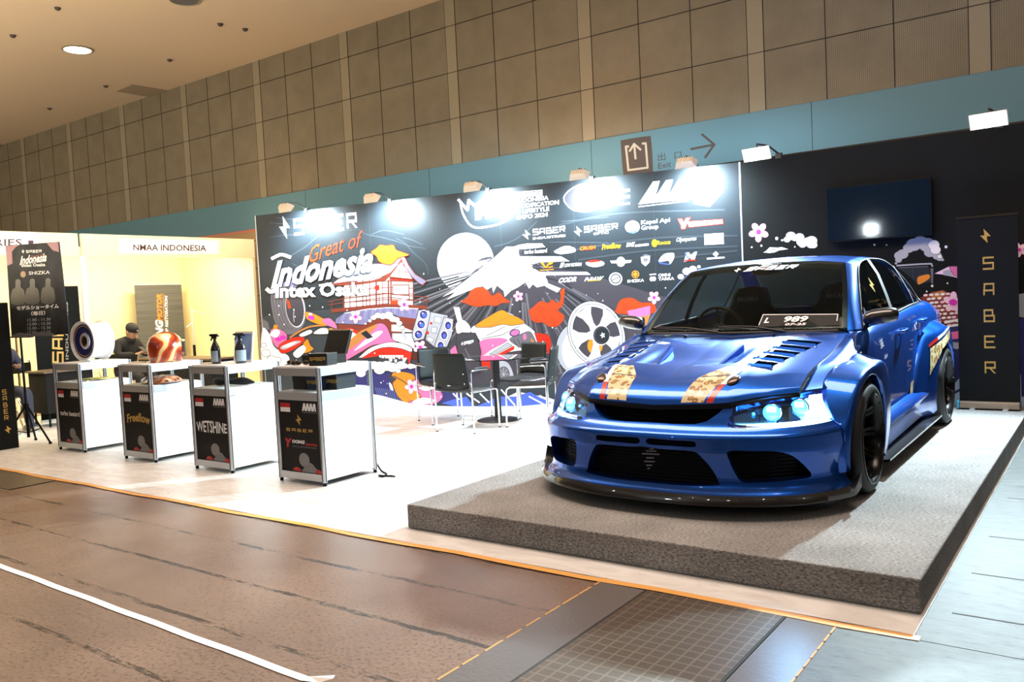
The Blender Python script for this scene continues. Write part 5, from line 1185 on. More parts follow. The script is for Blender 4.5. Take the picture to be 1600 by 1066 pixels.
for sg in (1,-1):
    # A pillar : windscreen edge -> side window edge
    rows=[]
    for i in range(25):
        t=i/24; a=WS(1,t); d=DLO(.30*t); m_=(a+d)/2+Vector((.022,-.020,.006)); rows.append([Vector((sg*p.x,p.y,p.z)) for p in [ (a*(1-u)**2+m_*2*u*(1-u)+d*u*u) for u in [k/8 for k in range(9)]]])
    part('windscreen_pillar',gridmesh(rows),M_paint,sm=50)
    # foot of the pillar joining fender
    rows=[]
    for i in range(9):
        u=i/8; a=WS(1,0).lerp(DLO(0),u); b_=Vector((pch(GX,.50+.14*u),.50+.15*u,pch(GZ,.50+.15*u))); rows.append([Vector((sg*p.x,p.y,p.z)) for p in (a,a.lerp(b_,.5),b_)])
    part('pillar_foot',gridmesh(rows),M_paint,sm=60)
    # rear pillar : side window rear edge -> backlight edge
    rows=[]
    BLe=lambda t:Vector((.56,2.46,1.352)).lerp(Vector((.63,3.02,1.015)),t)+Vector((.012*math.sin(PI*t),0,.012*math.sin(PI*t)))
    for i in range(21):
        t=i/20; d=DLO(.80+.2*t); a=BLe(t); m_=(a+d)/2+Vector((.035,.02,.02)); rows.append([Vector((sg*p.x,p.y,p.z)) for p in [(d*(1-u)**2+m_*2*u*(1-u)+a*u*u) for u in [k/10 for k in range(11)]]])
    part('rear_pillar',gridmesh(rows),M_paint,sm=50)
    rows=[]
    for i in range(21):
        u=i/20; a=DLO(1).lerp(BLe(1),u); y=2.6+(3.02-2.6)*u; rows.append([Vector((sg*p.x,p.y,p.z)) for p in (a,Vector((pch(GX,y),y,pch(GZ,y))))])
    part('quarter_shoulder',gridmesh(rows),M_paint,sm=60)
    # side glass: between belt and window outline
    def SGp(t,u): # t along, u 0 belt..1 outline
        d=DLO(t); y=pch([(0,.64),(.3,1.02),(.62,1.75),(.8,2.3),(1,2.6)],t); b_=Vector((pch(GX,y)+.002,y,pch(GZ,y))); p=b_.lerp(d,u); return Vector((sg*(p.x-.006+.012*math.sin(PI*u)),p.y,p.z))
    part('side_window',gridmesh([[SGp(j/48,i/10) for j in range(49)] for i in range(11)]),M_sglass,sm=60,solid=.004)
    bp_=[[Vector((sg*(x+.006),y0+dy,z)) for dy in (0,.085)] for x,y0,z in ((.803,1.43,.955),(.755,1.46,1.1),(.69,1.50,1.26),(.618,1.53,1.372))]
    part('door_pillar',gridmesh(bp_),M_gap,sm=60)
    bp_=[[Vector((sg*(x+.005),y0+dy,z)) for dy in (0,.03)] for x,y0,z in ((.803,2.26,.998),(.76,2.29,1.1),(.70,2.30,1.22),(.645,2.28,1.325))]
    part('door_pillar',gridmesh(bp_),M_gap,sm=60)
    # chrome-dark window outline
    mb=MB().mat(M_gap); mb.tube([Vector((sg*(DLO(k/50).x+.003),DLO(k/50).y,DLO(k/50).z)) for k in range(51)],.007,6); mb.build('window_frame',car,smooth=60)
    # sail + mirror
    part('mirror_sail',([Vector((sg*.803,.645,.905)),Vector((sg*.806,.86,.925)),Vector((sg*.763,.80,1.045))],[(0,1,2)]),M_black,weld=False,sm=None)
    Mi=part('wing_mirror',([],[]),M_carb) if False else None
    mb=MB().mat(M_carb); c_=Vector((sg*.895,.68,.985))
    prof=[(-1,.0),(-.96,.5),(-.8,.82),(-.4,1.0),(.2,1.0),(.7,.86),(.94,.55),(1,0)]
    rows=[]
    for s_,k in prof:
        x=c_.x+s_*.105*sg; rows.append([Vector((x,c_.y+(.062*k+.004)*math.cos(a)*(1.0 if math.cos(a)<0 else .55)+.012*s_,c_.z+(.05*k+.002)*math.sin(a)+.012*s_)) for a in [2*PI*j/20 for j in range(20)]])
    mb.grid(rows,cu=True,flip=sg<0)
    mb.tube(curve([(sg*.80,.74,.935),(sg*.84,.71,.945),(sg*.88,.69,.955)],8),[.022]*8,10)
    o=mb.build('wing_mirror',car,smooth=60)
    MB().mat(M_chrome).add([(c_.x-sg*.09,c_.y+.041,c_.z-.035),(c_.x+sg*.09,c_.y+.041,c_.z-.03),(c_.x+sg*.09,c_.y+.041,c_.z+.04),(c_.x-sg*.09,c_.y+.041,c_.z+.035)],[(0,1,2,3)]).build('mirror_glass',o)
# gold bolt on the side glass
D=Draw(lambda y,z:Vector((.772-(z-1.05)*.33+.006,y,z)),(1,0,.35),.001); D.k=3; D.bolt((1.10,1.13),(.14,0),(0,.11),M_gold); D.build('glass_emblem',car)
# backlight, deck lid, tail
BL_=lambda s,t:Vector((s*.56,2.46+.10*(1-s*s),1.352+.046*(1-s*s))).lerp(Vector((s*.63,3.02+.03*(1-s*s),1.015)),t)+Vector((0,.02,.025))*math.sin(PI*t)
part('rear_window',gridmesh([[BL_(-1+2*j/24,i/14) for j in range(25)] for i in range(15)]),M_sglass,sm=60,solid=.004)
part('boot_lid',gridmesh([[Vector((s*pch([(3.02,.70),(3.5,.66)],y),y,1.012-.05*(y-3.02)+.012*(1-s*s))) for s in [-1+j/10 for j in range(21)]] for y in [3.02+.53*i/14 for i in range(15)]]),M_paint,sm=50)
RB=curve([(0,3.56,0),(.35,3.55,0),(.6,3.5,0),(.75,3.40,0),(.82,3.28,0),(.85,3.12,0)],40)
part('rear_bumper',mirror(gridmesh([[Vector((p.x*k,p.y*1-(1-k)*.5,z)) for p in RB] for z,k in ((.14,.96),(.2,.99),(.35,1.0),(.5,1.0),(.6,.985),(.62,.97),(.8,.955),(.93,.93),(.985,.90))])),M_paint,sm=45)
for sg in (1,-1): MB().mat(mat('tail lamp red',(.35,.01,.01),.15,coat=1)).box(min(sg*.45,sg*.72),max(sg*.45,sg*.72),3.36,3.49,.74,.88).build('tail_lamp',car,bevel=.02)
# wipers and cowl
mb=MB().mat(M_black); mb.tube([WS(-.93,.0)+Vector((0,-.02,-.005)),WS(0,0)+Vector((0,-.03,-.008)),WS(.93,0)+Vector((0,-.02,-.005))],.014,6); mb.build('cowl',car,smooth=60)
for s0,s1,t1 in ((-.15,-.86,.055),(.48,-.12,.05)):
    mb=MB().mat(M_black); mb.tube([WS(s0,-.02)+Vector((0,-.01,.012)),WS((s0+s1)/2,.03)+Vector((0,-.02,.02)),WS(s1,t1)+Vector((0,-.015,.016))],[.012,.007,.004],8)
    a,b_=s0*.55+s1*.45,s1; mb.tube([WS(a+(b_-a)*k/6-.06,.012+.04*k/6)+Vector((0,-.012,.012)) for k in range(7)],.006,6); mb.build('wiper',car,smooth=60)
# interior
mb=MB().mat(M_int); mb.box(-.7,.7,.95,2.6,.25,.29); mb.add(*gridmesh([[Vector((-.70+1.4*j/10,y,z)) for j in range(11)] for y,z in ((.52,.885),(.75,.915),(1.0,.915),(1.08,.87),(1.1,.6),(1.05,.4))])); mb.build('dashboard',car,smooth=30)
mb=MB().mat(M_black); mb.T=Matrix.Translation((-.36,1.12,.905))@Matrix.Rotation(math.radians(-68),4,'X'); mb.tube([(.175*math.cos(a),.175*math.sin(a),0) for a in [2*PI*k/28 for k in range(28)]],.014,8,closed=True)
for a in (.3,PI-.3,-PI/2): mb.tube([(0,0,-.01),(.17*math.cos(a),.17*math.sin(a),0)],.012,6)
mb.ball((0,0,-.01),.05,.05,.03,14,8); mb.build('steering_wheel',car,smooth=60)
for x in (-.36,.36):
    mb=MB().mat(M_seat); rows=[]
    for z,y,w_ in ((.42,1.62,.25),(.6,1.66,.26),(.8,1.72,.27),(.98,1.78,.25),(1.06,1.80,.17),(1.15,1.83,.15),(1.2,1.85,.11),(1.215,1.855,.02)):
        rows.append([Vector((x+w_*c,y+dy,z)) for c,dy in ((-1,.0),(-.97,-.05),(-.8,-.07),(-.6,-.01),(0,.0),(.6,-.01),(.8,-.07),(.97,-.05),(1,0),(.8,.09),(0,.11),(-.8,.09))])
    mb.grid(rows,cu=True); mb.box(x-.24,x+.24,1.2,1.68,.36,.47); o=mb.build('front_seat',car,smooth=50)
    D=Draw(lambda a,z:Vector((a,1.70+(z-.98)*.2,z)),(0,-1,0),.001); D.text('RECARO',(x-.085,1.095),(.17,0),(0,.03),mat('grey seat lettering',(.16,.17,.19),.6)); D.build('seat_lettering',o)
mb=MB().mat(M_seat).box(-.66,.66,2.35,2.5,.4,.95).box(-.66,.66,1.95,2.4,.36,.5); mb.build('rear_seat',car,bevel=.05,seg=3)
mb=MB().mat(M_black); mb.ball((0.0,1.14,1.325),.12,.015,.035,16,8); mb.build('interior_mirror',car,smooth=60)
# ---- wheels
def wheel(yc,sg,first=None):
    o=bpy.data.objects.new('w',None)
    mb=MB().mat(M_rub); R=.318
    mb.T=Matrix.Translation((sg*.862,yc,R))@(Matrix.Rotation(PI,4,'Z') if sg<0 else Matrix.Identity(4))
    mb.lathe([(.262,-.13),(.275,-.135),(.30,-.128),(.312,-.115),(.3175,-.095),(.3185,-.05),(.3185,.05),(.3175,.09),(.312,.108),(.298,.122),(.275,.128),(.262,.124)],64,'X')
    T=mb.build('tyre',car,smooth=40)
    mb2=MB().mat(M_rim); mb2.T=mb.T
    mb2.lathe([(.252,-.13),(.24,-.1),(.232,0),(.234,.08),(.245,.118),(.256,.132),(.265,.13),(.266,.12)],56,'X')
    # twin spokes
    for k in range(10):
        a=2*PI*k/10
        for da in (-.075,.075):
            c0,s0=math.cos(a+da*.5),math.sin(a+da*.5); c1,s1=math.cos(a+da),math.sin(a+da); t0=Vector((0,-s0,c0))
            p=[Vector((.035,c0*.055,s0*.055)),Vector((.03,c1*.12,s1*.12)),Vector((.045,c1*.19,s1*.19)),Vector((.085,c1*.236,s1*.236))]
            vs=[]
            for q_,w_ in zip(p,(.014,.010,.009,.013)): tt=Vector((0,-s1,c1))*w_; vs+= [q_+tt,q_-tt,q_-tt*.8-Vector((.03,0,0)),q_+tt*.8-Vector((.03,0,0))]
            mb2.add(vs,[(i*4+j,i*4+(j+1)%4,(i+1)*4+(j+1)%4,(i+1)*4+j) for i in range(3) for j in range(4)])
    mb2.lathe([(.07,.0),(.068,.035),(.05,.045),(.03,.048),(.001,.05)],24,'X')
    rim=mb2.build('rim',T,smooth=35)
    mb3=MB(); mb3.mat(M_gold if False else M_chrome); mb3.T=mb.T
    for k in range(20):
        a=2*PI*(k+.5)/20; mb3.cyl((.118,.247*math.cos(a),.247*math.sin(a)),(.128,.247*math.cos(a),.247*math.sin(a)),.004,6)
    mb3.build('rim_bolts',rim)
    mb4=MB().mat(mat('brake disc',(.1,.1,.1),.35,.9)); mb4.T=mb.T; mb4.lathe([(.06,-.03),(.165,-.03),(.165,-.05),(.06,-.05)],40,'X'); mb4.mat(M_rs).add(*[[(x,.10*math.cos(a),.10*math.sin(a)) if r==0 else (x,.17*math.cos(a),.17*math.sin(a)) for x in (-.07,-.005) for r in (0,1) for a in [(-.5+k*.25) for k in range(5)]],[(0,1,6,5),(1,2,7,6),(2,3,8,7),(3,4,9,8),(10,15,16,11),(11,16,17,12),(12,17,18,13),(13,18,19,14),(5,6,16,15),(6,7,17,16),(7,8,18,17),(8,9,19,18)]]); mb4.build('brake_disc',T,smooth=30)
for yc in (0,2.63):
    for sg in (1,-1): wheel(yc,sg)
# ================================================================ counters
CY=4.195; CW=.51; CH=.91
M_mount=mat('dull silver mountain print',(.22,.22,.23),.5); M_redp=mat('red panel print',(.5,.02,.02),.45); M_panel=mat('black counter panel',(.009,.009,.0095),.6,spec=.25)
def counter(x,label,kind,w=CW):
    t=thing('display_counter',label,'counter',(x,CY,0),group='aluminium display counters in a row')
    d=.53; h=CH
    for i,(px,py) in enumerate(((0,0),(-w,0),(0,d),(-w,d))):
        mb=MB().mat(M_alu); mb.tube([(px,py,.03),(px,py,h)],.02,8,cap=True); mb.mat(M_joint)
        for k in range(4): a=k*PI/2+PI/8*0; mb.box(px+.0185*math.cos(a)-.003,px+.0185*math.cos(a)+.003,py+.0185*math.sin(a)-.003,py+.0185*math.sin(a)+.003,.035,h-.005)
        mb.mat(M_mattblk).cyl((px,py,0),(px,py,.03),.014,10); mb.build('post',t)
    for z0,z1 in ((h-.065,h-.005),(.655,.715),(.035,.09)):
        for bx_ in ((-w+.018,-.018,-.014,.012),(-w+.018,-.018,d-.012,d+.014))+(((-.013,.013,.018,d-.018),(-w-.013,-w+.013,.018,d-.018)) if z0>.1 else ()):
            MB().mat(M_alu).box(*bx_,z0,z1).build('rail',t)
    MB().mat(M_board).box(-w+.005,-.005,.005,d-.005,h-.008,h+.006).build('top_board',t)
    MB().mat(M_board).box(-w+.012,-.012,.012,d-.012,.70,.718).build('shelf',t)
    MB().mat(M_board).box(-.008,.008,.018,d-.018,.045,.655).build('side_panel',t)
    MB().mat(M_board).box(-w-.008,-w+.008,.018,d-.018,.045,.655).build('side_panel',t)
    MB().mat(M_board).box(-w+.018,-.018,d-.006,d+.006,.045,.655).build('rear_panel',t)
    fp=MB().mat(M_panel).box(-w+.018,-.018,-.004,.008,.09,.655).build('front_panel',t)
    D=Draw(lambda a,z:Vector((-w+.02+a*(w-.04),-.0045,z)),(0,-1,0),.0005)
    D.poly([(.05,.595),(.3,.595),(.3,.63),(.05,.63)],M_redp); D.poly([(.05,.56),(.3,.56),(.3,.595),(.05,.595)],M_white)
    MD=lambda:Draw(lambda a,z:Vector((-w+.02+a*(w-.04),-.0045,z)),(0,-1,0),.0005)
    D.build('flag_print',fp); D=MD()
    for k in range(4):
        x0=.60+k*.085; D.poly([(x0,.575),(x0+.04,.575),(x0+.075,.62),(x0+.075,.635),(x0+.04,.635)],M_white); D.poly([(x0+.05,.635),(x0+.09,.635),(x0+.10,.575),(x0+.07,.575)],M_white)
    D.line([(.6,.563),(.97,.563)],.003,M_mount)
    D.build('emblem_print',fp); D=MD(); D.ell(.58,.19,.13,.055,M_mount,n=24); D.poly([(.5,.095),(.64,.165),(.70,.175),(.78,.165),(.97,.095)],M_mount)
    for k in range(5): D.line([(.62+k*.05,.155),(.58+k*.07,.10)],.006,M_panel)
    D.smooth([(.28,.10),(.34,.125),(.42,.125),(.5,.10)],M_redp,12); D.smooth([(.84,.1),(.9,.125),(.97,.12),(.99,.095)],M_redp,12)
    D.build('mountain_print',fp); D=MD()
    if kind==0: D.text('turbo bastard',(.08,.37),(.86,0),(0,.05),M_white,.0,.02)
    if kind==1: D.text('Freeflow',(.10,.36),(.85,0),(0,.085),M_gold,.05,.03,lambda x,y:(x,y+.25*math.sin(x*PI)-.1))
    if kind==2: D.text('WETSHINE',(.04,.34),(.93,0),(0,.08),M_white,.0,.02,lambda x,y:(x,y*(1+.35*math.sin(x*PI))-.1*math.sin(x*PI)))
    if kind==3:
        D.bolt((.42,.46),(.16,0),(0,.085),M_gold); D.saber((.18,.41),(.64,0),(0,.02),M_gold,.25,.8)
        D.text('Y',(.12,.28),(.18,0),(0,.07),M_redp,.2,.06); D.text('OONG',(.3,.315),(.32,0),(0,.028),M_white,.2,.05); D.text('MOTOR',(.64,.305),(.28,0),(0,.018),M_redp,.2,.05); D.text('GLASS & LAMP RESTORATION',(.3,.285),(.6,0),(0,.011),M_mount,.2)
    D.build('brand_lettering',fp)
    return t
CX_=[-8.52,-7.22,-6.055,-4.90]
CL=['turbo bastard lettering, the farthest left','orange blackletter word, second from the left','white bubble lettering, third from the left','gold bolt emblem, nearest the platform']
for i in range(4): counter(CX_[i],'white and aluminium display counter, black front panel with '+CL[i],i)
TZ=CH+.007
# wheel rim on the first counter
M_rimw=mat('white alloy',(.8,.8,.82),.25,.2,coat=.6); M_rimb=mat('blue anodised rim face',(.05,.06,.3),.25,.6); M_cop=mat('copper rim cap',(.4,.2,.08),.3,.8)
rm=thing('alloy_wheel','white deep alloy wheel with blue face standing upright on counter','wheel rim',(CX_[0]-.2,CY+.26,TZ+.216),PI*.03); rm.scale=(.93,.72,.93)
mb=MB().mat(M_rimw); mb.lathe([(.225,-.16),(.225,-.15),(.205,-.13),(.2,.0),(.205,.12),(.225,.145),(.226,.16),(.215,.165),(.19,.15),(.185,.0),(.19,-.14),(.215,-.165),(.225,-.16)],48,'Y'); mb.build('barrel',rm,smooth=40)
mb=MB().mat(M_rimb); mb.lathe([(.19,-.135),(.15,-.125),(.10,-.115),(.085,-.11)],48,'Y'); mb.mat(M_gold).lathe([(.165,-.1335),(.175,-.1365)],40,'Y'); mb.mat(M_rimw).lathe([(.092,-.119),(.075,-.13),(.062,-.125)],40,'Y'); mb.mat(M_cop).lathe([(.062,-.126),(.05,-.13),(.048,-.12)],32,'Y'); mb.mat(M_black).lathe([(.048,-.12),(.02,-.125),(.0005,-.126)],24,'Y'); mb.build('face_disc',rm,smooth=30)
MB().mat(M_board).box(-.05,.05,-.1,.1,-.232,-.222).build('stand',rm)
# papers on shelf 1
M_paper=mat('cream paper',(.75,.7,.55),.6); M_yel=mat('yellow print',(.7,.6,.12),.5)
for k,(dx,dy,rz,m) in enumerate(((-.25,.2,.1,M_paper),(-.20,.28,-.2,M_board),(-.17,.26,.35,M_yel))):
    o=MB().mat(m).box(-.13,.13,-.09,.09,0,.006).build('leaflet'); o.location=(CX_[0]+dx,CY+dy,.719+k*.0065); o.rotation_euler=(0,0,rz)
    tag(o,['cream leaflet lowest in the pile under the wheel','white leaflet in the middle of the pile below the wheel','yellow leaflet topmost in the pile below the wheel'][k],'leaflet')
# helmet
hm=thing('helmet','red and gold flame painted full helmet on the second counter','helmet',(CX_[1]-.16,CY+.27,TZ),1.5); hm.scale=(1.08,1.08,1.12)
M_hel,b,N,L=nodes('flame painted shell'); tc=N('TexCoord'); wv=N('TexWave',Scale=1.6,Distortion=16.,Detail=2.); wv.inputs['Detail Scale'].default_value=1.4; L(tc.outputs['Object'],wv.inputs['Vector'])
r_=ramp(N,[(.0,(.22,.02,.006)),(.55,(.5,.06,.01)),(.74,(.55,.10,.015)),(.80,(.7,.5,.22)),(.90,(.7,.5,.22))]); L(wv.outputs['Color'],r_.inputs['Fac']); L(r_.outputs[0],b.inputs['Base Color']); b.inputs['Roughness'].default_value=.2; b.inputs['Coat Weight'].default_value=1
rows=[]
for z,r,ry in ((0,.115,.13),(.01,.122,.138),(.06,.132,.15),(.12,.137,.155),(.17,.13,.148),(.21,.108,.125),(.24,.073,.085),(.255,.035,.04),(.259,.004,.004)):
    rows.append([Vector((ry*math.cos(a)-.02*(z>.1)*0,r*math.sin(a),z)) for a in [2*PI*k/32 for k in range(32)]])
MB().mat(M_hel).grid(rows,cu=True).build('shell',hm,smooth=60)
rows=[[Vector((.159*math.cos(a)*(1+.02*(abs(z-.12)<.05)),.140*math.sin(a)*1.02,z)) for a in [(-50+100*k/14)*PI/180 for k in range(15)]] for z in (.075,.09,.12,.15,.17)]
MB().mat(M_black).grid(rows).build('visor_opening',hm,smooth=60)
MB().mat(mat('cream trim',(.8,.72,.5),.3)).tube([(.16*math.cos(a),.143*math.sin(a),.175+.0*a) for a in [(-54+108*k/14)*PI/180 for k in range(15)]],.008,8).build('trim',hm,smooth=60)
MB().mat(M_cop).tube([(.124*math.cos(a),.114*math.sin(a),.008) for a in [2*PI*k/32 for k in range(32)]],.008,8,closed=True).build('base_rim',hm,smooth=60)
# batik bag on shelf 2
M_foil,b,N,L=nodes('glossy batik foil'); tc=N('TexCoord'); v=N('TexVoronoi',Scale=22.); L(tc.outputs['Object'],v.inputs['Vector']); r_=ramp(N,[(.2,(.04,.015,.008)),(.4,(.3,.09,.03)),(.6,(.5,.2,.1)),(.8,(.65,.35,.2))]); L(v.outputs['Distance'],r_.inputs['Fac']); L(r_.outputs[0],b.inputs['Base Color']); b.inputs['Roughness'].default_value=.18; b.inputs['Coat Weight'].default_value=1
bp=N('Bump',Strength=.6,Distance=.02); nn=N('TexNoise',Scale=9.,Detail=2.); L(tc.outputs['Object'],nn.inputs['Vector']); L(nn.outputs['Fac'],bp.inputs['Height']); L(bp.outputs[0],b.inputs['Normal'])
P_=rnd([(-.26,-.06),(-.1,-.14),(.1,-.16),(.22,-.13),(.27,-.04),(.2,.08),(0,.12),(-.15,.07)],4)
mb=MB().mat(M_foil); rows=[[Vector((x*k,y*k,z+.012*math.sin(x*30)*k)) for x,y in P_] for z,k in ((0,.9),(.012,1.0),(.035,.96),(.06,.75),(.07,.35),(.072,.02))]; mb.grid(rows,cu=True)
o=mb.build('packaged_shirt',smooth=60); o.location=(CX_[1]-.19,CY+.24,.719); o.scale=(.95,1.1,1); tag(o,'glossy brown batik shirt bag lying on the shelf below the helmet','bag')
# spray bottles
M_btl=mat('black bottle plastic',(.012,.012,.016),.22,coat=.5); M_lab=mat('bottle label print',(.3,.4,.5),.4)
def bottle(x,y,label,rz):
    t=thing('spray_bottle',label,'spray bottle',(x,y,TZ),rz,'spray bottles on the third counter')
    prof=[(.001,0),(.9,0),(1,.01),(1,.12),(.92,.145),(.6,.175),(.36,.195),(.3,.21),(.3,.222)]
    MB().mat(M_btl).grid([[Vector((.047*k*math.cos(a),.032*k*math.sin(a),z)) for a in [2*PI*j/20 for j in range(20)]] for k,z in prof],cu=True).build('body',t,smooth=50)
    MB().mat(M_lab).grid([[Vector((.0478*math.cos(a),.0328*math.sin(a),z)) for a in [(-150+120*j/10)*PI/180 for j in range(11)]] for z in (.02,.06,.09,.115)]).build('label_print',t,smooth=60)
    mb=MB().mat(M_mattblk).cyl((0,0,.218),(0,0,.24),.018,14); mb.box(-.045,.03,-.012,.012,.24,.262); mb.box(.015,.045,-.01,.01,.236,.25); mb.add([(-.03,-.007,.243),(-.02,-.007,.243),(-.04,-.007,.2),(-.048,-.007,.205),(-.03,.007,.243),(-.02,.007,.243),(-.04,.007,.2),(-.048,.007,.205)],[(0,1,2,3),(7,6,5,4),(0,4,5,1),(2,6,7,3),(1,5,6,2),(3,7,4,0)]); mb.cyl((-.045,0,.252),(-.058,0,.252),.008,8)
    mb.build('trigger',t,bevel=.003)
bottle(CX_[2]-.32,CY+.13,'black spray bottle standing left, clear of the picture frame',.2)
bottle(CX_[2]-.075,CY+.21,'black spray bottle standing right, before the blue picture frame',1.1)
# picture frame / tablet
fr=thing('picture_frame','white framed blue picture leaning on the third counter','picture frame',(CX_[2]-.20,CY+.32,TZ),-.1)
for_=MB().mat(M_board); Tm=Matrix.Rotation(-.12,4,'X'); for_.T=Tm; for_.box(-.15,.15,-.008,.008,.0,.27); for_.build('frame',fr)
M_blp,b,N,L=nodes('blue gradient picture'); tc=N('TexCoord'); n=N('TexNoise',Scale=6.); L(tc.outputs['Object'],n.inputs['Vector']); r_=ramp(N,[(.3,(.05,.15,.55)),(.7,(.3,.5,.85))]); L(n.outputs['Fac'],r_.inputs['Fac']); L(r_.outputs[0],b.inputs['Base Color'])
p_=MB().mat(M_blp); p_.T=Tm; p_.add([(-.13,-.0085,.02),(.13,-.0085,.02),(.13,-.0085,.25),(-.13,-.0085,.25)],[(0,1,2,3)]); p_.build('picture',fr)
MB().mat(M_board).box(-.02,.02,.02,.10,0,.01).build('easel_foot',fr)
# dark cloth roll on shelf 3
mb=MB().mat(mat('black rubber',(.012,.012,.012),.5)); mb.tube(curve([(-.22,.0,.035),(-.1,.0,.028),(.0,.02,.03),(.12,.05,.035),(.22,.1,.02)],14),[.02,.034,.034,.03,.026,.024,.024,.026,.03,.034,.034,.03,.018,.006],10)
o=mb.build('folded_umbrella',smooth=60); o.location=(CX_[2]-.25,CY+.2,.722); tag(o,'black soft roll lying on the shelf below the spray bottles','pouch')
# leaflets lying at the near left corner of tops
for i in (1,2):
    o=MB().mat(M_paper).box(-.07,.07,-.04,.04,0,.012).build('leaflet',bevel=.003); o.location=(CX_[i]-.40,CY+.12,TZ); o.rotation_euler=(0,0,.3); tag(o,'small cream leaflet stack at the front left corner of the '+('helmet counter' if i==1 else 'spray bottle counter'),'leaflet')
# counter 4 : open case, box, boards and small parts
cs=thing('display_case','open black presentation case with raised lid on nearest counter','case',(CX_[3]-.27,CY+.30,TZ),-.12)
MB().mat(M_panel).box(-.15,.15,-.11,.11,0,.07).build('case_base',cs,bevel=.003)
mb=MB().mat(M_panel); mb.T=Matrix.Translation((0,.11,.07))@Matrix.Rotation(-.35,4,'X'); mb.box(-.15,.15,-.012,.012,0,.19); mb.mat(mat('case edge brown',(.35,.24,.17),.4)); mb.box(-.15,.15,-.013,.013,.19,.202); mb.build('case_lid',cs)
mb=MB().mat(M_chrome)
for x,y in ((-.09,-.07),(.03,-.08),(.1,-.05)): mb.ball((x,y,.075),.018,.012,.012,10,6)
mb.build('fittings',cs,smooth=50)
def gbox(x,y,z,w,d,h,label,col,rz=0,txt=True,grp=None):
    t=thing('gift_box',label,'box',(x,y,z),rz,grp); m=mat('box '+str(col),col,.4)
    MB().mat(m).box(-w/2,w/2,-d/2,d/2,0,h*.97).build('box_body',t,bevel=.002); MB().mat(m).box(-w/2-.003,w/2+.003,-d/2-.003,d/2+.003,h*.45,h).build('box_lid',t,bevel=.002)
    if txt:
        D=Draw(lambda a,zz:Vector((a,-d/2-.0035,zz)),(0,-1,0),.0005); D.saber((-.07,h*.45),(.14,0),(0,.022),M_gold,.25,.5); D.build('gold_lettering',t)
gbox(CX_[3]-.10,CY+.14,TZ,.17,.13,.095,'black gold lettered box beside the open case on the nearest counter',(.012,.014,.012),.22)
mb=MB().mat(mat('dark metal parts',(.03,.02,.015),.3,.7)); random.seed(2)
for k in range(5): mb.ball((-.12+.05*k,random.uniform(-.02,.03),.02),.035,.02,.018,10,6)
o=mb.build('valve_assembly',smooth=50); o.location=(CX_[3]-.36,CY+.10,TZ); tag(o,'dark bronze valve parts heaped in front of the open case','car part')
pl=MB().mat(mat('brown display tray',(.2,.12,.08),.3)).box(-.2,.13,-.13,.13,0,.008).build('display_tray') if False else None
gbox(CX_[3]-.40,CY+.24,.719,.15,.2,.115,'plain charcoal box on the lower shelf, leftmost of three',(.02,.022,.024),0,False,'boxes on the lower shelf')
gbox(CX_[3]-.228,CY+.24,.719,.17,.2,.11,'navy lettered box on the lower shelf, middle of three',(.02,.035,.075),0,True,'boxes on the lower shelf')
gbox(CX_[3]-.078,CY+.30,.719,.098,.2,.12,'black lettered box on the lower shelf, rightmost of three',(.015,.018,.018),0,True,'boxes on the lower shelf')
# cable at the foot of the last counter
mb=MB().mat(M_mattblk); q=[atZ(u,v,.006) for u,v in ((589,735),(596,737),(604,742),(598,746),(592,744),(600,745),(612,745),(617,746))]; mb.tube(curve([Vector((*p[:2],.012+(.05 if i<1 else 0))) for i,p in enumerate(q)],30),.007,6); o=mb.build('power_cable',smooth=60); tag(o,'black cable end lying on the white floor behind the nearest counter','cable')
# ================================================================ glass table and chairs
tc_=atZ(779,657,0); tb=thing('glass_table','round glass table on a black pillar between four black chairs','table',(tc_.x,tc_.y,0))
M_tg=mat('clear table glass',(.8,.95,.93),.02,trans=1,bump=False)
MB().mat(M_tg).lathe([(.0005,.70),(.40,.70),(.405,.705),(.40,.71),(.0005,.71)],56).build('table_top',tb,smooth=30)
MB().mat(M_black).lathe([(.0005,.69),(.07,.69),(.07,.699),(.0005,.699)],20).cyl((0,0,.03),(0,0,.69),.04,20).build('pillar',tb,smooth=30)
MB().mat(M_black).lathe([(.0005,.034),(.05,.034),(.22,.018),(.24,.01),(.24,0),(.0005,0)],48).build('base_plate',tb,smooth=30)
M_ch=mat('black chair shell',(.010,.012,.012),.45,spec=.3); M_cs=mat('black chair seat pad',(.016,.016,.018),.6); M_ctan=mat('tan seat edge',(.35,.22,.12),.5)
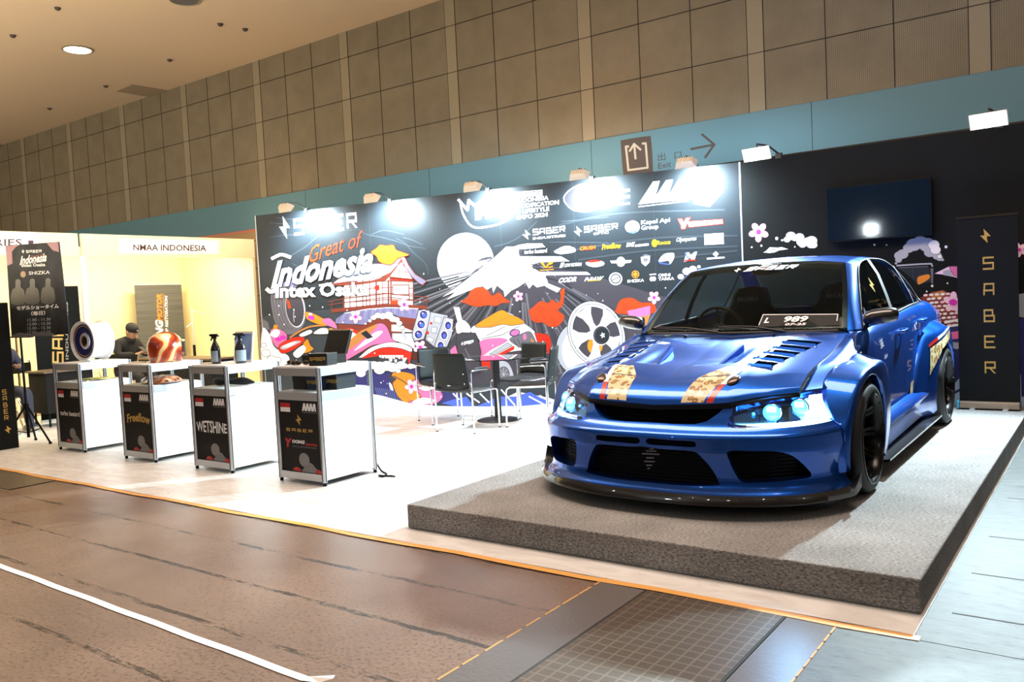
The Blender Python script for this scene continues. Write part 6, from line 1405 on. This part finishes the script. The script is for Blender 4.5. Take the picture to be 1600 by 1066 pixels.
def chair(x,y,rz,label):
    """rz: direction the sitter faces (0 = +Y)"""
    t=thing('arm_chair',label,'chair',(x,y,0),rz,'black chairs around the glass table')
    # back
    rows=[]
    for i in range(11):
        u=i/10; z=.47+.36*u; yb=-.21-.05*u; w_=.215*(1-.06*u*u); 
        rows.append([Vector((w_*s,yb-.035*(1-s*s)-.0,z)) for s in [-1+j/6 for j in range(13)]])
    MB().mat(M_ch).grid(rows).build('backrest',t,smooth=50,solid=.012)
    rows=[[Vector((.215*s*(1 if v<.9 else .96),-.22+.43*v,.445-.012*(1-s*s)+.02*max(0,v-.8)*-4*(v-.8)+(.03*(1-v/.15)**2 if v<.15 else 0))) for s in [-1+j/6 for j in range(13)]] for v in [k/12 for k in range(13)]]
    MB().mat(M_cs).grid(rows).build('seat',t,smooth=50,solid=.02)
    for s in (-1,1):
        mb=MB().mat(M_chrome); X=s*.245
        mb.tube(curve([(X,-.20,0.012),(X,-.20,.3),(X,-.20,.58),(X,-.195,.63),(X,-.16,.65),(X,0,.65),(X,.07,.645)],26),.010,8); mb.mat(M_black).tube([(X,-.16,.66),(X,-.05,.663),(X,.07,.658)],.013,8); mb.mat(M_mattblk).cyl((X,-.2,0),(X,-.2,.014),.013,8); mb.build('arm_leg',t,smooth=50)
        mb=MB().mat(M_chrome).tube(curve([(X,-.20,.43),(X,.0,.425),(X,.17,.425),(X,.215,.415),(X,.235,.38),(X,.24,.2),(X,.245,.012)],26),.010,8); mb.mat(M_mattblk).cyl((X,.245,0),(X,.245,.014),.013,8); mb.build('front_leg',t,smooth=50)
    MB().mat(M_chrome).tube([(-.245,.1,.425),(.245,.1,.425)],.008,8).tube([(-.245,-.15,.428),(.245,-.15,.428)],.008,8).build('cross_bar',t,smooth=50)
    mb=MB().mat(M_chrome)
    for sx in (-.19,.19):
        for z in (.52,.62): mb.ball((sx,-.243-.05*(z-.47)/.36-.03*(1-(sx/.215)**2),z),.007,.004,.007,8,6)
    mb.box(-.02,.02,-.272,-.262,.495,.505); mb.build('rivets',t,smooth=50)
def chpos(fl,fr):
    a=atZ(*fl,0); b=atZ(*fr,0); return a,b
# legs seen in the photo: rear pair of each chair
def place(a,b,label):
    A=atZ(*a,0);B=atZ(*b,0); m=(A+B)/2; d=(B-A).normalized(); rz=math.atan2(d.y,d.x); m2=m+Vector((-math.sin(rz),math.cos(rz),0))*.20; chair(m2.x,m2.y,rz,label)
place((682,675),(743,679),'black chrome chair seen from behind, nearest the counters, front left of table')
place((850,673),(876,652),'black chrome chair seen from behind, closest to the car, right of table')
fa_=atZ(660,664,0); chair(-6.24,7.16,-2.05,'black chrome chair facing the camera at the far left of table')
chair(-5.62,7.80,2.95,'black chrome chair facing the camera beyond the table at right')
# ================================================================ left: yellow booths
M_cream=mat('cream booth wall',(.82,.72,.42),.6); M_creamf=mat('cream fascia',(.85,.74,.48),.55); M_wboard=mat('white name board',(.88,.86,.84),.5); M_dt=mat('dark red lettering',(.05,.012,.012),.5)
FX=-11.2; BYE=8.38; BX=-13.25; BHT=2.5
def boxthing(mb_name,m,dims,label,cat,**k): o=MB().mat(m).box(*dims).build(mb_name); tag(o,label,cat,**k); return o
nb=thing('exhibition_booth','cream walled booth with name board reading NMAA INDONESIA','booth',(FX,7.0,0))
def rel(x0,x1,y0,y1,z0,z1): return (x0-FX,x1-FX,y0-7,y1-7,z0,z1)
MB().mat(M_cream).box(*rel(BX,FX,BYE,BYE+.04,0,BHT)).build('side_wall',nb)
MB().mat(M_cream).box(*rel(BX-.04,BX,5.66,BYE,0,BHT)).build('rear_wall',nb)
MB().mat(M_creamf).box(*rel(FX-.02,FX+.02,5.66,BYE+.04,2.2,BHT)).build('fascia',nb)
MB().mat(mat('white aluminium post',(.8,.8,.76),.4,.2)).box(*rel(FX-.03,FX+.03,5.63,5.69,0,2.2)).build('post',nb)
MB().mat(M_creamf).box(*rel(FX-.02,FX+.015,BYE-.01,BYE+.04,0,2.2)).build('end_post',nb)
D=Draw(lambda u,v:atX(u,v,FX+.021)-Vector((FX,7,0)),(1,0,0),.002)
D.poly([(186,373),(342,376),(342,397),(186,396)],M_wboard); D.text('NMAA INDONESIA',(208,391.5),(114,1.2),(0,-9.5),M_dt,0,.012); D.build('name_board',nb)
nb2=thing('exhibition_booth','cream walled neighbouring booth at far left with cut off name board','booth',(FX,4.5,0))
MB().mat(M_cream).box(BX-.04-FX,BX-FX,2.4-4.5,5.62-4.5,0,BHT).build('rear_wall',nb2)
MB().mat(M_creamf).box(-.02,.02,2.4-4.5,5.62-4.5,2.2,BHT).build('fascia',nb2)
D=Draw(lambda u,v:atX(u,v,FX+.021)-Vector((FX,4.5,0)),(1,0,0),.002)
D.poly([(-60,363),(58,366),(58,388),(-60,390)],M_wboard); D.text('SERIES',(-33,384),(67,.6),(0,-11),M_dt,0,.012); D.poly([(44,376),(52,376),(52,384),(44,384)],M_dt); D.build('name_board',nb2)
# banners in the booth
M_gr,b,N,L=nodes('dark brushed banner'); tc=N('TexCoord'); n=N('TexNoise',Scale=1.,Detail=4.); mp=N('Mapping'); mp.inputs['Scale'].default_value=(1,1,60); L(tc.outputs['Object'],mp.inputs['Vector']); L(mp.outputs[0],n.inputs['Vector']); r_=ramp(N,[(.3,(.05,.052,.055)),(.7,(.095,.097,.10))]); L(n.outputs['Fac'],r_.inputs['Fac']); L(r_.outputs[0],b.inputs['Base Color'])
yb=thing('rollup_banner','grey banner with sideways orange and white lettering behind the seated person','banner',(-12.9,7.75,0))
p00=atX(210,446,-12.9); p11=atX(283,445,-12.9)
MB().mat(M_gr).box(-.006,.006,p00.y-7.75,p11.y-7.75,.03,p00.z).build('banner_sheet',yb)
MB().mat(M_alu).box(-.05,.05,p00.y-7.75,p11.y-7.75,0,.05).box(-.012,.012,p00.y-7.75,p11.y-7.75,p00.z,p00.z+.02).build('frame',yb)
D=Draw(lambda u,v:atX(u,v,-12.9+.0075)-Vector((-12.9,7.75,0)),(1,0,0),.0015)
D.text('MOTOR',(254,502),(-1.2,-43),(-8.5,0),pr('orange banner',(.75,.2,.03)),.2,.05); D.text('YOONG',(256.5,562),(-1.8,-62),(-12.5,0),M_white,.2,.05); D.text('GLASS & LAMP RESTORATION',(264,560),(-2.5,-98),(-4.5,0),M_white,.2,.03); D.line([(256.5,500),(254.5,460)],1.2,pr('orange banner',(.75,.2,.03)))
D.build('banner_print',yb)
db=thing('rollup_banner','dark banner half hidden behind the schedule poster, gold letters turned sideways','banner',(-11.6,5.25,0))
MB().mat(M_mattblk).box(-.006,.006,-.08,.53,.03,1.82).build('banner_sheet',db); MB().mat(M_alu).box(-.04,.04,-.08,.53,0,.04).build('frame',db)
D=Draw(lambda u,v:atX(u,v,-11.6+.0075)-Vector((-11.6,5.25,0)),(1,0,0),.0015)
for k,ch in enumerate('SAB'): D.saber((98,566-k*21),(0,-15),(-15,0),M_gold,.2,0,0,ch)
D.text('INDUSTRIES',(107,562),(-1,-90),(-4.5,0),pr('pale banner',(.35,.38,.38)),0,.02); D.build('gold_lettering',db)
# dark tables in the booth
M_cloth=mat('black table cloth',(.004,.004,.0045),.9,bump=(12,.4)); M_twood=mat('table top edge',(.12,.08,.05),.4)
def dtable(x0,x1,y0,y1,label,h=.70):
    t=thing('draped_table',label,'table',((x0+x1)/2,(y0+y1)/2,0)); a,b_=(x1-x0)/2,(y1-y0)/2
    MB().mat(M_twood).box(-a,a,-b_,b_,h-.025,h).build('table_top',t); MB().mat(M_cloth).box(-a+.02,a-.02,-b_+.02,b_-.02,.18,h-.026).build('table_cloth',t,bevel=.01)
    for sx in (-1,1):
        for sy in (-1,1): MB().mat(M_mattblk).cyl((sx*(a-.06),sy*(b_-.06),0),(sx*(a-.06),sy*(b_-.06),.2),.014,8).build('leg',t)
    return t
dtable(-12.5,-10.55,7.05,7.55,'long dark table in front of the seated person, behind the counters')
dtable(-11.45,-10.95,4.95,5.6,'small dark draped table at the far left behind the poster stand',.72)
# seated person in black
def person_seated(x,y,rz,label='person in black hoodie and cap sitting and looking down at phone',M_hood=None,shoes=False):
    t=thing('person',label,'person',(x,y,0),rz)
    M_hood=M_hood or mat('black hoodie',(.008,.008,.009),.85,bump=(25,.3)); M_skin=mat('skin',(.36,.2,.13),.55)
    bm=bpy.data.meshes.new('body'); 
    V=[(0,-.02,.50),(0,-.0,.66),(0,.03,.84),(0,.06,.98),(0,.10,1.05),  # 0-4 pelvis..neck
       (-.17,.05,.97),(-.24,.12,.80),(-.12,.30,.80),(.17,.05,.97),(.24,.12,.80),(.10,.30,.80), # arms 5-10
       (-.10,.02,.50),(-.12,.40,.49),(-.12,.42,.10),(-.12,.54,.05),(.10,.02,.50),(.12,.40,.49),(.12,.42,.10),(.12,.54,.05)]
    E=[(0,1),(1,2),(2,3),(3,4),(3,5),(5,6),(6,7),(3,8),(8,9),(9,10),(0,11),(11,12),(12,13),(13,14),(0,15),(15,16),(16,17),(17,18)]
    bm.from_pydata(V,E,[]); R_=[.16,.16,.17,.12,.065,.085,.06,.042,.085,.06,.042,.11,.085,.055,.045,.11,.085,.055,.045]
    o=bpy.data.objects.new('body',bm); COL.objects.link(o); o.parent=t; bm.materials.append(M_hood)
    md=o.modifiers.new('k','SKIN'); md.use_smooth_shade=True
    for i,s in enumerate(bm.skin_vertices[0].data): s.radius=(R_[i],R_[i]*.85); s.use_root=(i==0)
    o.modifiers.new('s','SUBSURF').levels=2; o.modifiers['s'].render_levels=2
    hc=Vector((0,.16,1.135))
    mb=MB().mat(M_skin); mb.T=Matrix.Translation(hc)@Matrix.Rotation(-.55,4,'X')
    rows=[]
    for z,rx,ry,dy in ((-.115,.012,.02,.03),(-.105,.04,.05,.02),(-.07,.058,.075,.01),(-.03,.068,.088,.0),(.02,.074,.096,-.005),(.06,.074,.096,-.01),(.1,.055,.075,-.012),(.12,.02,.03,-.012)): rows.append([Vector((rx*math.cos(a),dy+ry*math.sin(a),z)) for a in [2*PI*j/18 for j in range(18)]])
    mb.grid(rows,cu=True); mb.ball((0,.098,-.015),.012,.018,.02,8,6)
    for s in (-1,1): mb.ball((s*.075,-.005,-.01),.01,.018,.026,8,6)
    mb.mat(mat('eye dark',(.02,.015,.012),.3))
    for s in (-1,1): mb.ball((s*.028,.088,.012),.011,.006,.006,8,6)
    mb.mat(mat('lips',(.3,.1,.08),.5)).ball((0,.086,-.055),.022,.008,.007,10,6); mb.build('head',t,smooth=60)
    mb=MB().mat(M_hood); mb.T=Matrix.Translation(hc)@Matrix.Rotation(-.55,4,'X'); mb.ball((0,-.012,.05),.086,.106,.085,18,10); mb.mat(mat('grey cap badge',(.4,.4,.4),.5)).ball((0,.094,.07),.014,.006,.008,8,6); mb.build('cap',t,smooth=40)
    mb=MB().mat(M_hood).lathe([(.10,0),(.115,.03),(.095,.07),(.08,.06)],18); o=mb.build('hood',t,smooth=60); o.location=(0,.08,.98)
    for s in (-1,1):
        mb=MB().mat(M_skin); hx=s*.075; mb.ball((hx,.33,.81),.032,.045,.018,12,8)
        for k in range(4): a=-.6+k*.4; l=(.05,.058,.055,.045)[k]; p=Vector((hx-s*.01+.018*(k-1.5)*.9,.365,.815)); mb.tube([p,p+Vector((-s*.012,l*.6,.012)),p+Vector((-s*.028,l*.8,.028))],[.0085,.008,.0065],7)
        p=Vector((hx-s*.028,.335,.825)); mb.tube([p,p+Vector((-s*.02,.02,.018)),p+Vector((-s*.026,.045,.022))],[.0095,.009,.007],7); mb.build('hand',t,smooth=60)
    if shoes:
        for s in (-1,1):
            mb=MB().mat(mat('beige sneaker',(.42,.4,.33),.6)); rows=[[Vector((s*.12+w_*math.cos(a),.42+y_,.012+h_*max(-.1,math.sin(a)))) for a in [2*PI*j/14 for j in range(14)]] for y_,w_,h_ in ((-.1,.01,.02),(-.095,.035,.07),(-.03,.042,.10),(.05,.045,.08),(.13,.048,.055),(.18,.035,.04),(.2,.01,.02))]; mb.grid(rows,cu=True); mb.mat(M_white).box(s*.12-.045,s*.12+.045,.32,.61,0,.018); mb.build('sneaker',t,smooth=50)
    return t
pp_=atX(205,560,-11.95)
person_seated(-12.02,6.62+.0,-1.35+PI*.0)
ph=MB().mat(M_black).box(-.036,.036,-.004,.004,-.075,.075).build('mobile_phone',bevel=.003); ph.location=(-11.655,6.70,.868); ph.rotation_euler=(1.0,0,-1.35); tag(ph,'dark mobile phone held by the seated person in black','phone')
def pod_chair(x,y,rz,label):
    t=thing('folding_chair',label,'chair',(x,y,0),rz)
    MB().mat(M_mattblk).box(-.2,.2,-.2,.2,.43,.46).build('seat',t,bevel=.01); MB().mat(M_mattblk).add(*gridmesh([[Vector((.2*s,-.2-.03*(1-s*s),z)) for s in (-1,-.5,0,.5,1)] for z in (.66,.72,.80)])).build('backrest',t,solid=.012)
    for s in (-1,1):
        MB().mat(M_chrome).tube(curve([(s*.21,.22,0),(s*.21,.05,.3),(s*.21,-.18,.6),(s*.20,-.2,.80),(s*.15,-.2,.83),(0,-.2,.835)],24),.010,8).build('frame_tube',t,smooth=50); MB().mat(M_chrome).tube([(s*.19,-.22,0),(s*.19,.16,.45)],.010,8).build('rear_leg',t,smooth=50)
pod_chair(-12.15,6.55,-1.35,'dark chair carrying the seated person in black'); pod_chair(-11.95,5.2,-1.3,'chrome tube chair behind the poster stand at far left'); pod_chair(-11.42,4.55,-1.45,'dark chair carrying the person in blue jeans')
person_seated(-11.31,4.55,-1.45,'person in blue jeans and light sneakers, mostly hidden behind the black pillar',mat('blue jeans',(.03,.035,.06),.8,bump=(60,.2)),True)
# poster on tripod stand
ps=thing('poster_stand','dark show schedule poster on a black tripod stand, left of the counters','poster stand',(-9.36,4.20,0))
q=[atY(u,v,4.17) for u,v in ((9,384),(92,378),(108,522),(18,528))]; O_=Vector((-9.36,4.20,0))
M_pos,b,N,L=nodes('poster print dark'); tc=N('TexCoord'); n=N('TexNoise',Scale=3.,Detail=3.); L(tc.outputs['Object'],n.inputs['Vector']); r_=ramp(N,[(.4,(.012,.015,.02)),(.7,(.035,.04,.05))]); L(n.outputs['Fac'],r_.inputs['Fac']); L(r_.outputs[0],b.inputs['Base Color']); b.inputs['Roughness'].default_value=.7; b.inputs['Specular IOR Level'].default_value=.2
mb=MB().mat(M_pos); mb.add([p-O_ for p in q]+[p-O_+Vector((0,.008,0)) for p in q],[(0,1,2,3),(7,6,5,4),(0,4,5,1),(1,5,6,2),(2,6,7,3),(3,7,4,0)]); po=mb.build('poster',ps)
D=Draw(lambda u,v:atY(u,v,4.169)-O_,(0,-1,0),.0008); cP=cc(0,350,5.33)
M_pw=pr('poster white',(.62,.64,.66)); M_pk=pr('poster mauve',(.22,.09,.13)); M_pd=pr('poster figure',(.02,.024,.03))
D.poly(cP([(45,185),(170,170),(130,195),(100,230),(105,330),(60,350)]),M_pk); D.poly(cP([(390,160),(485,152),(492,235),(440,220)]),M_pk)
D.bolt(cP([(178,248)])[0],(5.5,0),(0,-7),M_pw); D.saber(cP([(220,240)])[0],(23.5,-.8),(0,-3.6),M_pw,.25,.6)
D.text('Great of',cP([(255,285)])[0],(20,-4),(0,-4),pr('dark red',(.3,.03,.02)),.3); D.text('Indonesia',cP([(165,345)])[0],(42,-6),(0,-14),M_pw,.4,.03); D.text('Intex Osaka',cP([(182,360)])[0],(37,-1.6),(0,-5),M_pw,0,.03)
D.ell(*cP([(193,420)])[0],4.2,5,pr('poster gold',(.22,.12,.04))); D.text('SHIZKA',cP([(240,425)])[0],(33,-1.6),(0,-5.4),M_pw,0,.01)
for x,y in ((150,575),(270,570),(400,565)): D.smooth(cP([(x-55,y+90),(x-50,y-20),(x-22,y-45),(x-20,y-100),(x,y-115),(x+22,y-100),(x+24,y-45),(x+50,y-20),(x+55,y+90)]),M_pd,30)
D.text('モデルショータイム',cP([(140,722)])[0],(66,-4),(0,-7),M_white,0,.03); D.text('（毎日）',cP([(262,765)])[0],(22,-1.2),(0,-7),M_white,0,.03)
for i,s in enumerate(('11.00 - 11.30','13.00 - 13.30','15.00 - 15.30','17.00 - 17.30')): D.text(s,cP([(230,813+i*35)])[0],(36,-1.6),(0,-4.4),M_pw)
D.poly(cP([(90,930),(160,905),(250,915),(330,900),(430,905),(480,930),(300,935),(120,950)]),pr('poster smoke',(.2,.2,.25)))
o=D.build('poster_print',po)
bx_=atZ(74,690,0)-O_; px_=bx_.x; top=Vector((px_-.12,.05,1.95)); mb=MB().mat(M_mattblk); mb.tube([(px_,.02,.08),(px_-.0,.02,.5),(px_-.03,.03,1.2)],[.016,.013,.012],10); mb.build('pole',ps,smooth=50)
MB().mat(M_mattblk).box(px_-.36,px_+.30,-.012,.02,1.19,1.205).tube([(px_-.03,.03,1.2),(px_-.08,.02,2.1)],.01,8).cyl((px_,.02,.40),(px_,.02,.46),.026,12).build('bracket',ps)
for k in range(3):
    a=-2.2+k*2.094+.5; f=Vector((math.cos(a)*.28,math.sin(a)*.28,.0)); mb=MB().mat(M_mattblk); mb.tube([Vector((px_,.02,.45)),Vector((px_,.02,0))+f+Vector((0,0,.02))],[.012,.011],8); mb.tube([Vector((px_,.02,.13)),Vector((px_,.02,.45)).lerp(Vector((px_,.02,0))+f,.6)],.006,6); mb.ball(Vector((px_,.02,.016))+f,.017,n=10,k=8); mb.build('leg',ps,smooth=50)
# kiosk at the far left edge
kq=thing('info_pillar','black square pillar with gold lettering at far left edge','pillar',(-9.80,3.86,0))
MB().mat(M_mattblk).box(-.55,.13,0,.20,0,1.58).build('pillar_body',kq,bevel=.006)
D=Draw(lambda y,z:Vector((.131,y,z)),(1,0,0),.001)
for k,ch in enumerate('SABER'): D.saber((.075,.60-k*.07),(.035,0),(0,.045),M_gold,.2,0,0,ch)
D.bolt((.065,.17),(.07,0),(0,.09),M_gold); D.build('gold_lettering',kq)
D=Draw(lambda x,z:Vector((x,-.0007,z)),(0,-1,0),.001); D.bolt((-.13,.90),(.12,0),(0,.15),M_gold); D.build('gold_emblem',kq)

# thin coat stand in the cream booth
st=thing('coat_stand','thin grey stand with a short side arm beside the grey banner','stand',(-12.0,7.76,0))
MB().mat(M_alu).tube([(0,0,.02),(0,0,1.46)],.012,8).build('pole',st,smooth=50)
MB().mat(M_alu).tube([(0,0,1.40),(0,.26,1.35)],.008,8).tube([(0,0,1.22),(-.02,-.10,1.15)],.006,8).build('side_arm',st,smooth=50)
MB().mat(M_mattblk).lathe([(.001,.03),(.14,.02),(.15,0),(.001,0)],24).cyl((0,0,.6),(0,0,.86),.022,12).build('base',st,smooth=30)
# ================================================================ light of the hall
w=bpy.data.worlds.new('world'); SC.world=w; w.use_nodes=True
nt=w.node_tree; bg=nt.nodes['Background']; bg.inputs['Strength'].default_value=1.0
# the unseen rest of the hall: warm, brighter towards the roof, darker near the ground
tc=nt.nodes.new('ShaderNodeTexCoord'); sp=nt.nodes.new('ShaderNodeSeparateXYZ'); rp=nt.nodes.new('ShaderNodeValToRGB'); nt.links.new(tc.outputs['Generated'],sp.inputs[0])
mr=nt.nodes.new('ShaderNodeMapRange'); mr.inputs['From Min'].default_value=-1; nt.links.new(sp.outputs['Z'],mr.inputs['Value']); nt.links.new(mr.outputs[0],rp.inputs['Fac']); nt.links.new(rp.outputs[0],bg.inputs['Color'])
e=rp.color_ramp.elements; e[0].position=.55; e[0].color=(.03,.021,.015,1); e[1].position=.95; e[1].color=(.25,.18,.13,1)
def area(name,pos,to,e,col,sx,sy):
    l=bpy.data.lights.new(name,'AREA'); l.shape='RECTANGLE'; l.size=sx; l.size_y=sy; l.energy=e; l.color=col
    o=bpy.data.objects.new(name,l); COL.objects.link(o); o.location=pos; o.rotation_euler=(Vector(to)-Vector(pos)).to_track_quat('-Z','Y').to_euler(); return o
# booth flood lamps of the cream booths (warm), added fills for ceiling and fascia, and the uplights behind the backdrop
area('cream_booth_lamp',(-11.6,7.0,2.4),(-12.6,7.2,0),120,(1,.82,.5),1.6,.2)
area('cream_booth_lamp',(-11.6,4.2,2.4),(-12.6,4.0,0),60,(1,.82,.5),1.2,.2)
area('ceiling_fill',(-17,2.6,2.4),(-17,5.5,6.2),720,(1,.82,.6),20,2)  # added out of view, only to brighten the ceiling from below
area('hall_ceiling_lamp',(-3.5,4.8,6.05),(-3.5,4.8,0),580,(1,.77,.62),9,2)
area('opposite_stand_lamp',(-4.67,-3.17,2.55),(-1.98,8.8,1.87),24,(.85,.95,1),.22,.2)
area('fascia_fill',(-9.9,7.2,3.3),(-11.2,7.0,2.3),45,(1,.86,.62),2.6,.15)  # both fascia lights are added, with no visible fitting, to brighten the boards
area('fascia_fill',(-9.9,4.4,3.3),(-11.2,4.6,2.3),30,(1,.86,.62),1.6,.15)
spot('wall_glow',(-6.2,9.4,2.2),(-6.2,10.5,4.0),130,(1,.55,.22),120,1,.2)
spot('wall_glow',(-13.0,9.3,2.2),(-13.0,10.5,4.0),80,(1,.62,.3),120,1,.2)
# neighbouring stands' lamps opposite, high behind the visitor
for x,y,z,e_,s_ in ((-7.5,-2.5,4.2,9,.12),(-4.5,-4,4.6,9,.11),(-1.5,-3,4.4,9,.12),(2.5,-1,4.2,9,.12),(4.5,3,3.8,12,.13),(-3,-1.5,5,8,.1),(.5,-4.5,4.5,8,.1)):
    area('opposite_stand_lamp',(x,y,z),(-2.5,5,.5),e_,(1,.95,.88),s_,s_*.6)
SC.view_settings.exposure=0.0
